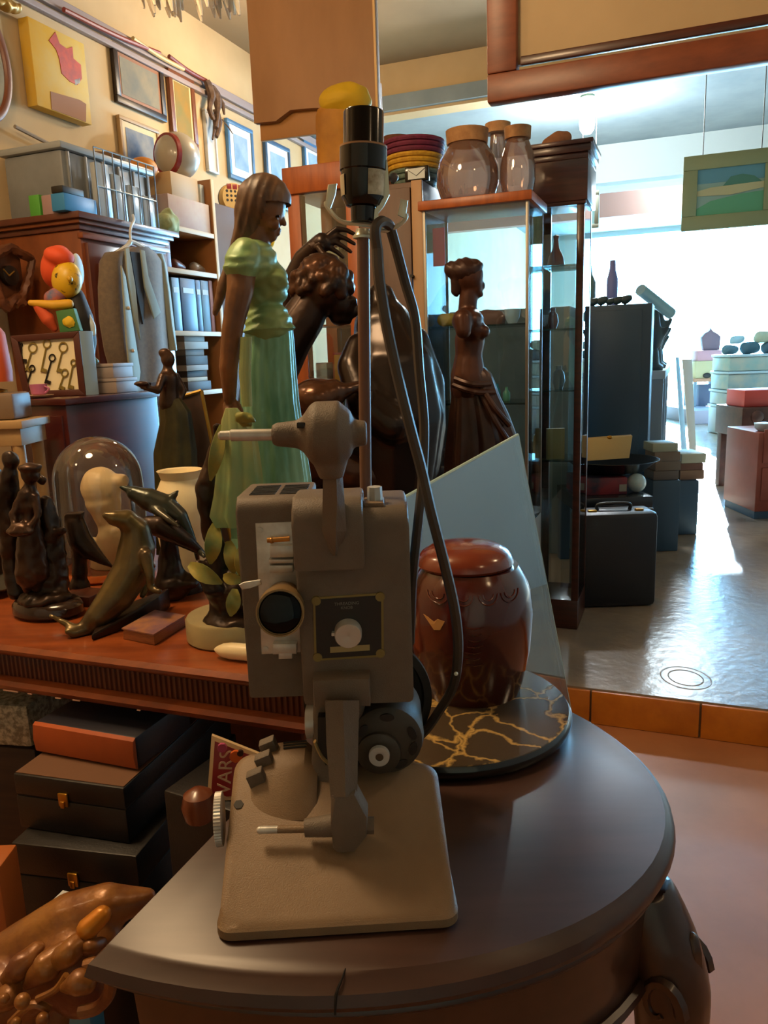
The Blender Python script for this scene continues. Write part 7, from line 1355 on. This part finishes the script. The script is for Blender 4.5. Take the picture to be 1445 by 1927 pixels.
# right-hand furniture
Yr = 5.6; fr_ = lambda px, py: PY(px, py, Yr)
a, b = fr_(1392, 860), fr_(1530, 860); zt = fr_(1392, 768).z; zb = fr_(1392, 824).z
dk = thing('carved_desk', 'dark carved wooden desk at the right edge under the red box', 'desk', V(((a.x + b.x) / 2, Yr + .2, zf)))
bm = B(); fbox(bm, V((a.x, Yr, 0)), V((b.x, Yr, 0)), .45, zb, zt, .006); part(dk, 'case', bm, mat('dark_carved_wood', '#38211d', 0.45, col2='#4a2d22', scale=20))
for x_ in (a.x + .05, b.x - .05):
    for y_ in (Yr + .05, Yr + .4): bm = B(); box(bm, V((x_, y_, (zb + zf) / 2)), V((.07, 0, 0)), V((0, .07, 0)), Z * (zb - zf), .006); part(dk, 'leg', bm, mat('dark_carved_wood', '', 0))
for px, py in ((1425, 785), (1440, 800)): bm = B(); ell(bm, PY(px, py, Yr - .005), .05, .02, .05); part(dk, 'rosette', fuse(bm, .012, 1), mat('dark_carved_wood', '', 0))
fb('red_box', 'plain red box on the dark carved desk at the right edge', 'box', 1400, 1500, 735, 766, mat('flat_red_card', '#b0413a', 0.5), .3, Yr + .05, zt + .0008)
Yq = 4.75; a, b = PY(1420, 950, Yq), PY(1560, 950, Yq); zt = PY(1420, 815, Yq).z
rc = thing('red_chest', 'red-brown chest at the right edge, nearer than the dark carved desk', 'chest', V(((a.x + b.x) / 2, Yq + .2, zf)))
bm = B(); fbox(bm, V((a.x, Yq, 0)), V((b.x, Yq, 0)), .45, zf + .05, zt, .006); part(rc, 'body', bm, mat('red_brown_chest_wood', '#8a4334', 0.4, col2='#783729', scale=4)); bm = B(); fbox(bm, V((a.x + .01, Yq + .02, 0)), V((b.x, Yq + .02, 0)), .42, zf + .0005, zf + .05); part(rc, 'plinth', bm, M_navy)
for z in (zf + .12, zf + .36): bm = B(); fbox(bm, V((a.x + .03, Yq - .01, 0)), V((b.x - .03, Yq - .01, 0)), .012, z, z + .21, .003); d_ = part(rc, 'drawer', bm, mat('red_brown_chest_wood', '', 0)); bm = B(); ell(bm, V((a.x + .16, Yq - .02, z + .1)), .02, .015, .02); part(d_, 'knob', bm, M_brass)
bm = B(); c = PY(1436, 810, Yq + .1); c.z = zt + .0006; lathe(bm, c.x, c.y, [(.03, c.z), (.05, c.z + .02), (.055, c.z + .05), (.02, c.z + .055)], 16); solo('white_pot', bm, mat('white_face', '', 0), 'small white pot on the red-brown chest at the right edge', 'pot', c)
bm = B(); c = PZ(1408, 925, zf); r_ = .10; turn(bm, V((c.x - .02, c.y, zf + r_ + .001)), (1, .2, 0), [(-.02, r_ * .9), (-.012, r_), (.012, r_), (.02, r_ * .9)], 24); solo('floor_disc', bm, mat('dull_red_disc', '#6f3a34', 0.5), 'dull red disc standing on edge by the red-brown chest', 'disc', V((c.x, c.y, zf)))
# ---- left of the aisle: suitcase, desk, bowl, cartons
a, b = PZ(1088, 1150, zf), PZ(1240, 1146, zf); a.y = b.y = 3.16; zt = PY(1160, 966, 3.16).z
sc_ = thing('black_suitcase', 'upright black leather suitcase at the front left of the raised floor', 'suitcase', V(((a.x + b.x) / 2, 3.24, zf)))
M_sc = mat('black_suitcase_hide', '#0c131f', 0.42, bump=.1, bscale=150)
bm = B(); fbox(bm, a, b, .16, zf + .0005, zt, .025); part(sc_, 'shell', bm, M_sc)
bm = B(); fbox(bm, a + V((-.002, .075, 0)), b + V((.002, .075, 0)), .012, zf + .002, zt + .002, .02); part(sc_, 'metal_rim', bm, mat('dull_steel_rim', '#55585a', 0.35, .7))
m_ = (a + b) / 2; bm = B(); tube(bm, [V((m_.x - .07, 3.24, zt)), V((m_.x - .06, 3.24, zt + .025)), V((m_.x + .06, 3.24, zt + .025)), V((m_.x + .07, 3.24, zt))], .008, n=8); part(sc_, 'handle', bm, M_sc)
for dx in (-.1, .1): bm = B(); box(bm, V((m_.x + dx, 3.21, zt + .003)), V((.035, 0, 0)), V((0, .02, 0)), Z * .01, .002); part(sc_, 'latch', bm, M_brass)
# low desk behind the suitcase with its lid
Yd = 3.62; a, b = PY(1085, 960, Yd), PY(1228, 960, Yd); zt = PY(1200, 935, Yd).z
ld = thing('low_dark_desk', 'low blue-black desk behind the upright suitcase', 'desk', V(((a.x + b.x) / 2, Yd + .2, zf)))
bm = B(); fbox(bm, V((a.x, Yd, 0)), V((b.x, Yd, 0)), .42, zt - .07, zt, .003); part(ld, 'top', bm, mat('blue_black_gloss', '#131a24', 0.25, coat=.3))
for x_ in (a.x + .03, b.x - .03):
    for y_ in (Yd + .03, Yd + .38): bm = B(); box(bm, V((x_, y_, (zt - .07 + zf) / 2)), V((.05, 0, 0)), V((0, .05, 0)), Z * (zt - .07 - zf)); part(ld, 'leg', bm, M_navy)
zt += .0006
def onld(name, label, cat, px0, px1, pyt, Y, dep, m, z0=None, bevel=.003):
    a, b = PY(px0, 920, Y), PY(px1, 920, Y); z0 = zt if z0 is None else z0; z1 = PY((px0 + px1) / 2, pyt, Y).z; bm = B(); fbox(bm, V((a.x, Y, 0)), V((b.x, Y, 0)), dep, z0, z1, bevel); return solo(name, bm, m, label, cat, V(((a.x + b.x) / 2, Y + dep / 2, z0))), z1
o, zr = onld('red_carton', 'long dark carton with a red patch on the low dark desk', 'box', 1086, 1180, 900, 3.70, .22, mat('dark_navy_card', '#231f33', 0.5, col2='#7a1f28', scale=4, sharp=(.5, .62)))
bm = B(); p = PY(1172, 918, 3.698); box(bm, p, V((.035, 0, 0)), V((0, .002, 0)), Z * .035); part(o, 'grey_label', bm, mat('grey_label', '#8a8a80', 0.5), smooth=False)
bm = B(); c = PY(1197, 922, 3.74); r_ = S(1197, 912, 3.74) * 18; ell(bm, V((c.x, 3.74, zt + r_)), r_, r_, r_, None, 24, 16); solo('glass_ball', bm, mat('pale_glass_ball', '#9fc4d0', 0.08, coat=1.0, col2='#d5e6e6', scale=20), 'pale glass ball on the low dark desk', 'ball', V((c.x, 3.74, zt)))
c = PY(1160, 890, 3.86); sB = S(1160, 880, 3.86); z0 = max(zr + .001, c.z); z1 = PY(1220, 862, 3.86).z
bm = B(); lathe(bm, c.x - .02, 3.86 + .02, [(sB * 40, z0), (sB * 60, z0 + .012), (sB * 82, z1 - .004), (sB * 86, z1), (sB * 83, z1), (sB * 58, z0 + .016), (0, z0 + .01)], 48)
solo('black_bowl', bm, mat('blue_black_gloss', '', 0), 'wide shiny black bowl on the dark red-patched carton', 'bowl', V((c.x - .02, 3.88, z0)))
a, b = PY(1100, 872, 3.82), PY(1186, 868, 3.84); zb0 = z0 + .018
bm = B(); q0 = PY(1098, 868, 3.80); q1 = PY(1184, 862, 3.82); q2 = PY(1190, 820, 3.88); q3 = PY(1104, 826, 3.86); dz_ = zb0 - min(q0.z, q1.z); q = [v + Z * max(dz_, 0) for v in (q0, q1, q2, q3)]
bo = thing('beige_box', 'beige box file propped in the wide black bowl', 'box', (q[0] + q[1]) / 2); prism(bm, q, V((.01, .06, .0)), .002); part(bo, 'cover', bm, mat('beige_board', '#b59a62', 0.6)); bm = B(); p = (q[2] + q[3]) / 2; ell(bm, p, .014, .01, .01); part(bo, 'clasp', bm, M_brass)
# cartons and dark bin by the aisle
a, b = PZ(1248, 1000, zf), PZ(1316, 1006, zf); a.y = b.y = 4.42; zt = PY(1285, 905, 4.42).z; a.x = PY(1262, 905, 4.42).x; b.x = PY(1316, 905, 4.42).x
bm = B(); fbox(bm, a, b, .25, zf + .0005, zt, .004); solo('square_bin', bm, M_navy, 'blue-black square bin under the paper stacks by the aisle', 'bin', V(((a.x + b.x) / 2, 4.57, zf)))
z_ = zt + .0008
def stack(px0, px1, Y, dep, items, z, grp):
    for i, (h, col, lb, e) in enumerate(items):
        a, b = PY(px0 + e, 880, Y), PY(px1 + e, 880, Y); bm = B(); fbox(bm, V((a.x, Y, 0)), V((b.x, Y, 0)), dep, z, z + h, .003); solo('paper_stack', bm, mat('paper_' + col[1:] + '_board', col, 0.7), lb, 'box', V(((a.x + b.x) / 2, Y + dep / 2, z)), grp); z += h + .0008
stack(1280, 1326, 4.45, .22, ((.055, '#8a6f5c', 'pinkish brown flat box directly on the blue-black bin', 0), (.04, '#74544a', 'dark brown flat box in the pile on the bin', -3), (.055, '#b9bfae', 'cream flat carton topping the pile on the bin', 2)), z_, 'flat boxes on the bin')
a, b = PY(1230, 905, 4.05), PY(1282, 905, 4.05); zs_ = PY(1250, 905, 4.05).z
bm = B(); fbox(bm, V((a.x, 4.06, 0)), V((b.x, 4.06, 0)), .17, zf + .0005, zs_, .004); solo('dark_crate', bm, M_navy, 'dark crate between the tall dark cabinet and the bin', 'crate', V(((a.x + b.x) / 2, 4.19, zf)))
stack(1228, 1276, 4.07, .15, ((.05, '#5f5a58', 'lowest grey ream in the pile beside the black bowl', 2), (.05, '#6f675f', 'second grey-brown ream in the pile beside the black bowl', 5), (.05, '#756a60', 'third brownish ream in the pile beside the black bowl', 3), (.045, '#9aa494', 'pale topmost ream in the pile beside the black bowl', -1)), zs_ + .0008, 'reams beside the bowl')
# worn oval mark on the raised floor, near its edge
c = PZ(1290, 1275, zf); bm = B()
for r0, r1, j in ((.075, .080, 0), (.052, .056, 1)):
    v0 = rng(bm, circ(c + Z * .0003, V((1, 0, 0)), V((0, 1, 0)), r0, r0 * 1.2, 40)); v1 = rng(bm, circ(c + Z * .0012, V((1, 0, 0)), V((0, 1, 0)), (r0 + r1) / 2, (r0 + r1) * .6, 40)); v2 = rng(bm, circ(c + Z * .0003, V((1, 0, 0)), V((0, 1, 0)), r1, r1 * 1.2, 40)); bridge(bm, v0, v1); bridge(bm, v1, v2); bridge(bm, v2, v0)
part(fl2, 'manhole_ring', bm, mat('worn_grey_ring', '#9a8d7c', 0.3), 'oval ring mark near the step')
